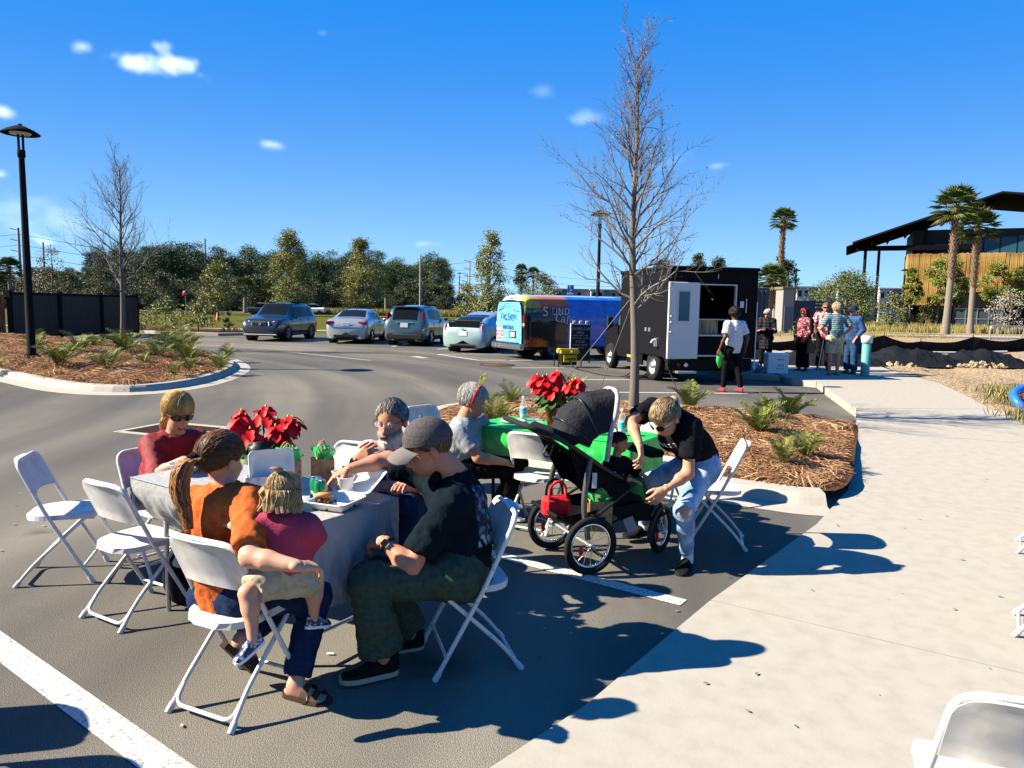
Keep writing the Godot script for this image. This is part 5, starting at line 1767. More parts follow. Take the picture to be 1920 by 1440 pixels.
# ------------------------------------------------------------------ vehicles
func car(label: String, at: Vector3, heading: Vector2, sec: Array, paint: Material, o: Dictionary) -> Node3D:
	var t := thing("parked_car", label, "car", at, atan2(heading.x, heading.y), "cars parked in the far row")
	var sill: float = o.get("sill", 0.22)
	var look := func(z: float) -> Array:
		for i in sec.size() - 1:
			if z <= sec[i + 1][0] or i == sec.size() - 2:
				var f: float = clampf((z - sec[i][0]) / (sec[i + 1][0] - sec[i][0]), 0, 1)
				f = f * f * (3.0 - 2.0 * f) * 0.5 + f * 0.5
				var r := []
				for k in 5: r.append(lerpf(sec[i][k], sec[i + 1][k], f))
				return r
		return sec[-1]
	var rib := func(z: float) -> Array:
		var s: Array = look.call(z)
		var w: float = s[3]
		var top: float = s[1]
		var belt: float = minf(s[2], top - 0.02)
		var y0: float = sill + o.get("rise", 0.0) * smoothstep(1.6, 2.2, absf(z))
		return [Vector2(w * 0.80, y0), Vector2(w * 0.96, y0 + 0.05), Vector2(w * 0.985, y0 + 0.22), Vector2(w, lerpf(y0, belt, 0.62)), Vector2(w * 0.985, belt - 0.05), Vector2(w * 0.95, belt), Vector2(s[4] + (w * 0.95 - s[4]) * 0.22, lerpf(belt, top, 0.80)), Vector2(s[4] * 0.90, top - 0.012), Vector2(s[4] * 0.5, top + 0.012), Vector2(0, top + 0.018)]
	var zs := []
	var z0: float = sec[0][0]
	var z1: float = sec[-1][0]
	for i in 57: zs.append(lerpf(z0, z1, i / 56.0))
	var st := mb()
	var ribs := []
	for z in zs: ribs.append(rib.call(z))
	st.set_smooth_group(1)
	for sx in [-1.0, 1.0]:
		for i in ribs.size() - 1:
			for k in 9:
				var p: Array = ribs[i]
				var q: Array = ribs[i + 1]
				var a := V(p[k].x * sx, p[k].y, zs[i])
				var b := V(p[k + 1].x * sx, p[k + 1].y, zs[i])
				var c := V(q[k + 1].x * sx, q[k + 1].y, zs[i + 1])
				var d := V(q[k].x * sx, q[k].y, zs[i + 1])
				if sx > 0: quad(st, a, d, c, b)
				else: quad(st, a, b, c, d)
	for e in [0, ribs.size() - 1]:
		var c := V(0, (ribs[e][0].y + ribs[e][9].y) * 0.5, zs[e])
		for sx in [-1.0, 1.0]:
			for k in 9:
				var a := V(ribs[e][k].x * sx, ribs[e][k].y, zs[e])
				var b := V(ribs[e][k + 1].x * sx, ribs[e][k + 1].y, zs[e])
				if (sx > 0) == (e == 0): tri(st, c, a, b)
				else: tri(st, c, b, a)
	var body := put("body", done(st), paint, t)
	put("underbody", box_mesh(V(1.4, 0.2, z1 - z0 - 0.5), 0, V(0, sill + 0.06, 0)), mats.black_plastic, t)
	var gl: Material = mats.glass_dark
	var side := func(z: float, v: float, sx: float, out: float) -> Vector3:
		var r: Array = rib.call(z)
		var p: Vector2 = (r[5] as Vector2).lerp(r[6], v)
		return V((p.x + out) * sx, p.y + out * 0.4, z)
	for win in o.side_glass:
		for sx in [-1.0, 1.0]:
			st = mb()
			grid(st, 10, 4, func(u, v):
				var z := lerpf(lerpf(win[0], win[2], v), lerpf(win[1], win[3], v), u)
				return side.call(z, lerpf(0.10, 0.93, v), sx, 0.006), sx > 0)
			put("side_window", done(st), gl, t)
	for win in [["windshield", o.front_glass], ["rear_window", o.rear_glass]]:
		st = mb()
		grid(st, 10, 12, func(u, v):
			var z := lerpf(win[1][0], win[1][1], u)
			var r: Array = rib.call(z)
			var x: float = (v - 0.5) * 2.0
			var ax: float = absf(x) * 0.93
			var p: Vector2
			if ax < 0.5: p = (r[9] as Vector2).lerp(r[8], ax * 2.0)
			else: p = (r[8] as Vector2).lerp(r[7], (ax - 0.5) * 2.0)
			return V(p.x * signf(x), p.y + 0.008, z + (0.006 if win[0] == "windshield" else -0.006)))
		put(win[0], done(st), gl, t)
	var wr: float = o.wheel
	for q in o.axles:
		var w: float = look.call(q)[3]
		for sx in [-1.0, 1.0]:
			var B := Basis(Vector3.FORWARD, sx * PI / 2)
			var wl := put("wheel", lathe_mesh([Vector2(wr * 0.62, 0.0), Vector2(wr * 0.93, 0.005), Vector2(wr, -0.03), Vector2(wr, -0.17), Vector2(wr * 0.9, -0.20), Vector2(0, -0.20)], 24, V(sx * (w - 0.005), wr, q), B), mats.rubber, t)
			var rim := mb()
			lathe(rim, [Vector2(wr * 0.66, 0.004), Vector2(wr * 0.60, -0.03), Vector2(wr * 0.2, -0.045), Vector2(0, -0.02)], 24, V(sx * (w - 0.005), wr, q), B)
			put("rim", done(rim), mat("rim_dark", Color(0.10, 0.10, 0.11), 0.35, 0.8), wl)
			rim = mb()
			for k in 5:
				var a := TAU * k / 5 + 0.3
				bx(rim, V(sx * (w - 0.010), wr + cos(a) * wr * 0.34, q + sin(a) * wr * 0.34), V(0.025, wr * 0.60, wr * 0.15), 0.006, Basis(Vector3.RIGHT, a))
			put("spoke", done(rim), mat("rim_alloy", Color(0.42, 0.43, 0.44), 0.3, 0.9) if not o.get("dark_rim", false) else mats.rim_dark, wl)
			put("wheel_arch", lathe_mesh([Vector2(wr + 0.065, 0.004), Vector2(wr + 0.06, -0.02), Vector2(wr + 0.06, -0.25), Vector2(0, -0.25)], 24, V(sx * (w + 0.002), wr + 0.01, q), B), mats.black_plastic, t)
	for p in o.bits:
		for sx in ([-1.0, 1.0] if p[1] != 0.0 else [1.0]):
			put(p[0], box_mesh(V(p[4], p[5], p[6]), minf(p[5], p[6]) * 0.35, V(p[1] * sx, p[2], p[3]), Basis(Vector3.UP, sx * (p[8] if p.size() > 8 else 0.0))), p[7], t)
	for sx in [-1.0, 1.0]:
		var st2 := mb()
		ball(st2, V(sx * (o.mirror[0] + 0.09), o.mirror[1], o.mirror[2]), V(0.10, 0.07, 0.06), Basis(), 6, 8)
		put("mirror", done(st2), paint, t)
	for hz in o.get("handles", []):
		for sx in [-1.0, 1.0]: put("door_handle", box_mesh(V(0.03, 0.03, 0.16), 0.01, V(sx * (look.call(hz)[3] + 0.008), 0.88 + o.get("lift", 0.0), hz)), paint, t)
	for dz in o.get("seams", []):
		for sx in [-1.0, 1.0]:
			var pts := []
			for k in range(1, 6): pts.append(V(rib.call(dz)[k].x * sx, rib.call(dz)[k].y, dz))
			put("door_seam", tube_mesh(pts, 0.006, 4), mats.black_plastic, t)
	return t

func paint_mat(key: String, c: Color, metal := 0.35) -> StandardMaterial3D:
	var m := mat(key, c, 0.35, metal)
	m.clearcoat_enabled = true
	m.clearcoat = 1.0
	m.clearcoat_roughness = 0.04
	return m

func vehicles() -> void:
	var red := mat("tail_red", Color(0.16, 0.005, 0.008), 0.2)
	var lampw := mat("head_white", Color(0.55, 0.57, 0.6), 0.12)
	var plate := mat("plate", Color(0.45, 0.46, 0.47), 0.5)
	var bp: Material = mats.black_plastic
	var c := car("dark grey blue crossover facing the camera, leftmost of the parked row", V(-10.75, 0, -34.3), Vector2(-0.10, 0.99), [[-2.32, 0.95, 0.90, 0.72, 0.55], [-2.26, 1.15, 0.95, 0.86, 0.60], [-2.0, 1.55, 1.02, 0.90, 0.63], [-1.5, 1.66, 1.03, 0.91, 0.66], [-0.4, 1.70, 1.01, 0.915, 0.68], [0.35, 1.66, 1.0, 0.915, 0.66], [1.15, 1.13, 0.99, 0.91, 0.74], [1.5, 1.06, 0.98, 0.905, 0.76], [2.05, 0.98, 0.92, 0.88, 0.74], [2.24, 0.80, 0.75, 0.82, 0.68], [2.32, 0.62, 0.55, 0.72, 0.60]], paint_mat("paint_slate", Color(0.013, 0.019, 0.026)),
		{"sill": 0.26, "side_glass": [[0.05, 0.92, 0.02, 0.45], [-0.95, -0.02, -0.95, -0.03], [-1.75, -1.05, -1.65, -1.05]], "front_glass": [0.42, 1.10], "rear_glass": [-2.02, -2.2], "wheel": 0.36, "axles": [-1.36, 1.38], "mirror": [0.90, 1.06, 0.75], "handles": [-0.1, -1.05], "lift": 0.08, "seams": [-1.0, 0.0, 0.95], "dark_rim": true,
		"bits": [["grille", 0.0, 0.72, 2.24, 0.62, 0.30, 0.14, bp], ["headlight", 0.66, 0.86, 2.05, 0.34, 0.06, 0.16, lampw, 0.35], ["fog_lamp", 0.66, 0.62, 2.16, 0.16, 0.18, 0.14, bp, 0.3], ["grille_chrome", 0.36, 0.72, 2.25, 0.05, 0.32, 0.12, mats.chrome, 0.25], ["bumper", 0.0, 0.40, 2.22, 1.30, 0.14, 0.22, bp], ["skid_plate", 0.0, 0.30, 2.22, 1.5, 0.06, 0.24, mats.steel], ["badge", 0.0, 0.76, 2.32, 0.10, 0.10, 0.02, mats.chrome], ["cladding", 0.0, 0.29, 0.0, 1.80, 0.12, 2.0, bp], ["roof_rail", 0.62, 1.70, -0.5, 0.04, 0.05, 1.8, mats.black_metal]]})
	c = car("silver sedan seen from behind, second in the parked row", V(-7.0, 0, -33.6), Vector2(0.03, -1.0), [[-2.40, 0.75, 0.70, 0.72, 0.60], [-2.36, 0.92, 0.88, 0.84, 0.70], [-2.15, 1.06, 0.99, 0.90, 0.74], [-1.55, 1.12, 1.0, 0.915, 0.74], [-0.75, 1.42, 1.0, 0.92, 0.60], [0.0, 1.47, 0.98, 0.92, 0.62], [0.45, 1.42, 0.96, 0.92, 0.62], [1.2, 1.0, 0.93, 0.91, 0.74], [2.0, 0.88, 0.82, 0.87, 0.74], [2.3, 0.72, 0.66, 0.78, 0.66], [2.40, 0.5, 0.45, 0.66, 0.55]], paint_mat("paint_silver", Color(0.27, 0.285, 0.30), 0.5),
		{"sill": 0.20, "side_glass": [[0.1, 1.0, 0.1, 0.5], [-0.95, 0.02, -0.72, 0.02]], "front_glass": [0.48, 1.12], "rear_glass": [-1.48, -0.78], "wheel": 0.33, "axles": [-1.4, 1.4], "mirror": [0.91, 1.0, 0.85], "handles": [-0.05, -0.95], "seams": [0.06, -1.0],
		"bits": [["tail_light", 0.68, 0.90, -2.30, 0.42, 0.13, 0.16, red, 0.3], ["number_plate", 0.0, 0.84, -2.395, 0.32, 0.16, 0.02, plate], ["bumper_vent", 0.0, 0.34, -2.36, 1.1, 0.16, 0.10, bp], ["badge", 0.0, 1.0, -2.24, 0.10, 0.05, 0.03, mats.chrome], ["trunk_seam", 0.0, 0.70, -2.405, 1.2, 0.012, 0.01, bp], ["exhaust", 0.6, 0.26, -2.38, 0.14, 0.07, 0.08, mats.steel], ["antenna", 0.0, 1.47, -0.6, 0.04, 0.05, 0.14, mats.paint_silver]]})
	c = car("teal grey crossover with tall red rear lights, third in the parked row", V(-4.1, 0, -32.5), Vector2(0.16, -0.99), [[-2.27, 0.80, 0.75, 0.72, 0.60], [-2.24, 1.02, 0.95, 0.86, 0.62], [-2.02, 1.50, 1.06, 0.90, 0.62], [-1.75, 1.62, 1.07, 0.905, 0.64], [-0.5, 1.68, 1.03, 0.91, 0.66], [0.3, 1.64, 1.0, 0.91, 0.66], [1.15, 1.10, 0.98, 0.905, 0.74], [1.95, 0.98, 0.90, 0.87, 0.72], [2.18, 0.75, 0.70, 0.80, 0.66], [2.27, 0.5, 0.45, 0.68, 0.55]], paint_mat("paint_teal", Color(0.040, 0.080, 0.098), 0.45),
		{"sill": 0.24, "side_glass": [[0.05, 0.9, 0.05, 0.42], [-0.9, -0.03, -0.9, -0.03], [-1.5, -0.98, -1.35, -0.98]], "front_glass": [0.36, 1.08], "rear_glass": [-2.20, -1.85], "wheel": 0.35, "axles": [-1.3, 1.32], "mirror": [0.90, 1.08, 0.75], "handles": [-0.1, -0.95], "lift": 0.06, "seams": [0.0, -0.95],
		"bits": [["tail_light", 0.76, 1.16, -2.08, 0.13, 0.52, 0.20, red, 0.25], ["number_plate", 0.0, 0.86, -2.275, 0.32, 0.17, 0.02, plate], ["bumper", 0.0, 0.40, -2.22, 1.60, 0.26, 0.16, bp], ["chrome_strip", 0.0, 0.98, -2.255, 0.7, 0.05, 0.03, mats.chrome], ["exhaust", 0.5, 0.28, -2.24, 0.1, 0.08, 0.08, mats.steel], ["roof_rail", 0.60, 1.70, -0.5, 0.04, 0.06, 1.9, mats.black_metal], ["spoiler", 0.0, 1.62, -1.98, 1.15, 0.05, 0.22, mats.paint_teal], ["reflector", 0.62, 0.52, -2.28, 0.2, 0.04, 0.02, red]]})
	c = car("pale green liftback with black spoiler next to the blue van", V(-1.0, 0, -28.7), Vector2(0.36, -0.93), [[-2.23, 0.70, 0.65, 0.70, 0.58], [-2.20, 0.98, 0.88, 0.83, 0.62], [-2.06, 1.10, 0.98, 0.86, 0.62], [-1.3, 1.29, 1.0, 0.87, 0.58], [-0.2, 1.46, 0.98, 0.875, 0.58], [0.3, 1.47, 0.96, 0.875, 0.60], [1.3, 1.02, 0.93, 0.87, 0.70], [2.0, 0.80, 0.75, 0.82, 0.68], [2.23, 0.5, 0.45, 0.66, 0.55]], paint_mat("paint_mint", Color(0.24, 0.33, 0.33), 0.35),
		{"sill": 0.19, "side_glass": [[0.15, 1.15, 0.12, 0.55], [-0.95, 0.06, -0.75, 0.06]], "front_glass": [0.42, 1.22], "rear_glass": [-1.95, -0.85], "wheel": 0.32, "axles": [-1.32, 1.36], "mirror": [0.87, 0.98, 0.9], "handles": [0.0, -0.85], "seams": [0.1, -0.95],
		"bits": [["tail_light", 0.74, 0.90, -2.12, 0.12, 0.34, 0.16, mat("tail_pale", Color(0.45, 0.16, 0.15), 0.2), 0.2], ["number_plate", 0.0, 0.70, -2.235, 0.32, 0.17, 0.02, plate], ["glass_panel", 0.0, 1.02, -2.16, 1.22, 0.20, 0.06, mats.glass_dark], ["spoiler", 0.0, 1.16, -2.04, 1.3, 0.05, 0.22, bp], ["badge", 0.0, 0.86, -2.235, 0.12, 0.05, 0.02, mats.chrome], ["bumper_vent", 0.0, 0.28, -2.2, 1.1, 0.10, 0.08, bp]]})
	van(red)
	truck(red)
	for q in [[-33.6, -100, 0.9, "dark car beyond the lawn, seen past the enclosure", Color(0.02, 0.028, 0.05)], [-30.5, -112, 1.0, "white pickup far beyond the lawn near the stop sign", Color(0.5, 0.5, 0.5)], [-6.0, -128, 1.0, "small white car far off left of the slender tree", Color(0.5, 0.5, 0.5)], [-4.2, -100, 1.0, "white far car just left of the blue van", Color(0.55, 0.55, 0.55)]]:
		var f := thing("far_car", q[3], "car", V(q[0], 0, q[1]), PI / 2)
		put("body", box_mesh(V(1.8, 0.75, 4.4), 0.18, V(0, 0.68, 0)), mat("far_%d" % int(-q[0] * 10), q[4], 0.35), f)
		put("cabin", box_mesh(V(1.55, 0.6, 2.3), 0.22, V(0, 1.25, -0.2)), mats.glass_dark, f)
		put("roof", box_mesh(V(1.45, 0.06, 1.9), 0.02, V(0, 1.56, -0.2)), mats["far_%d" % int(-q[0] * 10)], f)
		for sx in [-0.8, 0.8]:
			for z in [-1.35, 1.35]: put("wheel", tube_mesh([V(sx - 0.11, 0.33, z), V(sx + 0.11, 0.33, z)], 0.33, 14), mats.rubber, f)

func wrap_color(x: float, y: float, n: FastNoiseLite) -> Color:
	var flame := n.get_noise_2d(x * 3.0, y * 9.0) + 0.5 * n.get_noise_2d(x * 9.0 + 30.0, y * 14.0)
	var ragged := 0.10 * n.get_noise_2d(y * 12.0, 4.0)
	if x < 1.62 + ragged:
		var c := Color(0.006, 0.006, 0.008)
		var h := smoothstep(1.46, 1.92, y + flame * 0.22)
		if h > 0.05:
			var hot := Color(0.30, 0.025, 0.008).lerp(Color(0.42, 0.10, 0.01), clampf(h * 1.4 - 0.4 + flame * 0.4, 0, 1))
			if x < 0.6: hot = hot.lerp(Color(0.32, 0.36, 0.02), clampf(1.0 - x * 1.5 + flame * 0.4, 0, 1))
			c = c.lerp(hot, clampf(h * 1.6, 0, 1))
		var lo := (1.0 - smoothstep(0.40, 0.80, y + flame * 0.16)) * (1.0 - smoothstep(0.45, 1.05, x))
		if lo > 0.05: c = c.lerp(Color(0.55, 0.12, 0.008).lerp(Color(0.30, 0.02, 0.01), clampf(0.5 + flame, 0, 1)), clampf(lo * 1.7, 0, 1))
		return c
	return Color(0.012, 0.075, 0.40).lerp(Color(0.02, 0.16, 0.55), clampf(0.4 + flame * 0.9, 0, 1))

func van(red: Material) -> void:
	var h := Vector2(0.88, -0.475)
	var t := thing("van", "panel van with pale blue back, black flame printed and blue side", "van", V(2.42, 0, -25.75), atan2(h.x, h.y))
	var n := FastNoiseLite.new()
	n.seed = 31
	n.frequency = 0.6
	n.fractal_octaves = 4
	var sec := [[-2.85, 0.97, 1.88], [-2.80, 1.0, 2.0], [-2.65, 1.01, 2.05], [1.05, 1.01, 2.06], [1.45, 1.01, 1.98], [2.15, 0.99, 1.28], [2.75, 0.94, 1.12], [2.9, 0.85, 0.9]]
	var at := func(z: float) -> Array:
		for i in sec.size() - 1:
			if z <= sec[i + 1][0] or i == sec.size() - 2:
				var f: float = clampf((z - sec[i][0]) / (sec[i + 1][0] - sec[i][0]), 0, 1)
				return [lerpf(sec[i][1], sec[i + 1][1], f), lerpf(sec[i][2], sec[i + 1][2], f)]
		return [1.0, 2.0]
	var skin := func(z: float, v: float, sx: float) -> Vector3:
		var s: Array = at.call(z)
		var y: float = lerpf(0.42, s[1], v)
		var w: float = s[0] * (1.0 - 0.10 * smoothstep(0.50, 1.0, v) - 0.25 * pow(maxf(0.0, (v - 0.90) / 0.10), 3.0))
		return V(w * sx, y, z)
	var st := mb()
	grid(st, 110, 46, func(u, v): return skin.call(lerpf(-2.85, 2.9, u), v, -1.0), false, func(u, v):
		var p: Vector3 = skin.call(lerpf(-2.85, 2.9, u), v, -1.0)
		return wrap_color(p.z + 2.85, p.y, n))
	var body := put("side_panel", done(st), vmat_gloss("van_wrap"), t)
	st = mb()
	grid(st, 24, 12, func(u, v): return skin.call(lerpf(-2.85, 2.9, u), v, 1.0), true)
	put("side_panel", done(st), paint_mat("van_blue", Color(0.012, 0.075, 0.40), 0.0), t)
	st = mb()
	grid(st, 40, 8, func(u, v):
		var a: Vector3 = skin.call(lerpf(-2.85, 2.9, u), 1.0, 1.0)
		return V(a.x * (1.0 - 2.0 * v), a.y + 0.05 * sin(v * PI), a.z))
	put("roof", done(st), paint_mat("van_white", Color(0.48, 0.48, 0.47), 0.0), t)
	st = mb()
	grid(st, 16, 16, func(u, v):
		var y := lerpf(0.42, 1.90, v)
		var w := 0.97 * (1.0 - 0.10 * smoothstep(0.5, 1.0, v))
		return V((u - 0.5) * 2.0 * w, y, -2.85 - 0.03 * sin(u * PI)))
	put("back_rim", done(st), paint_mat("van_black", Color(0.006, 0.006, 0.007), 0.0), t)
	var door := mb()
	for sx in [-1.0, 1.0]:
		var f := func(u: float, v: float, out: float) -> Vector3:
			var y := lerpf(0.50, 1.84, v)
			var w := (0.86 - 0.07 * smoothstep(0.5, 1.0, v)) * (1.0 - 0.12 * pow(maxf(0.0, (v - 0.85) / 0.15), 2.0))
			var x: float = lerpf(0.008, w, u) * sx
			return V(x, y, -2.895 - out - 0.012 * cos(x * 1.6))
		shell(door, 8, 10, func(u, v): return f.call(u, v, 0.012), func(u, v): return f.call(u, v, -0.01))
	var sky_n := ntex("van_sky", 0.02, [Color(0.45, 0.75, 1), Color(0.8, 0.92, 1), Color(1, 1, 1)], 5)
	var dm := mat("van_pale", Color(0.16, 0.40, 0.58), 0.3, 0, sky_n, 1.4)
	var D := put("rear_door", done(door), dm, t)
	var ink := mat("wrap_ink", Color(0.012, 0.035, 0.09), 0.5)
	var word := func(s: String, hh: float, x: float, y: float, font: String, bold: bool, m: Material, squeeze := 1.0) -> void:
		var o := put("lettering", text_mesh(s, hh, 0.004, font, bold), m, D)
		o.transform = Transform3D(Basis(Vector3.UP, PI).scaled_local(V(squeeze, 1, 1)), V(x, y, -2.932))
	word.call("Car Guys", 0.19, 0.0, 1.40, "Droid Serif", false, ink)
	word.call("SERVICE CENTER", 0.055, 0.0, 1.27, "Droid Sans", false, ink)
	word.call("AUTO SALES", 0.125, 0.02, 1.02, "Droid Sans", true, ink, 0.8)
	for s in 2:
		var arc := []
		for k in 17:
			var f := k / 16.0
			arc.append(V(lerpf(0.72, -0.72, f), 1.55 + 0.20 * sin(clampf(f * 1.15, 0, 1) * PI) * (1.0 - 0.5 * s) + (0.05 if f > 0.3 and f < 0.62 else 0.0), -2.926))
		put("car_outline", tube_mesh(arc, 0.008, 4), ink, D)
	put("offer_sign", box_mesh(V(0.42, 0.42, 0.008), 0.001, V(0.62, 0.78, -2.925)), mat("sign_pale", Color(0.45, 0.44, 0.46), 0.6), D)
	var sred := mat("sign_red", Color(0.30, 0.02, 0.03), 0.6)
	for k in 3:
		var o := put("lettering", text_mesh(["WE BUY USED", "TOP CARS", "CASH PAID"][k], 0.075 if k != 1 else 0.10, 0.004, "Droid Sans", true), sred, D)
		o.transform = Transform3D(Basis(Vector3.UP, PI).scaled_local(V(0.72, 1, 1)), V(0.62, 0.88 - 0.12 * k, -2.932))
	put("plate_recess", box_mesh(V(0.48, 0.24, 0.03), 0.01, V(-0.30, 0.80, -2.915)), mats.black_plastic, D)
	put("number_plate", box_mesh(V(0.30, 0.15, 0.01), 0.002, V(-0.30, 0.80, -2.934)), mats.plate, D)
	for sx in [-1.0, 1.0]:
		put("tail_light", box_mesh(V(0.10, 0.42, 0.10), 0.02, V(sx * 0.925, 1.22, -2.83)), red, t)
		put("tail_lens", box_mesh(V(0.09, 0.12, 0.105), 0.02, V(sx * 0.927, 1.13, -2.832)), mat("tail_pale2", Color(0.5, 0.42, 0.40), 0.2), t)
	put("bumper", box_mesh(V(2.0, 0.20, 0.22), 0.04, V(0, 0.42, -2.95)), mats.chrome, t)
	put("bumper_step", box_mesh(V(1.5, 0.03, 0.16), 0.01, V(0, 0.53, -2.96)), mats.black_plastic, t)
	put("brake_light", box_mesh(V(0.30, 0.05, 0.06), 0.01, V(0, 1.97, -2.80)), red, t)
	var white := mat("wrap_white", Color(0.50, 0.51, 0.53), 0.5)
	for k in [["S", 1.05, 0.30, "Droid Sans"], ["O", 1.28, 0.22, "Droid Sans"], ["UND", 1.66, 0.24, "Droid Sans"], ["Café", 1.80, 0.26, "Droid Serif"]]:
		var i: float = k[1]
		var p: Vector3 = skin.call(-2.85 + i * 0.95 - 0.25, 0.70 if k[0] != "Café" else 0.55, -1.0)
		var o := put("lettering", text_mesh(k[0], k[2], 0.006, k[3]), white if k[0] != "O" else mat("wrap_ring", Color(0.22, 0.10, 0.03), 0.5), body)
		o.transform = Transform3D(Basis(Vector3.UP, -PI / 2) * Basis(Vector3.FORWARD, 0.2 if k[0] == "Café" else 0.0), p + V(-0.02, 0, 0))
	var disc := put("saucer_print", lathe_mesh([Vector2(0.30, 0), Vector2(0.24, 0.012), Vector2(0, 0.014)], 20, skin.call(-1.5, 0.42, -1.0), Basis(Vector3.FORWARD, PI / 2).scaled_local(V(0.25, 1, 1))), mat("saucer", Color(0.12, 0.18, 0.24), 0.5), body)
	disc.rotation = Vector3.ZERO
	for z in [0.25, 1.25]:
		var pts := []
		for k in 9: pts.append(skin.call(z, k / 8.5, -1.0) + V(-0.002, 0, 0))
		put("door_seam", tube_mesh(pts, 0.008, 4), mats.black_plastic, t)
	put("door_handle", box_mesh(V(0.04, 0.22, 0.10), 0.01, V(-1.02, 1.05, 0.38)), mats.black_plastic, t)
	for q in [-1.75, 1.70]:
		for sx in [-1.0, 1.0]:
			var B := Basis(Vector3.FORWARD, sx * PI / 2)
			var wl := put("wheel", lathe_mesh([Vector2(0.23, 0.0), Vector2(0.34, 0.005), Vector2(0.37, -0.03), Vector2(0.37, -0.20), Vector2(0, -0.22)], 24, V(sx * 0.98, 0.37, q), B), mats.rubber, t)
			put("rim", lathe_mesh([Vector2(0.24, 0.003), Vector2(0.20, -0.05), Vector2(0.09, -0.03), Vector2(0.07, 0.01), Vector2(0, 0.012)], 20, V(sx * 0.98, 0.37, q), B), mats.rim_dark, wl)
			put("wheel_arch", lathe_mesh([Vector2(0.45, 0.004), Vector2(0.44, -0.3), Vector2(0, -0.3)], 24, V(sx * 1.012, 0.40, q), B), mats.black_plastic, t)
	put("underbody", box_mesh(V(1.7, 0.2, 5.2), 0, V(0, 0.42, 0)), mats.black_plastic, t)

func vmat_gloss(key: String) -> StandardMaterial3D:
	var m := vmat(key, 0.35)
	m.clearcoat_enabled = true
	m.clearcoat = 0.8
	m.clearcoat_roughness = 0.05
	return m

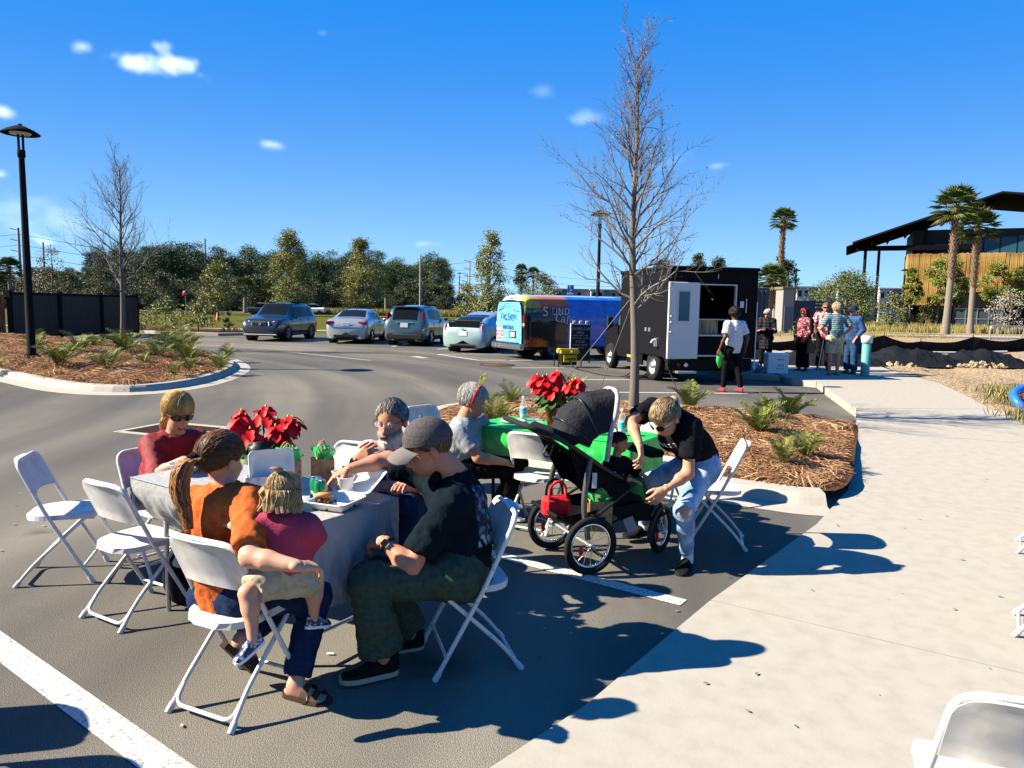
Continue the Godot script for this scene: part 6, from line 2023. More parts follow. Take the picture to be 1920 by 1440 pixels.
func truck(red: Material) -> void:
	var h := Vector2(-0.20, -0.98)
	var t := thing("food_truck", "black food truck with open white rear door", "truck", V(3.49, 0, -16.75))
	var fw := V(h.x, 0, h.y).normalized()
	t.basis = Basis(V(-fw.z, 0, fw.x), Vector3.UP, -fw).scaled(Vector3.ONE * 0.93)
	var blk := mat("truck_black", Color(0.006, 0.006, 0.0075), 0.55)
	blk.metallic_specular = 0.14
	var w := 2.38
	var L := 3.35
	put("left_side", box_mesh(V(0.06, 2.15, L), 0.01, V(0.03, 1.72, -L / 2)), blk, t)
	put("right_side", box_mesh(V(0.06, 2.15, L), 0.01, V(w - 0.03, 1.72, -L / 2)), blk, t)
	put("front_wall", box_mesh(V(w - 0.13, 2.15, 0.06), 0.0, V(w / 2, 1.72, -L + 0.04)), blk, t)
	put("roof", box_mesh(V(w + 0.05, 0.09, L + 0.1), 0.02, V(w / 2, 2.84, -L / 2)), blk, t)
	put("floor", box_mesh(V(w - 0.13, 0.08, L - 0.1), 0.0, V(w / 2, 0.70, -L / 2)), mats.black_metal, t)
	put("back_wall", box_mesh(V(0.74, 2.15, 0.06), 0.0, V(0.435, 1.72, -0.035)), blk, t)
	put("back_wall", box_mesh(V(0.52, 2.15, 0.06), 0.0, V(w - 0.325, 1.72, -0.035)), blk, t)
	put("lintel", box_mesh(V(0.98, 0.36, 0.055), 0.0, V(1.30, 2.613, -0.037)), blk, t)
	for x in [0.805, 1.795]: put("jamb", box_mesh(V(0.03, 1.78, 0.09), 0.005, V(x, 1.545, -0.02)), mats.white_steel, t)
	put("jamb", box_mesh(V(1.02, 0.03, 0.09), 0.005, V(1.30, 2.45, -0.02)), mats.white_steel, t)
	put("counter_front", box_mesh(V(0.66, 0.36, 0.04), 0.005, V(1.15, 1.40, -0.28)), mat("birch", Color(0.40, 0.36, 0.28), 0.6, 0, texs.wood_n, 0.8), t)
	put("counter_top", box_mesh(V(0.95, 0.03, 0.5), 0.008, V(1.30, 1.595, -0.42)), mats.white_steel, t)
	put("sill", box_mesh(V(0.97, 0.04, 0.16), 0.005, V(1.30, 1.20, -0.12)), mats.white_steel, t)
	put("apron", box_mesh(V(0.97, 0.46, 0.04), 0.005, V(1.30, 0.95, -0.05)), blk, t)
	put("sill", box_mesh(V(0.98, 0.035, 0.1), 0.005, V(1.30, 0.70, 0.0)), mats.white_steel, t)
	var leafb := Basis(Vector3.UP, 0.13)
	var o := V(0.80, 1.56, 0.05)
	var dw := put("door", box_mesh(V(0.86, 1.86, 0.05), 0.012, o + leafb * V(-0.43, 0, 0), leafb), mat("door_white", Color(0.50, 0.50, 0.50), 0.5), t)
	put("door_window", box_mesh(V(0.30, 0.72, 0.02), 0.004, o + leafb * V(-0.44, 0.35, 0.024), leafb), mat("door_teal", Color(0.03, 0.10, 0.13), 0.08), dw)
	for e in [[0, 0.37, 0.34, 0.03], [0, -0.37, 0.34, 0.03], [0.165, 0, 0.03, 0.77], [-0.165, 0, 0.03, 0.77]]:
		put("window_trim", box_mesh(V(e[2], e[3], 0.03), 0.004, o + leafb * V(-0.44 + e[0], 0.35 + e[1], 0.026), leafb), mats.white_steel, dw)
	for y in [-0.28, -0.05, 0.10]: put("lock", lathe_mesh([Vector2(0.035, 0), Vector2(0.03, 0.03), Vector2(0, 0.032)], 12, o + leafb * V(-0.78, y, 0.024), leafb * Basis(Vector3.RIGHT, PI / 2)), mats.steel, dw)
	put("switch_box", box_mesh(V(0.10, 0.16, 0.03), 0.005, V(w - 0.42, 1.98, 0.005)), mats.white_steel, t)
	put("bracket", box_mesh(V(0.02, 0.35, 0.03), 0.005, V(w - 0.30, 1.95, 0.005)), mats.white_steel, t)
	put("edge_trim", box_mesh(V(0.025, 1.7, 0.025), 0.004, V(w + 0.005, 1.2, -0.01)), mats.white_steel, t)
	put("marker_lamp", box_mesh(V(0.02, 0.10, 0.02), 0.004, V(1.3, 2.66, 0.0)), mats.white_steel, t)
	put("bumper", box_mesh(V(w - 0.1, 0.30, 0.14), 0.03, V(w / 2, 0.47, -0.09)), mats.black_metal, t)
	for x in [0.35, 0.55]: put("lamp_round", lathe_mesh([Vector2(0.05, 0), Vector2(0.045, 0.02), Vector2(0, 0.024)], 16, V(x, 0.47, -0.018), Basis(Vector3.RIGHT, PI / 2)), red if x < 0.4 else mats.head_white, t)
	put("hitch", box_mesh(V(0.5, 0.06, 0.3), 0.01, V(0.5, 0.30, 0.02)), mats.steel, t)
	put("inlet_box", box_mesh(V(0.10, 0.22, 0.16), 0.01, V(-0.04, 1.0, -0.5)), mats.steel, t)
	put("inlet_plug", tube_mesh([V(-0.06, 1.06, -0.5), V(-0.16, 1.05, -0.48), V(-0.20, 0.98, -0.47)], 0.03, 8), mats.white_steel, t)
	for x in [-1.35, -1.1]: put("vent", box_mesh(V(0.02, 0.10, 0.12), 0.004, V(-0.005, 1.30, x)), mats.steel, t)
	var st := mb()
	var prof := [Vector2(-L, 1.98), Vector2(-L - 0.55, 1.98), Vector2(-L - 1.15, 1.32), Vector2(-L - 2.0, 1.12), Vector2(-L - 2.15, 0.85), Vector2(-L - 2.15, 0.42), Vector2(-L, 0.42)]
	for k in prof.size():
		var a: Vector2 = prof[k]
		var b: Vector2 = prof[(k + 1) % prof.size()]
		st.set_smooth_group(-1)
		quad(st, V(0.28, a.y, a.x), V(2.1, a.y, a.x), V(2.1, b.y, b.x), V(0.28, b.y, b.x))
	for x in [0.28, 2.1]:
		var mid := Vector2(-L - 1.0, 1.0)
		for k in prof.size():
			var a: Vector2 = prof[k]
			var b: Vector2 = prof[(k + 1) % prof.size()]
			tri(st, V(x, mid.y, mid.x), V(x, a.y, a.x), V(x, b.y, b.x))
	put("cab", done(st), blk, t)
	st = mb()
	st.set_smooth_group(-1)
	quad(st, V(0.272, 1.34, -L - 0.12), V(0.272, 1.86, -L - 0.12), V(0.272, 1.86, -L - 0.56), V(0.272, 1.34, -L - 1.0))
	put("cab_window", done(st), mat("cab_glass", Color(0.03, 0.07, 0.09), 0.05), t)
	put("mirror", box_mesh(V(0.20, 0.34, 0.10), 0.03, V(0.02, 1.42, -L - 0.95)), mats.black_plastic, t)
	put("mirror_arm", tube_mesh([V(0.28, 1.35, -L - 0.95), V(0.1, 1.32, -L - 0.95)], 0.02, 6), mats.black_plastic, t)
	put("door_handle", box_mesh(V(0.03, 0.05, 0.16), 0.01, V(0.265, 1.18, -L - 0.25)), mats.steel, t)
	for q in [-0.95, -L - 1.35]:
		for x in [0.16 if q < -2.0 else 0.04, 2.2 if q < -2.0 else 2.34]:
			var sx := -1.0 if x < 1 else 1.0
			var B := Basis(Vector3.FORWARD, sx * PI / 2)
			var wl := put("wheel", lathe_mesh([Vector2(0.23, 0.0), Vector2(0.35, 0.005), Vector2(0.385, -0.04), Vector2(0.385, -0.20), Vector2(0.33, -0.22), Vector2(0, -0.22)], 26, V(x - sx * 0.0, 0.385, q), B), mats.rubber, t)
			put("rim", lathe_mesh([Vector2(0.235, 0.002), Vector2(0.21, -0.07), Vector2(0.10, -0.06), Vector2(0.08, 0.02), Vector2(0, 0.025)], 22, V(x, 0.385, q), B), mats.steel, wl)
	put("frame_rail", box_mesh(V(1.6, 0.2, L + 1.6), 0, V(w / 2, 0.50, -L / 2 - 0.9)), mats.black_metal, t)
	put("skirt", box_mesh(V(0.04, 0.32, 1.15), 0.005, V(0.05, 0.50, -2.2)), blk, t)
	put("yellow_stripe", box_mesh(V(0.012, 0.07, 0.9), 0.002, V(0.025, 0.52, -2.3)), mat("stripe_yellow", Color(0.30, 0.24, 0.02), 0.6), t)

# ------------------------------------------------------------------ who is there
func joints(who: String) -> Dictionary:
	match who:
		"WO": return {"pel": V(-1.199, 0.464, -3.050), "nk": V(-1.211, 0.922, -3.050), "hd": V(-1.227, 1.060, -3.070), "shl": V(-1.379, 0.838, -3.130), "shr": V(-1.078, 0.890, -2.980), "ell": V(-1.386, 0.561, -3.300), "elr": V(-0.996, 0.727, -2.740), "wrl": V(-1.214, 0.621, -3.360), "wrr": V(-0.790, 0.715, -2.680), "hipl": V(-1.293, 0.410, -3.120), "hipr": V(-1.117, 0.455, -3.000), "knl": V(-1.003, 0.336, -3.380), "knr": V(-0.868, 0.391, -3.200), "anl": V(-1.157, 0.243, -3.080), "anr": V(-0.912, 0.071, -3.030)}
		"TO": return {"pel": V(-0.927, 0.598, -2.920), "nk": V(-0.902, 0.842, -2.900), "hd": V(-0.909, 0.965, -2.900), "shl": V(-0.982, 0.816, -2.880), "shr": V(-0.810, 0.801, -2.910), "ell": V(-1.035, 0.816, -2.820), "elr": V(-0.793, 0.725, -2.980), "wrl": V(-1.141, 0.796, -2.920), "wrr": V(-0.866, 0.721, -3.060), "hipl": V(-0.958, 0.595, -2.880), "hipr": V(-0.882, 0.577, -2.930), "knl": V(-1.022, 0.566, -2.780), "knr": V(-0.830, 0.498, -3.060), "anl": V(-0.990, 0.394, -2.740), "anr": V(-0.846, 0.334, -3.080)}
		"MC": return {"pel": V(-0.220, 0.457, -3.420), "nk": V(-0.256, 0.891, -3.500), "hd": V(-0.420, 1.046, -3.440), "shl": V(-0.282, 0.786, -3.330), "shr": V(-0.411, 0.846, -3.660), "ell": V(-0.439, 0.525, -3.220), "elr": V(-0.629, 0.907, -3.720), "wrl": V(-0.579, 0.622, -3.280), "wrr": V(-0.807, 0.876, -3.620), "hipl": V(-0.229, 0.443, -3.330), "hipr": V(-0.274, 0.392, -3.520), "knl": V(-0.632, 0.460, -3.200), "knr": V(-0.619, 0.407, -3.420), "anl": V(-0.566, 0.097, -3.200), "anr": V(-0.486, 0.073, -3.500)}
		"BM": return {"pel": V(-0.679, 0.504, -4.400), "nk": V(-0.680, 0.884, -4.280), "hd": V(-0.695, 1.052, -4.200), "shl": V(-0.511, 0.821, -4.320), "shr": V(-0.838, 0.836, -4.250), "ell": V(-0.440, 0.610, -4.200), "elr": V(-0.928, 0.684, -4.120), "wrl": V(-0.540, 0.736, -4.020), "wrr": V(-0.853, 0.844, -4.000), "hipl": V(-0.607, 0.489, -4.400), "hipr": V(-0.737, 0.497, -4.360), "knl": V(-0.584, 0.562, -4.020), "knr": V(-0.745, 0.565, -4.000), "anl": V(-0.611, 0.194, -4.100), "anr": V(-0.779, 0.191, -4.100)}
		"BW": return {"pel": V(-2.217, 0.496, -4.560), "nk": V(-2.069, 0.890, -4.470), "hd": V(-2.019, 1.051, -4.420), "shl": V(-1.953, 0.845, -4.550), "shr": V(-2.161, 0.843, -4.360), "ell": V(-1.839, 0.674, -4.440), "elr": V(-2.064, 0.686, -4.200), "wrl": V(-1.815, 0.774, -4.250), "wrr": V(-1.860, 0.801, -4.120), "hipl": V(-2.171, 0.481, -4.620), "hipr": V(-2.248, 0.500, -4.500), "knl": V(-1.834, 0.531, -4.450), "knr": V(-1.900, 0.535, -4.300), "anl": V(-1.857, 0.113, -4.400), "anr": V(-1.960, 0.130, -4.300)}
		"GH": return {"pel": V(-0.394, 0.437, -5.850), "nk": V(-0.387, 0.803, -5.820), "hd": V(-0.282, 0.983, -5.800), "shl": V(-0.267, 0.764, -6.000), "shr": V(-0.392, 0.739, -5.660), "ell": V(-0.146, 0.602, -6.000), "elr": V(-0.250, 0.535, -5.600), "wrl": V(-0.088, 0.713, -5.850), "wrr": V(-0.052, 0.494, -5.650), "hipl": V(-0.340, 0.425, -5.950), "hipr": V(-0.381, 0.426, -5.780), "knl": V(0.064, 0.406, -5.950), "knr": V(0.020, 0.438, -5.720), "anl": V(-0.092, 0.057, -5.900), "anr": V(-0.046, 0.087, -5.750)}
		"BE": return {"pel": V(1.314, 0.683, -4.950), "nk": V(1.039, 1.016, -4.800), "hd": V(0.979, 1.001, -4.660), "shl": V(1.152, 0.956, -4.660), "shr": V(0.930, 1.048, -4.920), "ell": V(1.130, 0.663, -4.600), "elr": V(0.788, 0.962, -4.800), "wrl": V(0.974, 0.569, -4.550), "wrr": V(0.822, 0.826, -4.620), "hipl": V(1.300, 0.636, -4.860), "hipr": V(1.267, 0.644, -5.020), "knl": V(1.118, 0.414, -4.620), "knr": V(0.973, 0.480, -5.100), "anl": V(1.176, 0.073, -4.720), "anr": V(0.995, 0.111, -5.300)}
		"BA": return {"pel": V(0.692, 0.512, -4.950), "nk": V(0.717, 0.676, -4.930), "hd": V(0.736, 0.818, -4.920), "shl": V(0.790, 0.640, -5.000), "shr": V(0.674, 0.663, -4.850), "ell": V(0.858, 0.589, -5.000), "elr": V(0.701, 0.595, -4.800), "wrl": V(0.909, 0.567, -4.970), "wrr": V(0.805, 0.573, -4.780), "hipl": V(0.751, 0.501, -5.000), "hipr": V(0.671, 0.512, -4.900), "knl": V(0.883, 0.498, -5.020), "knr": V(0.836, 0.513, -4.850), "anl": V(0.956, 0.378, -5.050), "anr": V(0.914, 0.398, -4.900)}
	return {}

func standing(x: float, y: float, z: float, h: float, face: Vector2, arms: Dictionary, stride := 0.0) -> Dictionary:
	var f := V(face.x, 0, face.y).normalized()
	var r := f.cross(Vector3.UP)
	var o := V(x, y, z)
	var at := func(a: float, b: float, c: float) -> Vector3: return o + r * a * h + V(0, b * h, 0) + f * c * h
	var j := {"pel": at.call(0.0, 0.53, 0.0), "nk": at.call(0.0, 0.845, -0.005), "hd": at.call(0.0, 0.935, 0.015), "shl": at.call(-0.108, 0.815, 0.0), "shr": at.call(0.108, 0.815, 0.0),
		"ell": at.call(-0.14, 0.64, -0.02), "elr": at.call(0.14, 0.64, -0.02), "wrl": at.call(-0.15, 0.50, 0.03), "wrr": at.call(0.15, 0.50, 0.03),
		"hipl": at.call(-0.05, 0.51, 0.0), "hipr": at.call(0.05, 0.51, 0.0), "knl": at.call(-0.058, 0.285, 0.015 + stride * 0.6), "knr": at.call(0.058, 0.285, 0.015 - stride * 0.35),
		"anl": at.call(-0.062, 0.046, stride), "anr": at.call(0.062, 0.046 + absf(stride) * 0.15, -stride)}
	for k in arms: j[k] = at.call(arms[k][0], arms[k][1], arms[k][2])
	return j

func hair_mat() -> StandardMaterial3D:
	return vmat("hair", 0.58)

func cap_hat(t: Node3D, c: Vector3, b: Basis, s: float, m: Material, brim_m: Material, called := "cap") -> Node3D:
	var st := mb()
	grid(st, 48, 22, func(u, v):
		var d := head_dir(u, v * 0.60)
		var r := face_radius(V(d.x, maxf(d.y, 0.1), d.z).normalized(), false) + 0.013
		var p := d * r
		p.y = maxf(p.y, 0.030 + 0.010 * d.z)
		var seam := 0.0012 * (1.0 if fmod(u * 6.0 + 0.02, 1.0) < 0.04 else 0.0)
		return c + b * ((p * (1.0 + seam) + V(0, 0.012 * maxf(0.0, d.y) * (0.6 + 0.4 * d.z), 0)) * s), true)
	var o := put(called, done(st), m, t)
	st = mb()
	var f := func(u: float, v: float, dy: float) -> Vector3:
		var a := (u - 0.5) * 2.0
		var x := a * 0.082 * (1.0 - 0.06 * v)
		var z0 := sqrt(maxf(0.0, 1.0 - (x / 0.092) * (x / 0.092))) * 0.095
		var z1 := 0.105 + 0.070 * sqrt(maxf(0.0, 1.0 - pow(absf(a), 2.6)))
		return c + b * (V(x, 0.040 - 0.030 * a * a - 0.024 * v * v + dy, lerpf(z0, maxf(z0, z1), v)) * s)
	shell(st, 16, 8, func(u, v): return f.call(u, v, 0.0), func(u, v): return f.call(u, v, -0.004))
	put("visor", done(st), brim_m, o)
	put("button", lathe_mesh([Vector2(0, 0.006 * s), Vector2(0.006 * s, 0.003 * s), Vector2(0.007 * s, 0)], 10, c + b * (V(0, 0.142, -0.012) * s), b), brim_m, o)
	return o

func people() -> void:
	var light := Color(0.37, 0.185, 0.115)
	var pale := Color(0.40, 0.215, 0.145)
	var ruddy := Color(0.38, 0.165, 0.10)
	var dark := Color(0.075, 0.036, 0.020)
	var lens := mat("dark_lens", Color(0.006, 0.006, 0.007), 0.08)
	var denim := cloth("denim", Color(0.012, 0.024, 0.062), 0.85, 0.02)
	var blackcloth := cloth("black_cloth", Color(0.0075, 0.0085, 0.011), 0.9, 0.03)
	var pants_black := cloth("black_trousers", Color(0.007, 0.007, 0.008), 0.9, 0.03)
	var t: Node3D
	var fr: Array

	t = person("woman with brown ponytail in orange shirt, seen from behind, toddler on her lap", joints("WO"), {"s": 0.92, "g": 1.0, "skin": pale, "face": V(0.50, -0.12, -0.85), "no_eyes": true, "feet": true,
		"shirt": {"mat": cloth("orange_cloth", Color(0.40, 0.095, 0.026), 0.9, 0.03), "sleeve": 0.86, "cuff": 1.1, "loose": 1.06, "hem": -0.10, "fold": 0.008, "bust": 0.07},
		"pants": {"mat": denim, "length": 1.93, "loose": 1.04, "ankle": 0.062, "name": "jeans"}, "toer": V(0.93, -0.05, 0.25), "toel": V(0.35, -0.80, -0.35),
		"handr": {"d": V(0.50, -0.25, -0.83), "p": V(-0.3, -0.9, 0.2), "curl": 0.7, "thumb": 0.5}, "handl": {"curl": 0.6}})
	fr = t.get_meta("frame")
	var br1 := Color(0.030, 0.014, 0.007)
	var br2 := Color(0.16, 0.075, 0.030)
	var hair := put("hair", hair_cap(fr[0], fr[1], fr[2], [0.60, 0.35, 0.02, -0.35, -0.62], 0.013, 0.3, br1, Color(0.15, 0.07, 0.027), false, 26.0, 1, V_TIE, 260), hair_mat(), t)
	var b: Basis = fr[1]
	var tie: Vector3 = fr[0] + b * V(0, 0.015, -0.118) * 0.92
	var tail := catmull([tie, tie + V(-0.045, -0.02, 0.035), tie + V(-0.065, -0.11, 0.05), tie + V(-0.045, -0.20, 0.055), tie + V(-0.030, -0.285, 0.05)], 4)
	put("ponytail", strands(tail, 0.024, 0.016, 380, br1, Color(0.32, 0.15, 0.055), 0.75), hair_mat(), hair)
	put("hair_tie", tube_mesh([tie + V(-0.012, 0.004, 0), tie + V(-0.03, -0.012, 0.02)], 0.026, 10), blackcloth, hair)
	for q in [["r", V(0.93, -0.05, 0.25), Vector3.UP], ["l", V(0.40, -0.75, -0.42), V(0.5, 0.5, -0.6)]]:
		var an: Vector3 = joints("WO")["an" + q[0]] - t.position
		var d: Vector3 = q[1].normalized()
		var up: Vector3 = (q[2] - d * (q[2] as Vector3).dot(d)).normalized()
		var sd := d.cross(up)
		var o2 := an - up * 0.078
		var st := mb()
		var pl := func(u: float, v: float, y: float) -> Vector3:
			var w := (0.034 + 0.016 * smoothstep(0.2, 0.75, u)) * pow(maxf(0.0, 1.0 - pow(absf(u * 2.0 - 1.0), 4.0)), 0.5)
			return o2 + d * lerpf(-0.065, 0.178, u) + sd * (v - 0.5) * 2.0 * w + up * y
		shell(st, 18, 6, func(u, v): return pl.call(u, v, 0.022), func(u, v): return pl.call(u, v, -0.004))
		var so := put("sandal", done(st), mat("sandal_brown", Color(0.035, 0.018, 0.010), 0.7), t)
		for u in [0.52, 0.72]:
			var band := []
			for k in 9:
				var a := PI * k / 8.0
				band.append(o2 + d * lerpf(-0.065, 0.178, u) + sd * cos(a) * 0.050 + up * (0.018 + sin(a) * lerpf(0.062, 0.040, (u - 0.5) * 4.0)))
			st = mb()
			st.set_smooth_group(-1)
			for k in 8: quad(st, band[k] - d * 0.017, band[k + 1] - d * 0.017, band[k + 1] + d * 0.017, band[k] + d * 0.017)
			put("strap", done(st), mat("sandal_brown", Color(0.035, 0.018, 0.010), 0.7), so)

	var heather := ntex("heather", 0.12, [Color(0.55, 0.45, 0.5), Color(1, 0.95, 0.95)], 3, FastNoiseLite.TYPE_SIMPLEX_SMOOTH, 256)
	var rasp := mat("raspberry", Color(0.50, 0.085, 0.15), 0.9, 0, heather, 0.12, texs.creases, 0.5)
	t = person("toddler with fair topknot in raspberry shirt, sitting on the lap of the woman in orange", joints("TO"), {"s": 0.52, "g": 1.15, "skin": pale, "child": true, "head": 1.36, "face": V(0.40, -0.12, -0.90), "no_eyes": true, "cell": 0.009, "neck": 0.06,
		"shirt": {"mat": rasp, "sleeve": 0.95, "loose": 1.12, "hem": -0.06, "fold": 0.004, "cuff": 1.05}, "pants": {"mat": cloth("khaki_kid", Color(0.36, 0.315, 0.22), 0.9, 0.03), "length": 0.80, "loose": 1.2, "name": "shorts"},
		"handl": {"s": 0.95, "curl": 0.5}, "handr": {"s": 0.95}})
	fr = t.get_meta("frame")
	b = fr[1]
	var fa1 := Color(0.16, 0.095, 0.045)
	var fa2 := Color(0.46, 0.33, 0.17)
	hair = put("hair", hair_cap(fr[0], b, fr[2], [0.62, 0.38, -0.02, -0.42, -0.66], 0.010, 0.4, fa1, fa2, true, 30.0, 4, V_CROWN, 240, 0.25), hair_mat(), t)
	var top: Vector3 = fr[0] + b * V(0, 0.085, -0.035)
	put("topknot", strands([top, top + V(-0.004, 0.012, 0.004), top + V(-0.014, 0.022, 0.012), top + V(-0.024, 0.020, 0.018)], 0.011, 0.013, 80, fa1, fa2, 0.4), hair_mat(), hair)
	for k in 15:
		var a := (k - 7.0) * 0.22
		var p0: Vector3 = fr[0] + b * V(sin(a) * 0.072, 0.022, -cos(a) * 0.078)
		var w0 := rng.randf_range(-0.012, 0.012)
		put("curl", strands([p0, p0 + b * V(sin(a) * 0.008 + w0, -0.022, -cos(a) * 0.006), p0 + b * V(sin(a) * 0.006 - w0, -0.055, -cos(a) * 0.004), p0 + b * V(sin(a) * 0.022 + w0, -0.082 - absf(w0), -cos(a) * 0.016)], 0.014, 0.007, 30, fa1, fa2, 0.2), hair_mat(), hair)
	for q in [["l", V(-0.42, -0.28, 0.45)], ["r", V(0.5, -0.2, -0.7)]]:
		shoe("shoe", t, joints("TO")["an" + q[0]] - t.position, q[1], Vector3.UP, 0.52, star_mat(), mat("white_rubber", Color(0.62, 0.62, 0.60), 0.5), 0.095)

	var J: Dictionary = joints("MC")
	var up_: Vector3 = (J.nk - J.pel).normalized()
	var rt: Vector3 = (J.shr - J.shl).normalized()
	var bk := -up_.cross(rt)
	var nn := FastNoiseLite.new()
	nn.frequency = 22.0
	nn.fractal_octaves = 3
	var base_mc := V(J.pel.x, 0, J.pel.z)
	var print_back := func(p: Vector3) -> Color:
		var q: Vector3 = p + base_mc - J.pel
		var x := q.dot(rt)
		var y := q.dot(up_)
		if q.dot(bk) > 0.03 and absf(x + 0.02) < 0.115 and y > 0.10 and y < 0.385:
			var k := nn.get_noise_3dv(q)
			if y < 0.155: return Color(0.30, 0.33, 0.38) if fmod(absf(x) * 34.0, 1.0) < 0.55 and y > 0.112 else Color(0.01, 0.012, 0.016)
			return Color(0.012, 0.022, 0.036).lerp(Color(0.10, 0.17, 0.22) if k > 0.1 else Color(0.06, 0.02, 0.025), clampf(absf(k) * 2.0, 0, 1))
		return Color(0.0078, 0.009, 0.012)
	t = person("man in grey cap and black printed tee reaching across the grey table", J, {"s": 0.97, "g": 1.05, "skin": ruddy, "face": V(-0.90, -0.30, 0.24), "head_up": V(-0.22, 1, 0.08), "no_eyes": true, "cell": 0.012, "neck": 0.072, "head": 1.13, "sink": 0.035,
		"shirt": {"mat": vmat("printed_tee", 0.9, texs.creases, 0.2, 0.5), "paint": print_back, "sleeve": 0.80, "cuff": 1.2, "loose": 1.04, "hem": -0.10, "belly": 0.09, "fold": 0.009, "collar_mat": blackcloth},
		"pants": {"mat": cloth("dark_green", Color(0.040, 0.060, 0.042), 0.85, 0.02), "loose": 1.12, "ankle": 0.082, "length": 1.9, "fold": 0.010},
		"handr": {"d": V(-0.86, -0.42, 0.30), "p": V(-0.35, -0.93, 0.1), "curl": 0.75, "spread": 0.05}, "handl": {"d": V(-0.75, -0.25, -0.6), "p": V(-0.2, -0.75, -0.6), "curl": 1.1},
		"shoes": [mat("camo_shoe", Color(0.035, 0.033, 0.032), 0.8, 0, ntex("camo", 0.06, [Color(0.2, 0.2, 0.2), Color(0.5, 0.5, 0.5), Color(1, 1, 1)], 3), 0.10), mat("tan_sole", Color(0.36, 0.29, 0.20), 0.8)], "toel": V(-0.93, 0, 0.36), "toer": V(-0.90, 0, 0.25), "shoe_size": 1.06})
	fr = t.get_meta("frame")
	b = fr[1]
	hair = put("hair", hair_cap(fr[0], b, fr[2], [0.60, 0.30, 0.02, -0.35, -0.60], 0.006, 0.3, Color(0.045, 0.026, 0.014), Color(0.12, 0.07, 0.038), false, 40.0), hair_mat(), t)
	var grey := mat("cap_grey", Color(0.075, 0.068, 0.070), 0.85, 0, texs.cloth_n, 0.15, texs.creases, 0.5)
	cap_hat(t, fr[0], b, fr[2] * 1.02, grey, mat("cap_brim", Color(0.115, 0.105, 0.102), 0.85))
	shades(t, fr[0], b, fr[2], lens, mats.black_plastic, 0.033, 0.018)
	var cord := []
	for k in 9: cord.append(fr[0] + b * (V(-0.078 * cos(k * 0.33), -0.01 - 0.055 * sin(k * PI / 8.0), -0.02 - 0.085 * sin(k * 0.2)) * fr[2]))
	put("glasses_cord", tube_mesh(cord, 0.002, 5), mats.black_plastic, t)
	put("bandana", box_mesh(V(0.05, 0.08, 0.10), 0.02, fr[0] + V(0.045, -0.135, 0.0), Basis(Vector3.UP, 0.2)), blackcloth, t)
	watch(t, J.ell - t.position, J.wrl - t.position)

	J = joints("BM")
	var pink := func(p: Vector3) -> Color:
		var q: Vector3 = p + V(J.pel.x, 0, J.pel.z) - J.nk
		var k := nn.get_noise_3dv(q * 1.6)
		if q.z > 0.04 and q.y < -0.06 and q.y > -0.20 and absf(q.x) < 0.11 and k > 0.02: return Color(0.03, 0.025, 0.035)
		return Color(0.40, 0.285, 0.26)
	t = person("bearded man with glasses in dusty pink tee behind the grey table", J, {"s": 0.95, "g": 1.10, "skin": ruddy, "face": V(-0.30, -0.10, 0.95), "brow": Color(0.12, 0.11, 0.10), "neck": 0.06,
		"shirt": {"mat": vmat("pink_tee", 0.9, texs.creases, 0.2, 0.5), "paint": pink, "sleeve": 0.80, "cuff": 1.2, "loose": 1.1, "belly": 0.10, "fold": 0.007, "collar_mat": cloth("pink_rib", Color(0.36, 0.25, 0.23))}, "pants": {"mat": denim},
		"handr": {"d": V(0.75, 0.55, 0.15), "p": V(0.2, -0.2, -0.95), "curl": 0.9}, "handl": {"d": V(-0.6, -0.1, 0.8), "p": V(0, -1, 0), "curl": 0.5}})
	fr = t.get_meta("frame")
	b = fr[1]
	var g1 := Color(0.035, 0.033, 0.032)
	var g2 := Color(0.24, 0.23, 0.22)
	hair = put("hair", hair_cap(fr[0], b, fr[2], [0.72, 0.50, 0.0, -0.40, -0.62], 0.013, 0.4, g1, g2, false, 24.0, 7, V_BACK, 220), hair_mat(), t)
	put("beard", beard(fr[0], b, fr[2], Color(0.13, 0.11, 0.095), Color(0.52, 0.49, 0.45)), hair_mat(), t)
	shades(t, fr[0], b, fr[2], mat("clear_lens", Color(0.18, 0.19, 0.20), 0.05), mats.black_plastic, 0.026, 0.016, 0.0, "glasses")
	(t.get_node("glasses") as MeshInstance3D).material_override = clear_glass()
	for sx in [-1.0, 1.0]:
		var ring := []
		for k in 16: ring.append(fr[0] + b * (V(sx * 0.036 + cos(TAU * k / 16) * 0.026, 0.004 + sin(TAU * k / 16) * 0.016, 0.103) * fr[2]))
		put("rim", tube_mesh(ring, 0.0014, 5, true), mats.black_plastic, t.get_node("glasses"))

	t = person("blonde woman in red glittery top and sunglasses at the grey table's left end", joints("BW"), {"s": 0.90, "g": 0.98, "skin": light, "face": V(0.62, -0.30, 0.72), "no_eyes": true, "lip": Color(0.28, 0.08, 0.08),
		"shirt": {"mat": mat("red_glitter", Color(0.40, 0.004, 0.015), 0.5, 0.0, ntex("glit", 0.25, [Color(0.35, 0.3, 0.3), Color(0.8, 0.8, 0.8), Color(1, 1, 1)], 3, FastNoiseLite.TYPE_CELLULAR, 256), 0.12, nrm("glit_b", 0.3, 6.0, 2, 256), 1.0), "sleeve": 1.12, "fold": 0.005, "bust": 0.075, "neck": 1.25},
		"pants": {"mat": pants_black}, "handr": {"d": V(0.85, 0.12, 0.2), "p": V(0.2, -1, 0), "curl": 0.7}, "handl": {"d": V(0.2, 0.1, 0.9), "curl": 0.7}, "shoes": [mats.black_plastic, mats.rubber], "toel": V(0.8, 0, 0.5), "toer": V(0.8, 0, 0.5)})
	fr = t.get_meta("frame")
	b = fr[1]
	var y1 := Color(0.20, 0.105, 0.030)
	var y2 := Color(0.46, 0.31, 0.115)
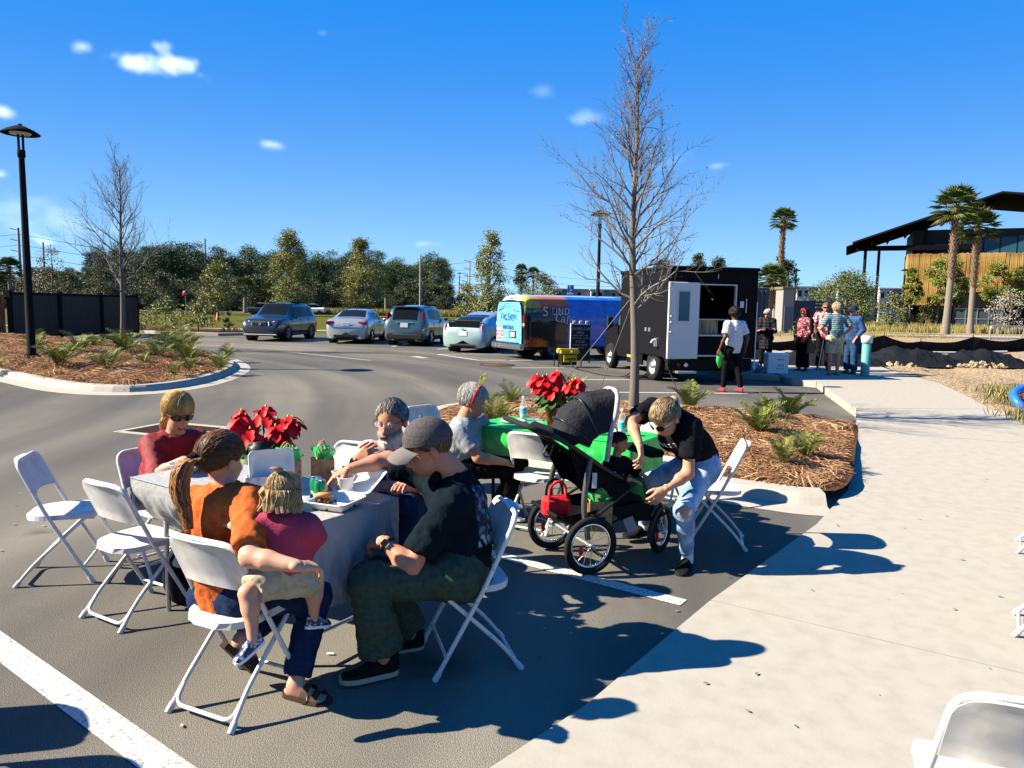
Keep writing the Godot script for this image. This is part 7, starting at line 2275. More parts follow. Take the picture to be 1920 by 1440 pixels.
	hair = put("hair", hair_cap(fr[0], b, fr[2], [0.26, 0.24, -0.08, -0.55, -0.80], 0.018, 0.3, y1, y2, false, 26.0, 9, V_TOP, 280), hair_mat(), t)
	var hb: Vector3 = fr[0] + b * V(-0.02, -0.06, -0.085)
	put("ponytail", strands([hb, hb + b * V(-0.02, -0.04, -0.01), hb + b * V(-0.03, -0.085, 0.0), hb + b * V(-0.025, -0.11, 0.01)], 0.035, 0.02, 110, y1, y2), hair_mat(), hair)
	shades(t, fr[0], b, fr[2], lens, mats.black_plastic, 0.034, 0.020)

	t = person("person with curly grey hair and red tinsel headband in heather grey tee, head bowed", joints("GH"), {"s": 0.93, "g": 1.12, "skin": Color(0.34, 0.165, 0.105), "face": V(0.93, -0.32, 0.16), "neck": 0.07, "head": 1.13, "sink": 0.045,
		"shirt": {"mat": mat("heather_grey", Color(0.23, 0.255, 0.28), 0.9, 0, texs.cloth_n, 0.12, texs.creases, 0.5), "sleeve": 0.72, "loose": 1.1, "belly": 0.09, "fold": 0.007}, "pants": {"mat": pants_black, "loose": 1.1, "ankle": 0.06},
		"handr": {"d": V(0.9, -0.25, -0.2), "p": V(-0.1, -0.9, -0.4), "curl": 1.0}, "handl": {"d": V(0.9, -0.1, 0.35), "curl": 0.7}, "shoes": [mat("grey_shoe", Color(0.05, 0.065, 0.085), 0.7), mat("white_rubber", Color(0.62, 0.62, 0.60), 0.5)], "toel": V(0.9, 0, 0.3), "toer": V(0.9, 0, 0.35)})
	fr = t.get_meta("frame")
	b = fr[1]
	put("hair", hair_cap(fr[0], b, fr[2], [0.62, 0.36, -0.02, -0.42, -0.66], 0.015, 0.8, Color(0.16, 0.15, 0.145), Color(0.50, 0.49, 0.47), false, 40.0, 3, V_CROWN, 260, 0.5), hair_mat(), t)
	var arc := []
	for k in 17:
		var a := PI * k / 16.0
		var d := V(cos(a), sin(a), 0.12).normalized()
		arc.append(fr[0] + b * (d * (face_radius(d, false) + 0.022) * fr[2]))
	var band := put("headband", tube_mesh(arc, 0.0095, 8), cloth("red_felt", Color(0.42, 0.010, 0.014)), t)
	for sx in [-1.0, 1.0]:
		var stf := mb()
		stf.set_smooth_group(-1)
		var p0: Vector3 = fr[0] + b * (V(sx * 0.045, 0.135, 0.01) * fr[2])
		for k in 120:
			var f := rng.randf()
			var q: Vector3 = p0 + b * V(sx * (0.012 * f + 0.02 * f * f) + rng.randf_range(-1, 1) * 0.006, f * 0.085, rng.randf_range(-1, 1) * 0.006)
			stf.set_color(Color(0.50, 0.42, 0.03).lerp(Color(0.24, 0.32, 0.03), rng.randf()))
			leaf(stf, q, V(rng.randf_range(-1, 1), rng.randf_range(0.0, 1.6), rng.randf_range(-1, 1)).normalized(), 0.024, 0.003)
		put("tinsel_antler", done(stf), vmat("tinsel", 0.3), band)

	J = joints("BE")
	t = person("blonde woman in black tee and pale jeans bending down to the child in the stroller", J, {"s": 0.93, "g": 0.97, "skin": light, "face": V(-0.66, -0.60, 0.46), "head_up": V(-0.5, 0.75, 0.4), "no_eyes": true, "cell": 0.012,
		"shirt": {"mat": blackcloth, "sleeve": 0.66, "cuff": 1.12, "hem": 0.0, "bust": 0.07, "fold": 0.007}, "pants": {"mat": vmat("pale_denim", 0.88, texs.creases, 0.15, 0.4), "loose": 0.98, "ankle": 0.052, "length": 1.88, "fold": 0.005, "name": "jeans",
		"paint": func(p: Vector3) -> Color:
			var k := nn.get_noise_3dv(p * 0.35)
			var q: Vector3 = p + V(J.pel.x, 0, J.pel.z)
			if (q - (J.knl + V(0.0, 0.01, 0.06))).length() < 0.042 and q.z > J.knl.z: return Color(0.36, 0.20, 0.14) if k > -0.12 else Color(0.4, 0.45, 0.5)
			return Color(0.105, 0.185, 0.30).lerp(Color(0.26, 0.37, 0.50), clampf(0.45 + k * 1.3, 0, 1))},
		"handr": {"d": V(0.05, -0.75, 0.55), "p": V(-0.75, -0.2, -0.3), "curl": 0.7, "spread": 0.12}, "handl": {"d": V(-0.65, -0.7, 0.1), "p": V(-0.4, -0.3, -0.8), "curl": 0.6},
		"shoes": [cloth("black_clog", Color(0.010, 0.010, 0.011), 0.85, 0.02), mats.rubber], "toel": V(-0.45, 0, 0.9), "toer": V(-0.85, 0, 0.4), "shoe_size": 1.02})
	fr = t.get_meta("frame")
	b = fr[1]
	var d1 := Color(0.13, 0.085, 0.040)
	var d2 := Color(0.36, 0.265, 0.145)
	hair = put("hair", hair_cap(fr[0], b, fr[2], [0.52, 0.34, 0.0, -0.36, -0.60], 0.014, 0.3, d1, d2, false, 28.0, 5, V_BACK, 220), hair_mat(), t)
	var bun: Vector3 = fr[0] + b * V(0.01, 0.055, -0.118)
	var stb := mb()
	ball(stb, bun, V(0.034, 0.032, 0.030), b, 10, 14)
	stb = mb()
	stb.set_color(d1.lerp(d2, 0.5))
	ball(stb, bun, V(0.034, 0.032, 0.030), b, 10, 14)
	put("bun", done(stb), hair_mat(), hair)
	shades(t, fr[0], b, fr[2], lens, mats.chrome, 0.028, 0.021)
	var upb: Vector3 = (J.nk - J.pel).normalized()
	var rtb: Vector3 = (J.shr - J.shl).normalized()
	rtb = (rtb - upb * rtb.dot(upb)).normalized()
	var fwb := upb.cross(rtb)
	var word := "SPIRIT"
	for k in word.length():
		var a := (k - 2.5) * 0.036
		var o3 := put("chest_letter", text_mesh(word[k], 0.034, 0.002, "Droid Sans", true), mat("print_white", Color(0.55, 0.55, 0.55), 0.8), t)
		var y := -0.125 - 0.004 * absf(k - 2.5)
		o3.transform = Transform3D(Basis(-rtb, upb, fwb) * Basis(Vector3.UP, (k - 2.5) * 0.11), J.nk - t.position + upb * y - rtb * a * 1.0 + fwb * (0.167 - 0.0085 * (k - 2.5) * (k - 2.5) * 0.55))
	for q in ["l", "r"]:
		var an: Vector3 = J["an" + q] - t.position
		put("sock", tube_mesh([an + V(0, 0.075, 0), an + V(0, 0.02, 0), an - V(0, 0.03, 0)], [0.043, 0.041, 0.043], 12), mat("sock_white", Color(0.55, 0.52, 0.50), 0.95, 0, ntex("sock", 0.07, [Color(0.2, 0.25, 0.35), Color(1, 1, 1), Color(1, 1, 1), Color(1, 1, 1)], 2, FastNoiseLite.TYPE_CELLULAR, 256), 0.12), t)

	t = person("dark haired baby in dark clothes sitting in the black stroller", joints("BA"), {"s": 0.50, "g": 1.15, "skin": Color(0.36, 0.18, 0.115), "child": true, "head": 1.30, "face": V(0.80, -0.05, 0.60), "cell": 0.010, "neck": 0.06,
		"shirt": {"mat": blackcloth, "sleeve": 1.7, "fold": 0.003}, "pants": {"mat": cloth("kid_green", Color(0.02, 0.18, 0.05)), "length": 1.8}, "handl": {"s": 0.95}, "handr": {"s": 0.95}, "shoes": [blackcloth, mats.rubber], "toel": V(1, 0.2, 0), "toer": V(1, 0.2, 0)})
	fr = t.get_meta("frame")
	put("hair", hair_cap(fr[0], fr[1], fr[2], [0.60, 0.36, 0.0, -0.40, -0.62], 0.006, 0.3, Color(0.010, 0.007, 0.005), Color(0.035, 0.022, 0.014), true, 36.0, 8), hair_mat(), t)
	far_people(dark, pale, light, ruddy, lens, denim, blackcloth, pants_black, nn)

func star_mat() -> StandardMaterial3D:
	if mats.has("stars"): return mats.stars
	var im := Image.create(256, 256, false, Image.FORMAT_RGB8)
	im.fill(lin(0.012, 0.020, 0.075))
	for k in 26:
		var c := Vector2(rng.randf() * 256, rng.randf() * 256)
		var a0 := rng.randf() * TAU
		for y in range(-15, 16):
			for x in range(-15, 16):
				var v := Vector2(x, y)
				var a := fposmod(v.angle() - a0, TAU / 5.0) - TAU / 10.0
				if v.length() * cos(a) < 13.0 * (0.40 + 0.28 * absf(a) / (TAU / 10.0) * 2.0): im.set_pixel(posmod(int(c.x) + x, 256), posmod(int(c.y) + y, 256), Color(0.85, 0.87, 0.9))
	var m := mat("stars", Color(1, 1, 1), 0.35, 0, ImageTexture.create_from_image(im), 0.11)
	return m

func clear_glass() -> StandardMaterial3D:
	if mats.has("clear"): return mats.clear
	var m := mat("clear", Color(0.9, 0.93, 0.95), 0.03)
	m.albedo_color = Color(0.92, 0.95, 0.97, 0.10)
	m.transparency = BaseMaterial3D.TRANSPARENCY_ALPHA
	return m

func beard(c: Vector3, b: Basis, s: float, c1: Color, c2: Color) -> ArrayMesh:
	var n := FastNoiseLite.new()
	n.frequency = 1.0
	n.seed = 2
	var st := mb()
	grid(st, 60, 44, func(u, v):
		var d := head_dir(u, v)
		var az := absf(atan2(d.x, d.z))
		var m := smoothstep(-0.36, -0.58, d.y) * (1.0 - smoothstep(1.25, 1.7, az))
		var stache := (1.0 - smoothstep(0.05, 0.09, absf(d.y + 0.565))) * (1.0 - smoothstep(0.20, 0.34, absf(d.x))) * (1.0 if d.z > 0 else 0.0)
		var mouth := (1.0 - smoothstep(0.035, 0.06, absf(d.y + 0.675))) * (1.0 - smoothstep(0.16, 0.22, absf(d.x))) * (1.0 if d.z > 0 else 0.0)
		m = maxf(m * (1.0 - mouth), stache * 0.75)
		var w := n.get_noise_3d(d.x * 22.0, d.y * 5.0, d.z * 22.0)
		var r := face_radius(d, false) + lerpf(-0.014, 0.017 + 0.030 * smoothstep(-0.72, -0.95, d.y) + 0.006 * w, m)
		return c + b * (d * r * s), true, func(u, v):
		var d := head_dir(u, v)
		var chin := smoothstep(-0.5, -0.8, d.y)
		return c1.lerp(c2, clampf(chin * 0.8 + 0.5 * n.get_noise_3d(d.x * 30.0, d.y * 7.0, d.z * 30.0), 0, 1)))
	return done(st)

func watch(t: Node3D, el: Vector3, wr: Vector3) -> void:
	var d := (wr - el).normalized()
	var c := wr - d * 0.025
	var e1 := d.cross(Vector3.UP).normalized()
	var e2 := d.cross(e1)
	var ring := []
	for k in 18: ring.append(c + (e1 * cos(TAU * k / 18) + e2 * sin(TAU * k / 18)) * 0.034)
	var o := put("watch_strap", tube_mesh(ring, 0.008, 6, true), mats.black_plastic, t)
	var n := (V(-0.1, 0.45, 0.9) - d * V(-0.1, 0.45, 0.9).dot(d)).normalized()
	var b := Basis(d, n, d.cross(n))
	put("watch_face", box_mesh(V(0.036, 0.012, 0.032), 0.004, c + n * 0.036, b), mats.chrome, o)
	put("watch_glass", box_mesh(V(0.030, 0.003, 0.026), 0.001, c + n * 0.0425, b), mats.glass_dark, o)

func far_people(dark: Color, pale: Color, light: Color, ruddy: Color, lens: Material, denim: Material, blackcloth: Material, pants_black: Material, nn: FastNoiseLite) -> void:
	var t: Node3D
	var fr: Array
	t = person("man in white tee, black trousers and red shoes walking toward the food truck", standing(4.58, 0, -15.25, 1.76, Vector2(-0.35, -0.94), {"ell": [-0.15, 0.655, -0.03], "wrl": [-0.175, 0.51, 0.03], "elr": [0.145, 0.65, -0.05], "wrr": [0.15, 0.50, -0.01]}, 0.085),
		{"s": 1.0, "g": 0.98, "skin": dark, "cell": 0.016, "hand_cell": 0.005, "no_eyes": true, "face": V(0.15, -0.1, -1), "shirt": {"mat": cloth("white_tee", Color(0.62, 0.62, 0.63)), "sleeve": 0.74, "cuff": 1.2, "loose": 1.12, "hem": -0.10, "fold": 0.007}, "pants": {"mat": pants_black, "ankle": 0.05},
		"shoes": [mat("red_shoe", Color(0.42, 0.008, 0.015), 0.6), mat("dark_sole", Color(0.03, 0.02, 0.02), 0.8)]})
	fr = t.get_meta("frame")
	put("hair", hair_cap(fr[0], fr[1], fr[2], [0.50, 0.25, -0.1, -0.42, -0.60], 0.030, 0.8, Color(0.004, 0.004, 0.004), Color(0.014, 0.012, 0.011), false, 40.0), hair_mat(), t)
	var plaid := func(p: Vector3) -> Color:
		var k := (1.0 if fmod(absf(p.x + 0.3) * 11.0, 1.0) < 0.25 else 0.0) + (1.0 if fmod(absf(p.y) * 11.0, 1.0) < 0.25 else 0.0)
		return Color(0.010, 0.010, 0.014).lerp(Color(0.05, 0.045, 0.05), k * 0.5)
	t = person("grey haired woman in dark plaid coat with folded arms beside the truck", standing(7.08, 0.13, -20.6, 1.62, Vector2(-0.35, 0.94), {"ell": [-0.135, 0.63, 0.05], "elr": [0.135, 0.63, 0.05], "wrl": [0.06, 0.645, 0.12], "wrr": [-0.06, 0.665, 0.14]}),
		{"s": 0.95, "g": 1.08, "skin": light, "floor": 0.13, "cell": 0.018, "hand_cell": 0.006, "no_eyes": true, "face": V(-0.6, -0.05, 0.8), "shirt": {"mat": vmat("plaid_coat", 0.9), "paint": plaid, "sleeve": 1.85, "loose": 1.15, "hem": -0.36, "name": "coat", "fold": 0.006}, "pants": {"mat": pants_black, "ankle": 0.055}, "shoes": [mats.black_plastic, mats.rubber]})
	fr = t.get_meta("frame")
	put("hair", hair_cap(fr[0], fr[1], fr[2], [0.50, 0.25, -0.25, -0.7, -0.86], 0.020, 0.4, Color(0.30, 0.29, 0.27), Color(0.60, 0.58, 0.55)), hair_mat(), t)
	shades(t, fr[0], fr[1], fr[2], lens, mats.black_plastic, 0.034, 0.02)
	var redplaid := func(p: Vector3) -> Color:
		var k := nn.get_noise_3dv(p * 0.8)
		if p.x > 0.035 or p.z < -0.06: return Color(0.008, 0.008, 0.009)
		if p.y < 0.86: return Color(0.40, 0.008, 0.014)
		return Color(0.42, 0.16, 0.18) if k > 0.12 else Color(0.10, 0.02, 0.03) if k > -0.08 else Color(0.03, 0.02, 0.025)
	t = person("long haired woman with red headdress, pink plaid shirt and black jacket in the queue", standing(7.70, 0.13, -19.5, 1.66, Vector2(-0.85, 0.5), {"ell": [-0.14, 0.64, 0.02], "wrl": [-0.12, 0.545, 0.13], "elr": [0.13, 0.64, 0.02], "wrr": [0.09, 0.52, 0.10]}),
		{"s": 0.97, "g": 1.12, "skin": Color(0.27, 0.125, 0.08), "floor": 0.13, "cell": 0.018, "hand_cell": 0.006, "no_eyes": true, "face": V(-0.95, -0.05, 0.3), "shirt": {"mat": vmat("plaid_shirt", 0.9), "paint": redplaid, "sleeve": 1.85, "loose": 1.12, "hem": -0.16, "bust": 0.08, "name": "jacket"}, "pants": {"mat": pants_black, "ankle": 0.07, "loose": 1.1}, "shoes": [mats.black_plastic, mats.rubber]})
	fr = t.get_meta("frame")
	var hr := put("hair", hair_cap(fr[0], fr[1], fr[2], [0.48, 0.2, -0.2, -0.7, -0.9], 0.022, 0.5, Color(0.010, 0.007, 0.006), Color(0.04, 0.025, 0.018)), hair_mat(), t)
	var hb: Vector3 = fr[0] + (fr[1] as Basis) * V(0.0, -0.02, -0.08)
	put("long_hair", strands([hb, hb + V(0.02, -0.12, 0.01), hb + V(0.0, -0.24, 0.03), hb + V(-0.02, -0.34, 0.06)], 0.07, 0.05, 130, Color(0.010, 0.007, 0.006), Color(0.06, 0.03, 0.02)), hair_mat(), hr)
	var arc := []
	for k in 13:
		var a := PI * (k + 0.5) / 13.0
		var d := V(cos(a), sin(a) * 0.8, 0.45).normalized()
		arc.append(fr[0] + (fr[1] as Basis) * (d * (face_radius(d, false) + 0.026) * fr[2]))
	put("headdress", tube_mesh(arc, 0.018, 8), cloth("red_felt2", Color(0.34, 0.03, 0.05)), t)
	shades(t, fr[0], fr[1], fr[2], lens, mats.black_plastic, 0.034, 0.02)
	var hip: Vector3 = V(-0.16, 0.83, 0.02)
	put("red_scarf", tube_mesh([hip + V(0.02, 0.08, 0.1), hip + V(0.08, -0.02, 0.14), hip + V(0.18, -0.05, 0.14)], [0.06, 0.07, 0.03], 8), cloth("red_cloth", Color(0.42, 0.006, 0.012)), t)
	put("shoulder_strap", tube_mesh([V(0.12, 1.36, 0.10), V(0.20, 1.2, 0.13), V(0.17, 0.95, 0.15)], 0.011, 6), cloth("strap_tan", Color(0.35, 0.28, 0.2)), t)
	var hawaii := func(p: Vector3) -> Color: return Color(0.62, 0.56, 0.54) if nn.get_noise_3dv(p * 0.75) > 0.09 else Color(0.36, 0.010, 0.022)
	t = person("tall man in red and white flowered shirt, half hidden behind the striped polo", standing(8.40, 0.13, -19.9, 1.84, Vector2(-0.3, 0.95), {"ell": [-0.14, 0.65, 0.0], "wrl": [-0.12, 0.53, 0.1], "elr": [0.15, 0.66, 0.02], "wrr": [0.15, 0.54, 0.12]}),
		{"s": 1.03, "g": 1.1, "skin": ruddy, "floor": 0.13, "cell": 0.018, "hand_cell": 0.006, "no_eyes": true, "face": V(-0.35, -0.05, 0.94), "shirt": {"mat": vmat("flower_shirt", 0.9), "paint": hawaii, "sleeve": 0.8, "cuff": 1.2, "loose": 1.1, "hem": -0.1}, "pants": {"mat": pants_black, "ankle": 0.06}, "shoes": [mats.black_plastic, mats.rubber]})
	fr = t.get_meta("frame")
	put("hair", hair_cap(fr[0], fr[1], fr[2], [0.62, 0.4, 0.05, -0.35, -0.6], 0.007, 0.3, Color(0.07, 0.05, 0.035), Color(0.2, 0.15, 0.1)), hair_mat(), t)
	shades(t, fr[0], fr[1], fr[2], lens, mats.black_plastic, 0.034, 0.02)
	var stripes := func(p: Vector3) -> Color: return Color(0.20, 0.27, 0.29) if fmod(p.y * 21.0, 1.0) < 0.3 else Color(0.040, 0.095, 0.120)
	t = person("fair haired man in striped teal polo and khaki shorts, hands on hips, back turned", standing(8.02, 0.135, -18.35, 1.80, Vector2(0.05, -1.0), {"ell": [-0.205, 0.655, -0.03], "wrl": [-0.115, 0.56, 0.02], "elr": [0.205, 0.655, -0.03], "wrr": [0.115, 0.56, 0.02]}, -0.02),
		{"s": 1.02, "g": 1.06, "skin": ruddy, "floor": 0.135, "cell": 0.016, "hand_cell": 0.006, "no_eyes": true, "feet": true, "shirt": {"mat": vmat("polo", 0.9), "paint": stripes, "sleeve": 0.82, "cuff": 1.25, "loose": 1.08, "hem": -0.01, "name": "polo_shirt"}, "pants": {"mat": cloth("khaki_shorts", Color(0.40, 0.345, 0.25)), "length": 0.92, "loose": 1.16, "name": "shorts", "paint": null}, "handl": {"d": V(0.7, -0.5, -0.4), "curl": 0.8}, "handr": {"d": V(-0.7, -0.5, -0.4), "curl": 0.8}})
	fr = t.get_meta("frame")
	put("hair", hair_cap(fr[0], fr[1], fr[2], [0.5, 0.3, 0.0, -0.42, -0.66], 0.022, 0.8, Color(0.26, 0.19, 0.11), Color(0.48, 0.40, 0.28), false, 26.0, 1, V_CROWN, 120, 0.3), hair_mat(), t)
	var st := mb()
	bx(st, V(0, 0.955 * 1.0, 0), V(0.31, 0.035, 0.235), 0.01)
	put("belt", done(st), mats.black_plastic, t)
	for q in [["l", -0.111], ["r", 0.111]]:
		put("flip_flop", box_mesh(V(0.09, 0.018, 0.27), 0.008, V(q[1], 0.009, (0.036 if q[0] == "l" else -0.036) - 0.04)), mats.rubber, t)
	st = mb()
	st.set_smooth_group(-1)
	st.set_color(Color(0.02, 0.16, 0.06))
	for k in 14: leaf(st, V(-0.10 + 0.03 * sin(k * 2.1), 0.80 + 0.012 * k - 0.06, 0.150 + 0.004 * sin(k)), V(cos(k * 1.7), 0.9, 0.0).normalized(), 0.06, 0.02, V(0, 0, 1))
	put("plant_print", done(st), leafmat("print_green", 0.0), t)
	t = person("man in navy cap, blue top and jeans at the right end of the queue", standing(8.68, 0.135, -18.85, 1.74, Vector2(-0.75, 0.35), {"ell": [-0.15, 0.65, -0.04], "wrl": [-0.11, 0.535, 0.05], "elr": [0.14, 0.65, 0.0], "wrr": [0.10, 0.54, 0.08]}),
		{"s": 1.0, "g": 1.08, "skin": ruddy, "floor": 0.135, "cell": 0.016, "hand_cell": 0.006, "no_eyes": true, "face": V(-0.95, -0.02, 0.35), "shirt": {"mat": cloth("blue_top", Color(0.030, 0.070, 0.18)), "sleeve": 1.85, "loose": 1.1, "hem": -0.06, "belly": 0.1}, "pants": {"mat": cloth("blue_jeans", Color(0.022, 0.05, 0.12)), "ankle": 0.07, "loose": 1.06, "name": "jeans"}, "shoes": [mats.black_plastic, mats.rubber]})
	fr = t.get_meta("frame")
	put("hair", hair_cap(fr[0], fr[1], fr[2], [0.60, 0.30, 0.02, -0.35, -0.60], 0.008, 0.3, Color(0.3, 0.28, 0.25), Color(0.55, 0.52, 0.48)), hair_mat(), t)
	cap_hat(t, fr[0], fr[1], fr[2], cloth("navy_cap", Color(0.012, 0.022, 0.05)), cloth("navy_cap", Color(0.012, 0.022, 0.05)))
	shades(t, fr[0], fr[1], fr[2], lens, mats.black_plastic, 0.034, 0.02)

# ------------------------------------------------------------------ folding chairs and tables
var chair0: Node3D

func make_chair(label: String) -> Node3D:
	var t := thing("folding_chair", label, "chair", Vector3.ZERO, 0, "white folding chairs")
	var r := 0.0115
	var fr := func(s: float, f: float) -> Vector3:
		var a := V(s * 0.20, 0.0, 0.20)
		var b := V(s * 0.205, 0.45, -0.045)
		var c := V(s * 0.195, 0.80, -0.205)
		return a.lerp(b, f * 2.0) if f < 0.5 else b.lerp(c, f * 2.0 - 1.0)
	var pts := [fr.call(-1.0, 0.0), fr.call(-1.0, 0.5), fr.call(-1.0, 1.0), fr.call(1.0, 1.0), fr.call(1.0, 0.5), fr.call(1.0, 0.0)]
	put("back_tube", tube_mesh(rounded(pts, 0.075, 5), r, 10), mats.white_steel, t)
	var q := []
	for s in [-1.0, 1.0]:
		q.append([V(s * 0.172, 0.425, 0.165), V(s * 0.172, 0.13, -0.145), V(s * 0.185, 0.0, -0.245)])
	for k in 2: put("rear_leg", tube_mesh(rounded(q[k], 0.08, 3), r * 0.95, 10), mats.white_steel, t)
	put("rear_bar", tube_mesh(rounded([V(-0.1735, 0.12, -0.150), V(-0.165, 0.035, -0.222), V(0.165, 0.035, -0.222), V(0.1735, 0.12, -0.150)], 0.05, 5), 0.0095, 8), mats.white_steel, t)
	put("front_bar", tube_mesh([V(-0.2, 0.105, 0.142), V(0.2, 0.105, 0.142)], 0.009, 8), mats.white_steel, t)
	put("seat_rail", tube_mesh([V(-0.17, 0.418, 0.155), V(0.17, 0.418, 0.155)], 0.008, 8), mats.white_steel, t)
	for s in [-1.0, 1.0]:
		for e in [[fr.call(s, 0.0), fr.call(s, 0.05)], [V(s * 0.185, 0.0, -0.245), V(s * 0.182, 0.038, -0.216)]]:
			put("foot_cap", tube_mesh([e[0], e[0].lerp(e[1], 0.8), e[1]], [0.016, 0.0155, 0.012], 10), mats.white_plastic, t)
	var seat := func(u: float, v: float, drop: float, inset: float) -> Vector3:
		var x := u * 2.0 - 1.0
		var z0 := 0.205 - inset
		var z1 := -0.20 + inset
		var z := lerpf(z1, z0, v)
		var w := 0.188 - inset
		var back := clampf((-0.02 - z) / 0.185, 0, 1)
		var front := clampf((z - 0.15) / 0.055, 0, 1)
		w *= pow(maxf(0.0, 1.0 - pow(back, 2.6)), 0.42) * (1.0 - 0.16 * front * front)
		var dish := -0.010 * (1.0 - x * x) * sin(v * PI) - 0.012 * front * front - 0.006 * back
		return V(x * w, 0.448 + dish - drop, z)
	var st := mb()
	shell(st, 12, 16, func(u, v): return seat.call(u, v, 0.0, 0.006), func(u, v): return seat.call(u, v, 0.030, 0.0))
	put("seat", done(st), mats.white_plastic, t)
	var back := func(u: float, v: float, d: float, inset: float) -> Vector3:
		var x := u * 2.0 - 1.0
		var w := 0.199 - inset
		var f := v
		var low := 0.575 + 0.018 * (1.0 - x * x) - 0.006
		var high := 0.803 - inset
		var c := clampf((f - 0.62) / 0.38, 0, 1)
		w *= 1.0 - 0.16 * pow(c, 3.0)
		var y := lerpf(low + inset, high, f) - 0.02 * pow(absf(x), 5.0) * c
		var z := -0.045 + (0.45 - y) * (0.16 / 0.35)
		var bow := -0.032 * (1.0 - x * x)
		return V(x * w, y, z + bow + d)
	st = mb()
	shell(st, 14, 8, func(u, v): return back.call(u, v, 0.009, 0.004), func(u, v):
		var x: float = u * 2.0 - 1.0
		var e := maxf(x * x * x * x, pow(absf(v * 2.0 - 1.0), 4.0))
		var oval := 1.0 - smoothstep(0.75, 0.95, sqrt(x * x * 1.35 + pow((v - 0.30) / 0.62, 2.0)))
		return back.call(u, v, -0.004 - 0.012 * e - 0.006 * oval, 0.0))
	put("backrest", done(st), mats.white_plastic, t)
	for s in [-1.0, 1.0]:
		put("rivet", tube_mesh([fr.call(s, 0.5) + V(s * 0.006, 0, 0), fr.call(s, 0.5) + V(s * 0.014, 0, 0)], 0.007, 8), mats.steel, t)
	return t

func chair(x: float, z: float, face: Vector2, label: String, y := 0.0) -> Node3D:
	var turn := atan2(face.x, face.y)
	if chair0 == null:
		chair0 = make_chair(label)
		chair0.position = V(x, y, z)
		chair0.rotation.y = turn
		chair0.scale = Vector3.ONE * 0.94
		return chair0
	return dup(chair0, V(x, y, z), turn, label, 0.94)

func table(label: String, corner: Vector3, length: float, wide: float, dark: bool) -> Node3D:
	var t := thing("folding_table", label, "table", corner, 0, "folding tables")
	t.basis = Basis(U, Vector3.UP, -N)
	var st := mb()
	bx(st, V(length / 2, 0.722, -wide / 2), V(length - 0.004, 0.03, wide - 0.004), 0.01)
	put("tabletop", done(st), mats.white_plastic, t)
	var m: Material = mats.black_metal if dark else mats.steel
	for s in [0.18, length - 0.18]:
		for w in [0.09, wide - 0.09]:
			put("leg", tube_mesh([V(s, 0.70, -w), V(s, 0.0, -w)], 0.013, 8), m, t)
		put("leg_bar", tube_mesh([V(s, 0.12, -0.09), V(s, 0.12, -wide + 0.09)], 0.010, 8), m, t)
		put("brace", tube_mesh([V(s, 0.42, -wide / 2), V(lerpf(s, length / 2, 0.6), 0.70, -wide / 2)], 0.008, 6), m, t)
	return t

func furniture() -> void:

	table("folding table under the pale grey cloth where five people eat", V(-2.07, 0, -3.93), 1.44, 0.57, false)
	table("folding table with dark legs under the bright green cloth", V(-0.34, 0, -5.95), 1.44, 0.57, true)
	chair(-2.74, -4.42, Vector2(0.93, -0.28), "empty white folding chair standing apart at the far left")
	chair(-2.02, -3.90, Vector2(0.50, -0.86), "empty white folding chair pushed toward the left part of the grey table")
	chair(-1.15, -3.03, Vector2(0.42, -0.91), "white folding chair under the woman in the orange shirt")
	chair(-0.20, -3.42, Vector2(-0.96, 0.28), "white folding chair under the man in the grey cap")
	chair(-2.20, -4.56, Vector2(0.83, 0.56), "white folding chair under the blonde woman in red")
	chair(-1.12, -4.80, Vector2(-0.40, 0.91), "empty white folding chair behind the grey table, left of the bearded man")
	chair(-0.66, -4.62, Vector2(-0.5, 0.86), "white folding chair hidden behind the bearded man")
	chair(-0.43, -5.88, Vector2(0.95, -0.1), "white folding chair under the grey haired person with the red headband")
	chair(-0.72, -6.75, Vector2(0.72, 0.7), "white folding chair standing behind the grey haired person")
	chair(0.22, -5.62, Vector2(0.45, -0.89), "empty white folding chair on the near side of the green table, behind the stroller handle")
	chair(0.60, -6.85, Vector2(-0.5, 0.86), "white folding chair on the far side of the green table behind the stroller hood")
	chair(1.25, -6.25, Vector2(-0.5, 0.86), "white folding chair on the far side of the green table behind the bending woman's arm")
	chair(1.50, -5.30, Vector2(-0.86, -0.2), "empty white folding chair right behind the bending woman")
	chair(1.34, -1.88, Vector2(0.24, -0.97), "white folding chair in the lower right corner, mostly cut off", 0.015)
	chair(2.96, -3.75, Vector2(0.83, 0.56), "white folding chair at the right edge, the nearer of two", 0.015)
	chair(3.91, -5.12, Vector2(0.83, 0.56), "white folding chair at the right edge, the farther of two", 0.015)
	chair(-2.95, -2.62, Vector2(-0.79, 0.61), "white folding chair beyond the left frame edge whose shadow crosses the stall line")
	chair(-2.55, -2.28, Vector2(-0.79, 0.61), "second white folding chair beyond the lower left corner, only its shadow shows")

# ------------------------------------------------------------------ small things
func table_point(c: Vector3, u: float, n: float, y := 0.742) -> Vector3:
	return c + U * u + N * n + V(0, y, 0)

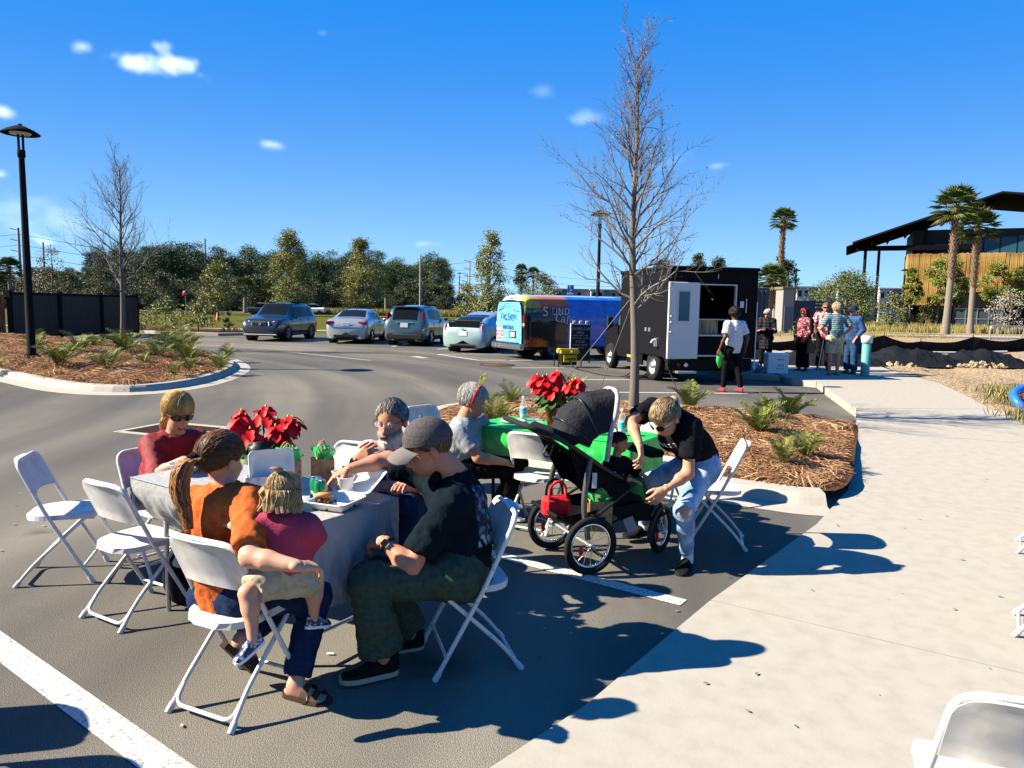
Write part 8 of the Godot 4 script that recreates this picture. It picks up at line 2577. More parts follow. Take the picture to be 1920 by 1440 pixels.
func tablecloth(called: String, label: String, c: Vector3, L: float, W: float, m: Material, hem: Callable, wave: float) -> void:
	var t := thing(called, label, "tablecloth", c)
	t.basis = Basis(U, Vector3.UP, -N)
	var nz := FastNoiseLite.new()
	nz.seed = 6
	nz.frequency = 2.2
	nz.fractal_octaves = 3
	var st := mb()
	grid(st, 48, 20, func(u, v): return V(lerpf(-0.006, L + 0.006, u), 0.741 + 0.0022 * nz.get_noise_2d(u * L * 9.0, v * W * 9.0), lerpf(0.006, -W - 0.006, v)))
	put("top", done(st), m, t)
	st = mb()
	var P := 2.0 * (L + W)
	grid(st, 300, 14, func(u, v):
		var s: float = u * P
		var p: Vector2
		var n: Vector2
		if s < L:
			p = Vector2(s, 0.0); n = Vector2(0, 1)
		elif s < L + W:
			p = Vector2(L, -(s - L)); n = Vector2(1, 0)
		elif s < 2.0 * L + W:
			p = Vector2(L - (s - L - W), -W); n = Vector2(0, -1)
		else:
			p = Vector2(0, -W + (s - 2.0 * L - W)); n = Vector2(-1, 0)
		var h: Vector2 = hem.call(s)
		var f: float = v
		var k := 1.0 - smoothstep(0.0, 0.25, f)
		var crease := nz.get_noise_2d(s * 5.0, f * 1.2) * 1.3 + 0.5 * nz.get_noise_2d(s * 12.0, f * 3.0 + 9.0)
		var out: float = 0.008 * (1.0 - k) + crease * wave * smoothstep(0.02, 0.6, f) - h.y * f * f
		return V(p.x + n.x * out, 0.7415 - h.x * f - 0.006 * (1.0 - k), p.y + n.y * out))
	put("skirt", done(st), m, t)
	if called == "grey_tablecloth":
		for x in [0.30, 1.12]:
			put("knot", tube_mesh([V(x, 0.42, -0.10), V(x + 0.01, 0.36, -0.09), V(x - 0.015, 0.29, -0.10)], [0.03, 0.018, 0.04], 8), m, t)

func poinsettia(label: String, at: Vector3, s: float, shade: float) -> void:
	var t := thing("poinsettia", label, "potted plant", at)
	put("pot", lathe_mesh([Vector2(0, 0), Vector2(0.065 * s, 0), Vector2(0.09 * s, 0.15 * s), Vector2(0.098 * s, 0.155 * s), Vector2(0.085 * s, 0.16 * s), Vector2(0, 0.15 * s)], 18), mat("foil_red", Color(0.22, 0.012, 0.020), 0.3, 0.3, null, 1, texs.glit_b, 0.6), t)
	var st := mb()
	for k in 9:
		var a := k * 2.4
		tube(st, [V(0, 0.12 * s, 0), V(cos(a) * 0.07, 0.24, sin(a) * 0.07) * s, V(cos(a) * 0.15, 0.34 + 0.05 * sin(k * 1.9), sin(a) * 0.15) * s], 0.006 * s, 5)
	put("stem", done(st), mat("stem_red", Color(0.06, 0.05, 0.02), 0.8), t)
	var lm := leafmat("bract", 0.45)
	var bract := func(l: float, w: float, c: Color, bend: float) -> ArrayMesh:
		var g := mb()
		g.set_color(c)
		grid(g, 6, 4, func(u, v):
			var x: float = (v - 0.5) * 2.0
			var half: float = w * pow(sin(clampf(u * 0.93 + 0.05, 0, 1) * PI), 0.75) * (1.0 + 0.25 * sin(u * 9.0) * absf(x))
			return V(x * half, 0.25 * absf(x) * half - bend * u * u * l, u * l))
		return done(g)
	var reds := []
	for k in 4: reds.append(bract.call(0.115 * s, 0.036 * s, Color(0.50, 0.003, 0.006).lerp(Color(0.30, 0.002, 0.005), k / 3.0), 0.15 + 0.15 * k))
	var greens := []
	for k in 2: greens.append(bract.call(0.12 * s, 0.040 * s, Color(0.02, 0.06, 0.012).lerp(Color(0.06, 0.10, 0.02), k), 0.25))
	for h in 10:
		var a := h * 2.4
		var r: float = (0.0 if h == 0 else 0.155) * s
		var c := V(cos(a) * r, (0.44 if h == 0 else 0.37 + 0.04 * sin(h * 1.9)) * s, sin(a) * r)
		for k in 9:
			var o := put("bract", reds[(k + h + int(shade * 2)) % 4], lm, t)
			var b := a + k * 2.4
			o.position = c + V(0, -0.004 * k, 0)
			o.rotation = V(0.15 + 0.05 * k + rng.randf_range(-0.25, 0.25) + shade * 0.15, b, rng.randf_range(-0.3, 0.3))
			o.scale = Vector3.ONE * (0.62 + 0.05 * k)
		put("flower_bud", lathe_mesh([Vector2(0.007 * s, 0), Vector2(0.005 * s, 0.010 * s), Vector2(0, 0.014 * s)], 7, c), mat("bud", Color(0.35, 0.30, 0.02), 0.7), t)
	for k in 22:
		var o := put("leaf", greens[k % 2], lm, t)
		var b := k * 2.4
		o.position = V(cos(b) * 0.09, 0.19 + 0.005 * k, sin(b) * 0.09) * s
		o.rotation = V(0.35 + rng.randf_range(-0.2, 0.5), PI / 2 - b, 0)

func clamshell(label: String, at: Vector3, turn: float, open: float) -> void:
	var t := thing("food_container", label, "food container", at, turn, "white foam food containers")
	var m := mat("foam", Color(0.62, 0.62, 0.61), 0.6, 0, null, 1, texs.plast, 0.2)
	var tray := func(u: float, v: float, d: float) -> Vector3:
		var x: float = (u - 0.5) * 2.0
		var y: float = (v - 0.5) * 2.0
		var e := maxf(absf(x), absf(y))
		var rim := smoothstep(0.72, 0.95, e)
		var div := maxf((1.0 - smoothstep(0.03, 0.09, absf(y - 0.1))), (1.0 - smoothstep(0.03, 0.09, absf(x))) * (1.0 if y > 0.1 else 0.0)) * 0.55 * (1.0 - rim)
		var k := 1.0 - 0.08 * smoothstep(0.8, 1.0, absf(x)) * smoothstep(0.8, 1.0, absf(y))
		return V(x * 0.107 * k, 0.004 + 0.036 * maxf(rim, div) + d, y * 0.107 * k)
	var st := mb()
	shell(st, 22, 22, func(u, v): return tray.call(u, v, 0.003), func(u, v): return tray.call(u, v, -0.003))
	put("tray", done(st), m, t)
	var hinge := Transform3D(Basis(Vector3.RIGHT, -open), V(0, 0.042, -0.108))
	var lid := func(u: float, v: float, d: float) -> Vector3:
		var x: float = (u - 0.5) * 2.0
		var y: float = (v - 0.5) * 2.0
		var e := pow(pow(absf(x), 6.0) + pow(absf(y), 6.0), 1.0 / 6.0)
		var k := 1.0 - 0.08 * smoothstep(0.8, 1.0, absf(x)) * smoothstep(0.8, 1.0, absf(y))
		return hinge * V(x * 0.107 * k, 0.036 * (1.0 - smoothstep(0.66, 0.92, e)) + d, 0.108 + y * 0.107 * k)
	st = mb()
	shell(st, 20, 20, func(u, v): return lid.call(u, v, 0.003), func(u, v): return lid.call(u, v, -0.003))
	put("lid", done(st), m, t)

func lumps(called: String, label: String, category: String, at: Vector3, spread: Vector3, count: int, r: float, c1: Color, c2: Color) -> void:
	var st := mb()
	for k in count:
		st.set_color(c1.lerp(c2, rng.randf()))
		ball(st, V(rng.randf_range(-1, 1) * spread.x, rng.randf() * spread.y, rng.randf_range(-1, 1) * spread.z), V(rng.randf_range(0.6, 1.3), rng.randf_range(0.4, 0.8), rng.randf_range(0.6, 1.3)) * r, Basis(Vector3.UP, rng.randf() * TAU), 5, 7)
	var o := put(called, done(st), vmat("food", 0.5))
	o.position = at
	tag(o, label, category)

func paper_bag(label: String, at: Vector3, turn: float, w: float, h: float, d: float, c: Color, tissue: bool, handles := true) -> Node3D:
	var t := thing("gift_bag", label, "bag", at, turn)
	var m := mat("kraft%d" % int(c.r * 1000), c, 0.8, 0, texs.cloth_n, 0.3)
	var st := mb()
	var f := func(a: Vector3, b: Vector3) -> void: quad(st, a, b, b + V(0, h, 0), a + V(0, h, 0))
	st.set_smooth_group(-1)
	var p := [V(-w / 2, 0, d / 2), V(w / 2, 0, d / 2), V(w / 2, 0, 0), V(w / 2, 0, -d / 2), V(-w / 2, 0, -d / 2), V(-w / 2, 0, 0)]
	var q := []
	for k in 6: q.append(p[k] + V(-signf(p[k].x) * (0.012 if k == 2 or k == 5 else 0.0), h, 0))
	for k in 6: quad(st, p[k], p[(k + 1) % 6], q[(k + 1) % 6], q[k])
	quad(st, p[0], p[1], p[3], p[4])
	put("body", done(st), m, t)
	if handles:
		for s in [-1.0, 1.0]:
			put("handle", tube_mesh(catmull([V(-w * 0.24, h, s * d * 0.45), V(-w * 0.20, h + 0.055, s * d * 0.35), V(0, h + 0.085, s * d * 0.3), V(w * 0.20, h + 0.055, s * d * 0.35), V(w * 0.24, h, s * d * 0.45)], 4), 0.0032, 5), mat("twine", Color(0.34, 0.22, 0.12), 0.9), t)
	if tissue:
		for k in 7:
			st = mb()
			var a := k * 0.9
			var b := Basis.from_euler(V(rng.randf_range(-0.5, 0.5), a, rng.randf_range(-0.5, 0.5)))
			grid(st, 5, 5, func(u, v): return V(0, h - 0.04, 0) + b * V((u - 0.5) * w * 0.5 * (0.4 + v), v * 0.10 + 0.015 * sin(u * 11.0 + k), 0.02 * sin(u * 7.0 + v * 5.0 + k)))
			put("tissue_paper", done(st), tissue_mat(), t)
	return t

func tissue_mat() -> StandardMaterial3D:
	if mats.has("tissue"): return mats.tissue
	var m := mat("tissue", Color(0.012, 0.36, 0.065), 0.45)
	m.cull_mode = BaseMaterial3D.CULL_DISABLED
	m.backlight_enabled = true
	m.backlight = Color(0.5, 0.6, 0.5)
	return m

func wheel(t: Node3D, c: Vector3, ax: Vector3, r: float) -> void:
	var e := ax.cross(Vector3.UP).normalized()
	var b := Basis(e, ax, e.cross(ax))
	var ring := []
	for k in 40: ring.append(c + b * V(cos(TAU * k / 40), 0, sin(TAU * k / 40)) * (r - 0.022))
	var w := put("wheel", tube_mesh(ring, 0.022, 10, true), mats.rubber, t)
	for k in ring.size(): ring[k] = c + (ring[k] - c) * ((r - 0.05) / (r - 0.022))
	put("rim", tube_mesh(ring, 0.009, 8, true), mats.chrome, w)
	var st := mb()
	for k in 16:
		var a := TAU * k / 16
		var s := -1.0 if k % 2 else 1.0
		tube(st, [c + ax * s * 0.022 + b * V(cos(a + 0.25 * s), 0, sin(a + 0.25 * s)) * 0.016, c + b * V(cos(a), 0, sin(a)) * (r - 0.05)], 0.0016, 4, false)
	put("spoke", done(st), mats.chrome, w)
	put("hub", lathe_mesh([Vector2(0, -0.035), Vector2(0.018, -0.03), Vector2(0.012, 0), Vector2(0.018, 0.03), Vector2(0, 0.035)], 12, c, b), mats.steel, w)
	put("reflector", box_mesh(V(0.03, 0.012, 0.065), 0.004, c + b * V(0.075, 0.012, -0.02), b), mat("reflector_red", Color(0.55, 0.012, 0.010), 0.2), w)

func stroller() -> void:
	var t := thing("stroller", "black three wheeled jogging stroller with grey edged hood", "stroller", V(0.62, 0, -4.85))
	var o := t.position
	var P := func(x: float, y: float, z: float) -> Vector3: return V(x, y, z) - o
	var F := V(0.93, 0, -0.36).normalized()
	var S := V(0.36, 0, 0.93).normalized()
	var blk := mat("frame_black", Color(0.02, 0.022, 0.022), 0.35, 0.3)
	var fab := cloth("stroller_cloth", Color(0.010, 0.011, 0.013), 0.85, 0.02)
	var n1 := V(0.52, 0.190, -4.57) - o
	var n2 := V(0.30, 0.190, -5.07) - o
	var ax := (n1 - n2).normalized()
	wheel(t, n1, ax, 0.19)
	wheel(t, n2, ax, 0.19)
	put("axle", tube_mesh([n1, n2], 0.012, 8), mats.steel, t)
	var fw := V(1.06, 0.150, -5.03) - o
	wheel(t, fw, V(0.80, 0, 0.60).normalized(), 0.15)
	var across := ax * 0.21
	var hand := V(0.12, 0.93, -4.72) - o
	var nose := V(0.97, 0.42, -5.02) - o
	for s in [-1.0, 1.0]:
		var a: Vector3 = hand + across * s
		put("frame_tube", tube_mesh(rounded([a, a + V(0.12, -0.055, 0.0), (a + nose) * 0.5 + across * s * 0.4 + V(0, -0.02, 0), nose + across * s * 0.35], 0.1), 0.016, 8), blk, t)
		var w: Vector3 = n1 if s > 0 else n2
		var top: Vector3 = a.lerp(nose + across * s, 0.36)
		put("rear_post", tube_mesh(catmull([top, top.lerp(w, 0.5) + F * -0.045, w + V(0, 0.03, 0) - ax * s * 0.035], 5), 0.019, 8), mat("post_grey", Color(0.075, 0.078, 0.080), 0.35, 0.4), t)
		put("strut", tube_mesh([w + V(0.03, 0.17, 0) - ax * s * 0.03, a.lerp(nose + across * s, 0.72) + V(0, -0.02, 0)], 0.010, 6), blk, t)
		for k in 3: put("rivet", lathe_mesh([Vector2(0.007, 0), Vector2(0, 0.004)], 8, top.lerp(nose, 0.15 + k * 0.22) + S * 0.02, Basis(Vector3.RIGHT, PI / 2)), mats.chrome, t)
	put("handle", tube_mesh(rounded([hand + across * -1.0 + V(0.05, -0.02, 0), hand + across * -1.0 - F * 0.10 + V(0, 0.035, 0), hand + across - F * 0.10 + V(0, 0.035, 0), hand + across + V(0.05, -0.02, 0)], 0.06), 0.019, 10), mat("grip", Color(0.018, 0.019, 0.021), 0.8), t)
	put("tray", box_mesh(V(0.24, 0.07, 0.36), 0.03, hand + F * 0.17 + V(0, -0.055, 0), Basis(F, Vector3.UP, S) * Basis(Vector3.FORWARD, 0.35)), fab, t)
	put("wrist_strap", tube_mesh(catmull([hand + across * 0.8 + F * 0.05 + V(0, -0.09, 0), hand + across * 0.8 + F * 0.02 + V(0, -0.15, 0.02), hand + across * 0.8 + F * 0.06 + V(0, -0.165, 0.02), hand + across * 0.8 + F * 0.09 + V(0, -0.09, 0)], 4), 0.006, 6), blk, t)
	put("fork", tube_mesh([nose + V(0.02, -0.02, 0), fw + V(0.0, 0.19, 0.0), fw + V(-0.035, 0.06, 0.03), fw + V(-0.032, 0, 0.025)], 0.013, 8), blk, t)
	put("fork", tube_mesh([fw + V(0.0, 0.19, 0.0), fw + V(0.045, 0.06, -0.03), fw + V(0.040, 0, -0.03)], 0.011, 8), mats.steel, t)
	var fend := []
	for k in 11:
		var a := lerpf(-0.2, 2.4, k / 10.0)
		fend.append(fw + V(-0.45, 0, 0.60).normalized() * cos(a) * 0.168 + V(0, sin(a) * 0.168, 0))
	put("fender", tube_mesh(fend, 0.020, 6), mats.black_plastic, t)
	var q := func(f: float, y: float, s: float) -> Vector3: return hand + F * f + V(0, y, 0) + S * s
	var sec := [[0.22, -0.14], [0.40, -0.28], [0.50, -0.46], [0.66, -0.46], [0.78, -0.58], [0.92, -0.60]]
	var st := mb()
	grid(st, 20, 8, func(u, v):
		var f: float = u * (sec.size() - 1)
		var i := mini(int(f), sec.size() - 2)
		var a: Array = sec[i]
		var b: Array = sec[i + 1]
		var s: float = (v - 0.5) * 2.0
		return q.call(lerpf(a[0], b[0], f - i), lerpf(a[1], b[1], f - i) - 0.02 * (1.0 - s * s), s * lerpf(0.17, 0.13, u)))
	put("seat", done(st), fab, t)
	for s in [-1.0, 1.0]:
		st = mb()
		grid(st, 16, 6, func(u, v):
			var top: Vector3 = (hand + across * s + F * 0.16 + V(0, -0.09, 0)).lerp(nose + across * s * 0.5 + V(0, -0.02, 0), u)
			var low: Vector3 = q.call(lerpf(0.30, 0.84, u), lerpf(-0.40, -0.66, smoothstep(0, 0.7, u)), s * 0.15)
			return top.lerp(low, v) + S * s * 0.012 * sin(u * 9.0 + v * 4.0))
		put("side_panel", done(st), fab, t)
	var piv: Vector3 = q.call(0.46, -0.175, 0.0)
	var hoop := func(a: float, r: float, s: float) -> Vector3:
		var e: float = sqrt(maxf(0.0, 1.0 - pow(absf(s), 3.0)))
		return piv + (F * cos(a) + V(0, sin(a), 0)) * r * (0.35 + 0.65 * e) + S * s * 0.165
	st = mb()
	grid(st, 26, 16, func(u, v):
		var s: float = (v - 0.5) * 2.0
		return hoop.call(lerpf(2.75, 1.30, u), lerpf(0.33, 0.42, u) - 0.018 * absf(sin(u * PI * 3.0)) + 0.006 * sin(s * 14.0 + u * 6.0), s), false)
	put("hood", done(st), mat("hood_cloth", Color(0.022, 0.023, 0.027), 0.75, 0, texs.cloth_n, 0.2, nrm("crumple", 0.03, 6.0, 4, 256), 0.9), t)
	var edge := []
	for k in 25: edge.append(hoop.call(1.26, 0.425, lerpf(-1.0, 1.0, k / 24.0)))
	edge.append(piv + S * 0.165 + V(0.02, -0.05, 0))
	put("hood_edge", tube_mesh(edge, 0.017, 8), cloth("hood_grey", Color(0.36, 0.35, 0.35), 0.9), t)
	for a in [1.95, 2.45]:
		var h := []
		for k in 17: h.append(hoop.call(a, 0.385 if a < 2.0 else 0.35, lerpf(-1.0, 1.0, k / 16.0)))
		put("hoop", tube_mesh(h, 0.007, 6), blk, t)
	put("child_tray", box_mesh(V(0.13, 0.05, 0.36), 0.02, q.call(0.86, -0.20, 0.0), Basis(F, Vector3.UP, S)), fab, t)
	st = mb()
	grid(st, 14, 10, func(u, v):
		var s: float = (v - 0.5) * 2.0
		return q.call(lerpf(0.12, 0.72, u), -0.56 - 0.16 * (1.0 - s * s) * sin(clampf(u * 1.1, 0, 1) * PI) + 0.05 * u, s * 0.21))
	put("basket", done(st), fab, t)
	put("basket_rim", tube_mesh([q.call(0.12, -0.56, 0.21), q.call(0.12, -0.565, -0.21)], 0.014, 6), fab, t)
	put("care_label", box_mesh(V(0.03, 0.10, 0.004), 0.0, q.call(0.36, -0.33, 0.235)), mat("label_white", Color(0.5, 0.5, 0.5), 0.7), t)
	put("warning_tag", box_mesh(V(0.07, 0.10, 0.006), 0.001, q.call(0.66, -0.66, 0.19), Basis(Vector3.FORWARD, -0.4)), mat("label_grey", Color(0.16, 0.19, 0.21), 0.5), t)
	var rb := thing("red_tote", "bright red tote bag lying in the stroller basket", "bag", q.call(0.19, -0.60, 0.02) + o, 0.35)
	var red := cloth("tote_red", Color(0.50, 0.008, 0.015), 0.7)
	put("body", box_mesh(V(0.19, 0.14, 0.10), 0.025, V(0, 0.06, 0)), red, rb)
	for s in [-1.0, 1.0]: put("handle", tube_mesh(catmull([V(-0.06, 0.12, 0.03 * s), V(-0.05, 0.20, 0.03 * s), V(0.0, 0.235, 0.04 * s), V(0.05, 0.20, 0.03 * s), V(0.06, 0.12, 0.03 * s)], 4), 0.009, 6), red if s > 0 else fab, rb)
	var pb := paper_bag("brown paper bag with a black deer print in the stroller basket", q.call(0.44, -0.68, 0.17) + o, 0.06, 0.15, 0.20, 0.09, Color(0.30, 0.19, 0.09), true)
	var ink := mat("deer_ink", Color(0.02, 0.012, 0.008), 0.8)
	st = mb()
	st.set_smooth_group(-1)
	bx(st, V(0.0, 0.085, 0.047), V(0.055, 0.022, 0.002))
	bx(st, V(-0.032, 0.105, 0.047), V(0.014, 0.035, 0.002), 0, Basis(Vector3.BACK, 0.35))
	bx(st, V(-0.043, 0.122, 0.047), V(0.022, 0.011, 0.002))
	for x in [-0.024, -0.014, 0.016, 0.026]: bx(st, V(x, 0.057, 0.047), V(0.005, 0.04, 0.002), 0, Basis(Vector3.BACK, x * 4.0))
	for s in [-1.0, 1.0]:
		bx(st, V(-0.038 + s * 0.008, 0.142, 0.047), V(0.003, 0.034, 0.002), 0, Basis(Vector3.BACK, s * -0.4))
		bx(st, V(-0.038 + s * 0.016, 0.148, 0.047), V(0.003, 0.02, 0.002), 0, Basis(Vector3.BACK, s * 0.4))
	put("deer_print", done(st), ink, pb)
	var cup := thing("clear_cup", "clear plastic cup with yellow green drink in the stroller tray", "cup", hand + F * 0.235 + V(0, -0.045, -0.02) + o)
	put("cup", lathe_mesh([Vector2(0, 0), Vector2(0.028, 0), Vector2(0.043, 0.10), Vector2(0.045, 0.10), Vector2(0.045, 0.102)], 18), clear_glass(), cup)
	put("drink", lathe_mesh([Vector2(0, 0.002), Vector2(0.027, 0.002), Vector2(0.037, 0.065), Vector2(0, 0.065)], 16), mat("drink", Color(0.42, 0.40, 0.06), 0.2), cup)

func small_things() -> void:
	var c1 := V(-2.07, 0, -3.93)
	var c2 := V(-0.34, 0, -5.95)
	var silver := mat("cloth_silver", Color(0.27, 0.275, 0.28), 0.33, 0.0, null, 1, nrm("crumple", 0.03, 6.0, 4, 256), 0.3)
	silver.uv1_triplanar = true
	silver.uv1_scale = Vector3.ONE * 2.2
	tablecloth("grey_tablecloth", "shiny pale grey plastic tablecloth with gathered skirt", c1, 1.44, 0.57, silver, func(s: float) -> Vector2:
		var k := 0.5 + 0.5 * sin(s * 5.2 + 0.6)
		if s < 1.44: return Vector2(0.20 + 0.22 * pow(k, 1.4) + 0.06 * smoothstep(0.9, 1.4, s), lerpf(0.34, 0.12, smoothstep(0.7, 1.2, s)) * (0.55 + 0.45 * k))
		if s < 2.01: return Vector2(0.42, 0.02)
		if s > 3.45: return Vector2(0.18, 0.05)
		return Vector2(0.25, 0.05), 0.020)
	tablecloth("green_tablecloth", "bright green plastic tablecloth with pointed corner", c2, 1.44, 0.57, tissue_mat(), func(s: float) -> Vector2:
		if s < 0.62: return Vector2(0.10 + 0.26 * (1.0 - absf(s - 0.30) / 0.32), 0.0)
		if s < 1.44: return Vector2(0.16 + 0.20 * smoothstep(1.0, 1.44, s), 0.0)
		if s < 2.01: return Vector2(0.34, 0.0)
		return Vector2(0.14, 0.0), 0.014)
	poinsettia("dark red poinsettia in a foil pot on the grey table", table_point(c1, 0.64, 0.40), 0.92, 0.8)
	poinsettia("large bright red poinsettia in a red pot on the green table", table_point(c2, 0.62, 0.33), 1.02, 0.0)

	paper_bag("kraft gift bag with green tissue, nearer of two on the grey table", table_point(c1, 0.93, 0.30), 0.5, 0.125, 0.17, 0.08, Color(0.34, 0.22, 0.12), true)
	paper_bag("kraft gift bag with green tissue behind the first bag", table_point(c1, 1.00, 0.47), 0.3, 0.115, 0.16, 0.08, Color(0.32, 0.20, 0.105), true)
	paper_bag("plain white paper bag standing between ponytail and toddler", table_point(c1, 0.98, 0.10), 0.4, 0.14, 0.13, 0.06, Color(0.58, 0.58, 0.58), false, false)
	var t := thing("tumbler", "black insulated drinking tumbler beside the poinsettia", "bottle", table_point(c1, 0.76, 0.26))
	put("body", lathe_mesh([Vector2(0, 0), Vector2(0.036, 0), Vector2(0.040, 0.03), Vector2(0.047, 0.19), Vector2(0.045, 0.20)], 20), mat("tumbler_black", Color(0.012, 0.012, 0.013), 0.2, 0, ntex("tumbler", 0.05, [Color(1, 1, 1), Color(1, 1, 1), Color(0.8, 0.8, 0.8)], 2), 0.1), t)
	put("lid", lathe_mesh([Vector2(0.048, 0.19), Vector2(0.050, 0.20), Vector2(0.049, 0.225), Vector2(0.034, 0.232), Vector2(0.030, 0.245), Vector2(0, 0.247)], 20), mats.black_plastic, t)
	put("grip_band", lathe_mesh([Vector2(0.0425, 0.07), Vector2(0.0455, 0.075), Vector2(0.0485, 0.135), Vector2(0.0465, 0.14)], 20), mats.rubber, t)
	clamshell("white foam container standing open before the toddler, lid upright", table_point(c1, 1.13, 0.09), 0.55, 1.75)
	clamshell("white foam container with a sandwich before the man in the cap, lid folded back", table_point(c1, 1.33, 0.26), -0.35, 2.75)
	var b := thing("sandwich", "bun stuffed with dark pulled meat in the right foam container", "food", table_point(c1, 1.285, 0.235, 0.752))
	var st := mb()
	ball(st, V(-0.01, 0.038, -0.015), V(0.046, 0.020, 0.043), Basis(Vector3.RIGHT, -0.35), 8, 14)
	put("bun", done(st), mat("bun", Color(0.38, 0.17, 0.05), 0.5), b)
	st = mb()
	for k in 26: ball(st, V(rng.randf_range(-0.035, 0.045), 0.012 + rng.randf() * 0.016, rng.randf_range(-0.02, 0.045)), V(0.014, 0.006, 0.008), Basis(Vector3.UP, rng.randf() * 6.0), 4, 6)
	put("meat", done(st), mat("meat", Color(0.055, 0.014, 0.008), 0.35), b)
	lumps("sauce_beans", "dark beans in the side pocket of the right container", "food", table_point(c1, 1.385, 0.29, 0.752), V(0.03, 0.008, 0.025), 22, 0.008, Color(0.06, 0.012, 0.008), Color(0.12, 0.03, 0.015))
	lumps("pulled_meat", "heap of dark pulled meat in the left foam container", "food", table_point(c1, 1.165, 0.06, 0.752), V(0.04, 0.022, 0.032), 46, 0.009, Color(0.04, 0.010, 0.006), Color(0.11, 0.035, 0.018))
	lumps("green_beans", "green beans beside the meat in the left foam container", "food", table_point(c1, 1.10, 0.13, 0.752), V(0.032, 0.016, 0.025), 26, 0.009, Color(0.10, 0.11, 0.02), Color(0.22, 0.19, 0.06))
	for k in 2:
		var can := thing("soda_can", ["green soda can in the reaching man's fingers", "second green soda can touching the first one"][k], "can", table_point(c1, 1.185 + 0.055 * k, 0.265 - 0.025 * k), k * 1.1)
		put("body", lathe_mesh([Vector2(0, 0.003), Vector2(0.023, 0.0), Vector2(0.031, 0.010), Vector2(0.031, 0.105), Vector2(0.025, 0.120)], 20), paint_mat("can_green", Color(0.008, 0.20, 0.07), 0.5), can)
		put("lid", lathe_mesh([Vector2(0.025, 0.120), Vector2(0.0265, 0.122), Vector2(0.024, 0.119), Vector2(0, 0.118)], 20), mats.chrome, can)
		put("pull_tab", box_mesh(V(0.012, 0.002, 0.022), 0.001, V(0, 0.121, 0.004)), mats.chrome, can)
		put("print_band", lathe_mesh([Vector2(0.0313, 0.045), Vector2(0.0313, 0.062)], 20), mat("can_pale", Color(0.25, 0.50, 0.30), 0.4), can)
	for q in [[1.245, 0.40, "white paper cup with dark straw by the green cans", 1.0], [1.13, 0.47, "white paper cup behind the cans", 1.05], [0.19, 0.33, "white cup beside the blonde woman's hands", 0.9]]:
		var cup := thing("paper_cup", q[2], "cup", table_point(c1, q[0], q[1]))
		put("cup", lathe_mesh([Vector2(0, 0), Vector2(0.029, 0), Vector2(0.041, 0.105), Vector2(0.044, 0.107), Vector2(0.041, 0.109), Vector2(0.038, 0.104), Vector2(0.028, 0.01)], 20), mat("paper_white", Color(0.60, 0.59, 0.56), 0.7), cup)
		if q[0] == 1.245: put("straw", tube_mesh([V(0, 0.03, 0), V(0.012, 0.15, 0.01)], 0.003, 6), mats.black_plastic, cup)
	var bowl := thing("paper_bowl", "white patterned paper bowl held by the blonde woman", "bowl", table_point(c1, 0.17, 0.20))
	put("bowl", lathe_mesh([Vector2(0, 0), Vector2(0.04, 0), Vector2(0.070, 0.065), Vector2(0.073, 0.067), Vector2(0.068, 0.062), Vector2(0.038, 0.006)], 22), mats.paper_white, bowl)
	for k in 5: put("dot_print", lathe_mesh([Vector2(0.007, 0), Vector2(0, 0.001)], 8, V(cos(k * 0.45 - 0.3) * 0.057, 0.034, sin(k * 0.45 - 0.3) * 0.057), Basis(Vector3.UP, -(k * 0.45 - 0.3)) * Basis(Vector3.BACK, -PI / 2)), mats.black_plastic, bowl)
	lumps("napkin", "crumpled white napkin on the grey table by the blonde woman", "napkin", table_point(c1, 0.10, 0.27), V(0.045, 0.03, 0.03), 9, 0.030, Color(0.58, 0.58, 0.58), Color(0.62, 0.62, 0.62))

	t = thing("water_bottle", "small clear water bottle with blue label on the green table", "bottle", table_point(c2, 0.23, 0.45))
	put("body", lathe_mesh([Vector2(0, 0), Vector2(0.031, 0.004), Vector2(0.032, 0.11), Vector2(0.028, 0.14), Vector2(0.012, 0.175), Vector2(0.012, 0.19)], 18), clear_glass(), t)
	put("label", lathe_mesh([Vector2(0.0328, 0.06), Vector2(0.0328, 0.105)], 18), mat("label_blue", Color(0.06, 0.30, 0.42), 0.4), t)
	put("water", lathe_mesh([Vector2(0, 0.004), Vector2(0.029, 0.006), Vector2(0.030, 0.11), Vector2(0, 0.11)], 16), mat("water_tint", Color(0.35, 0.50, 0.52), 0.1), t)
	put("cap", lathe_mesh([Vector2(0.0145, 0.188), Vector2(0.0145, 0.203), Vector2(0, 0.204)], 14), mats.white_plastic, t)
	var pl := put("paper_plate", lathe_mesh([Vector2(0, 0.004), Vector2(0.075, 0.004), Vector2(0.105, 0.016), Vector2(0.108, 0.014), Vector2(0.075, 0.0)], 24), mats.paper_white)
	pl.position = table_point(c2, 0.22, 0.30)
	tag(pl, "white paper plate on the left part of the green table", "plate")
	st = mb()
	ball(st, Vector3.ZERO, V(0.062, 0.012, 0.05), Basis(), 8, 14)
	var br := put("flatbread", done(st), mat("bread", Color(0.50, 0.36, 0.19), 0.7))
	br.position = table_point(c2, 0.21, 0.30, 0.758)
	tag(br, "round pale flatbread on the paper plate", "food")
	var box := thing("clear_box", "clear plastic food box in front of the bowed person", "food container", table_point(c2, 0.43, 0.22), 0.4)
	put("box", box_mesh(V(0.20, 0.055, 0.14), 0.01, V(0, 0.03, 0)), clear_glass(), box)
	put("napkin", box_mesh(V(0.15, 0.008, 0.10), 0.003, V(0, 0.008, 0)), mats.paper_white, box)
	var corn := put("cornbread", box_mesh(V(0.055, 0.032, 0.04), 0.006, V(0, 0.016, 0)), mat("corn", Color(0.50, 0.27, 0.05), 0.7))
	corn.position = table_point(c2, 0.52, 0.10)
	tag(corn, "yellow square of cornbread at the near edge of the green table", "food")
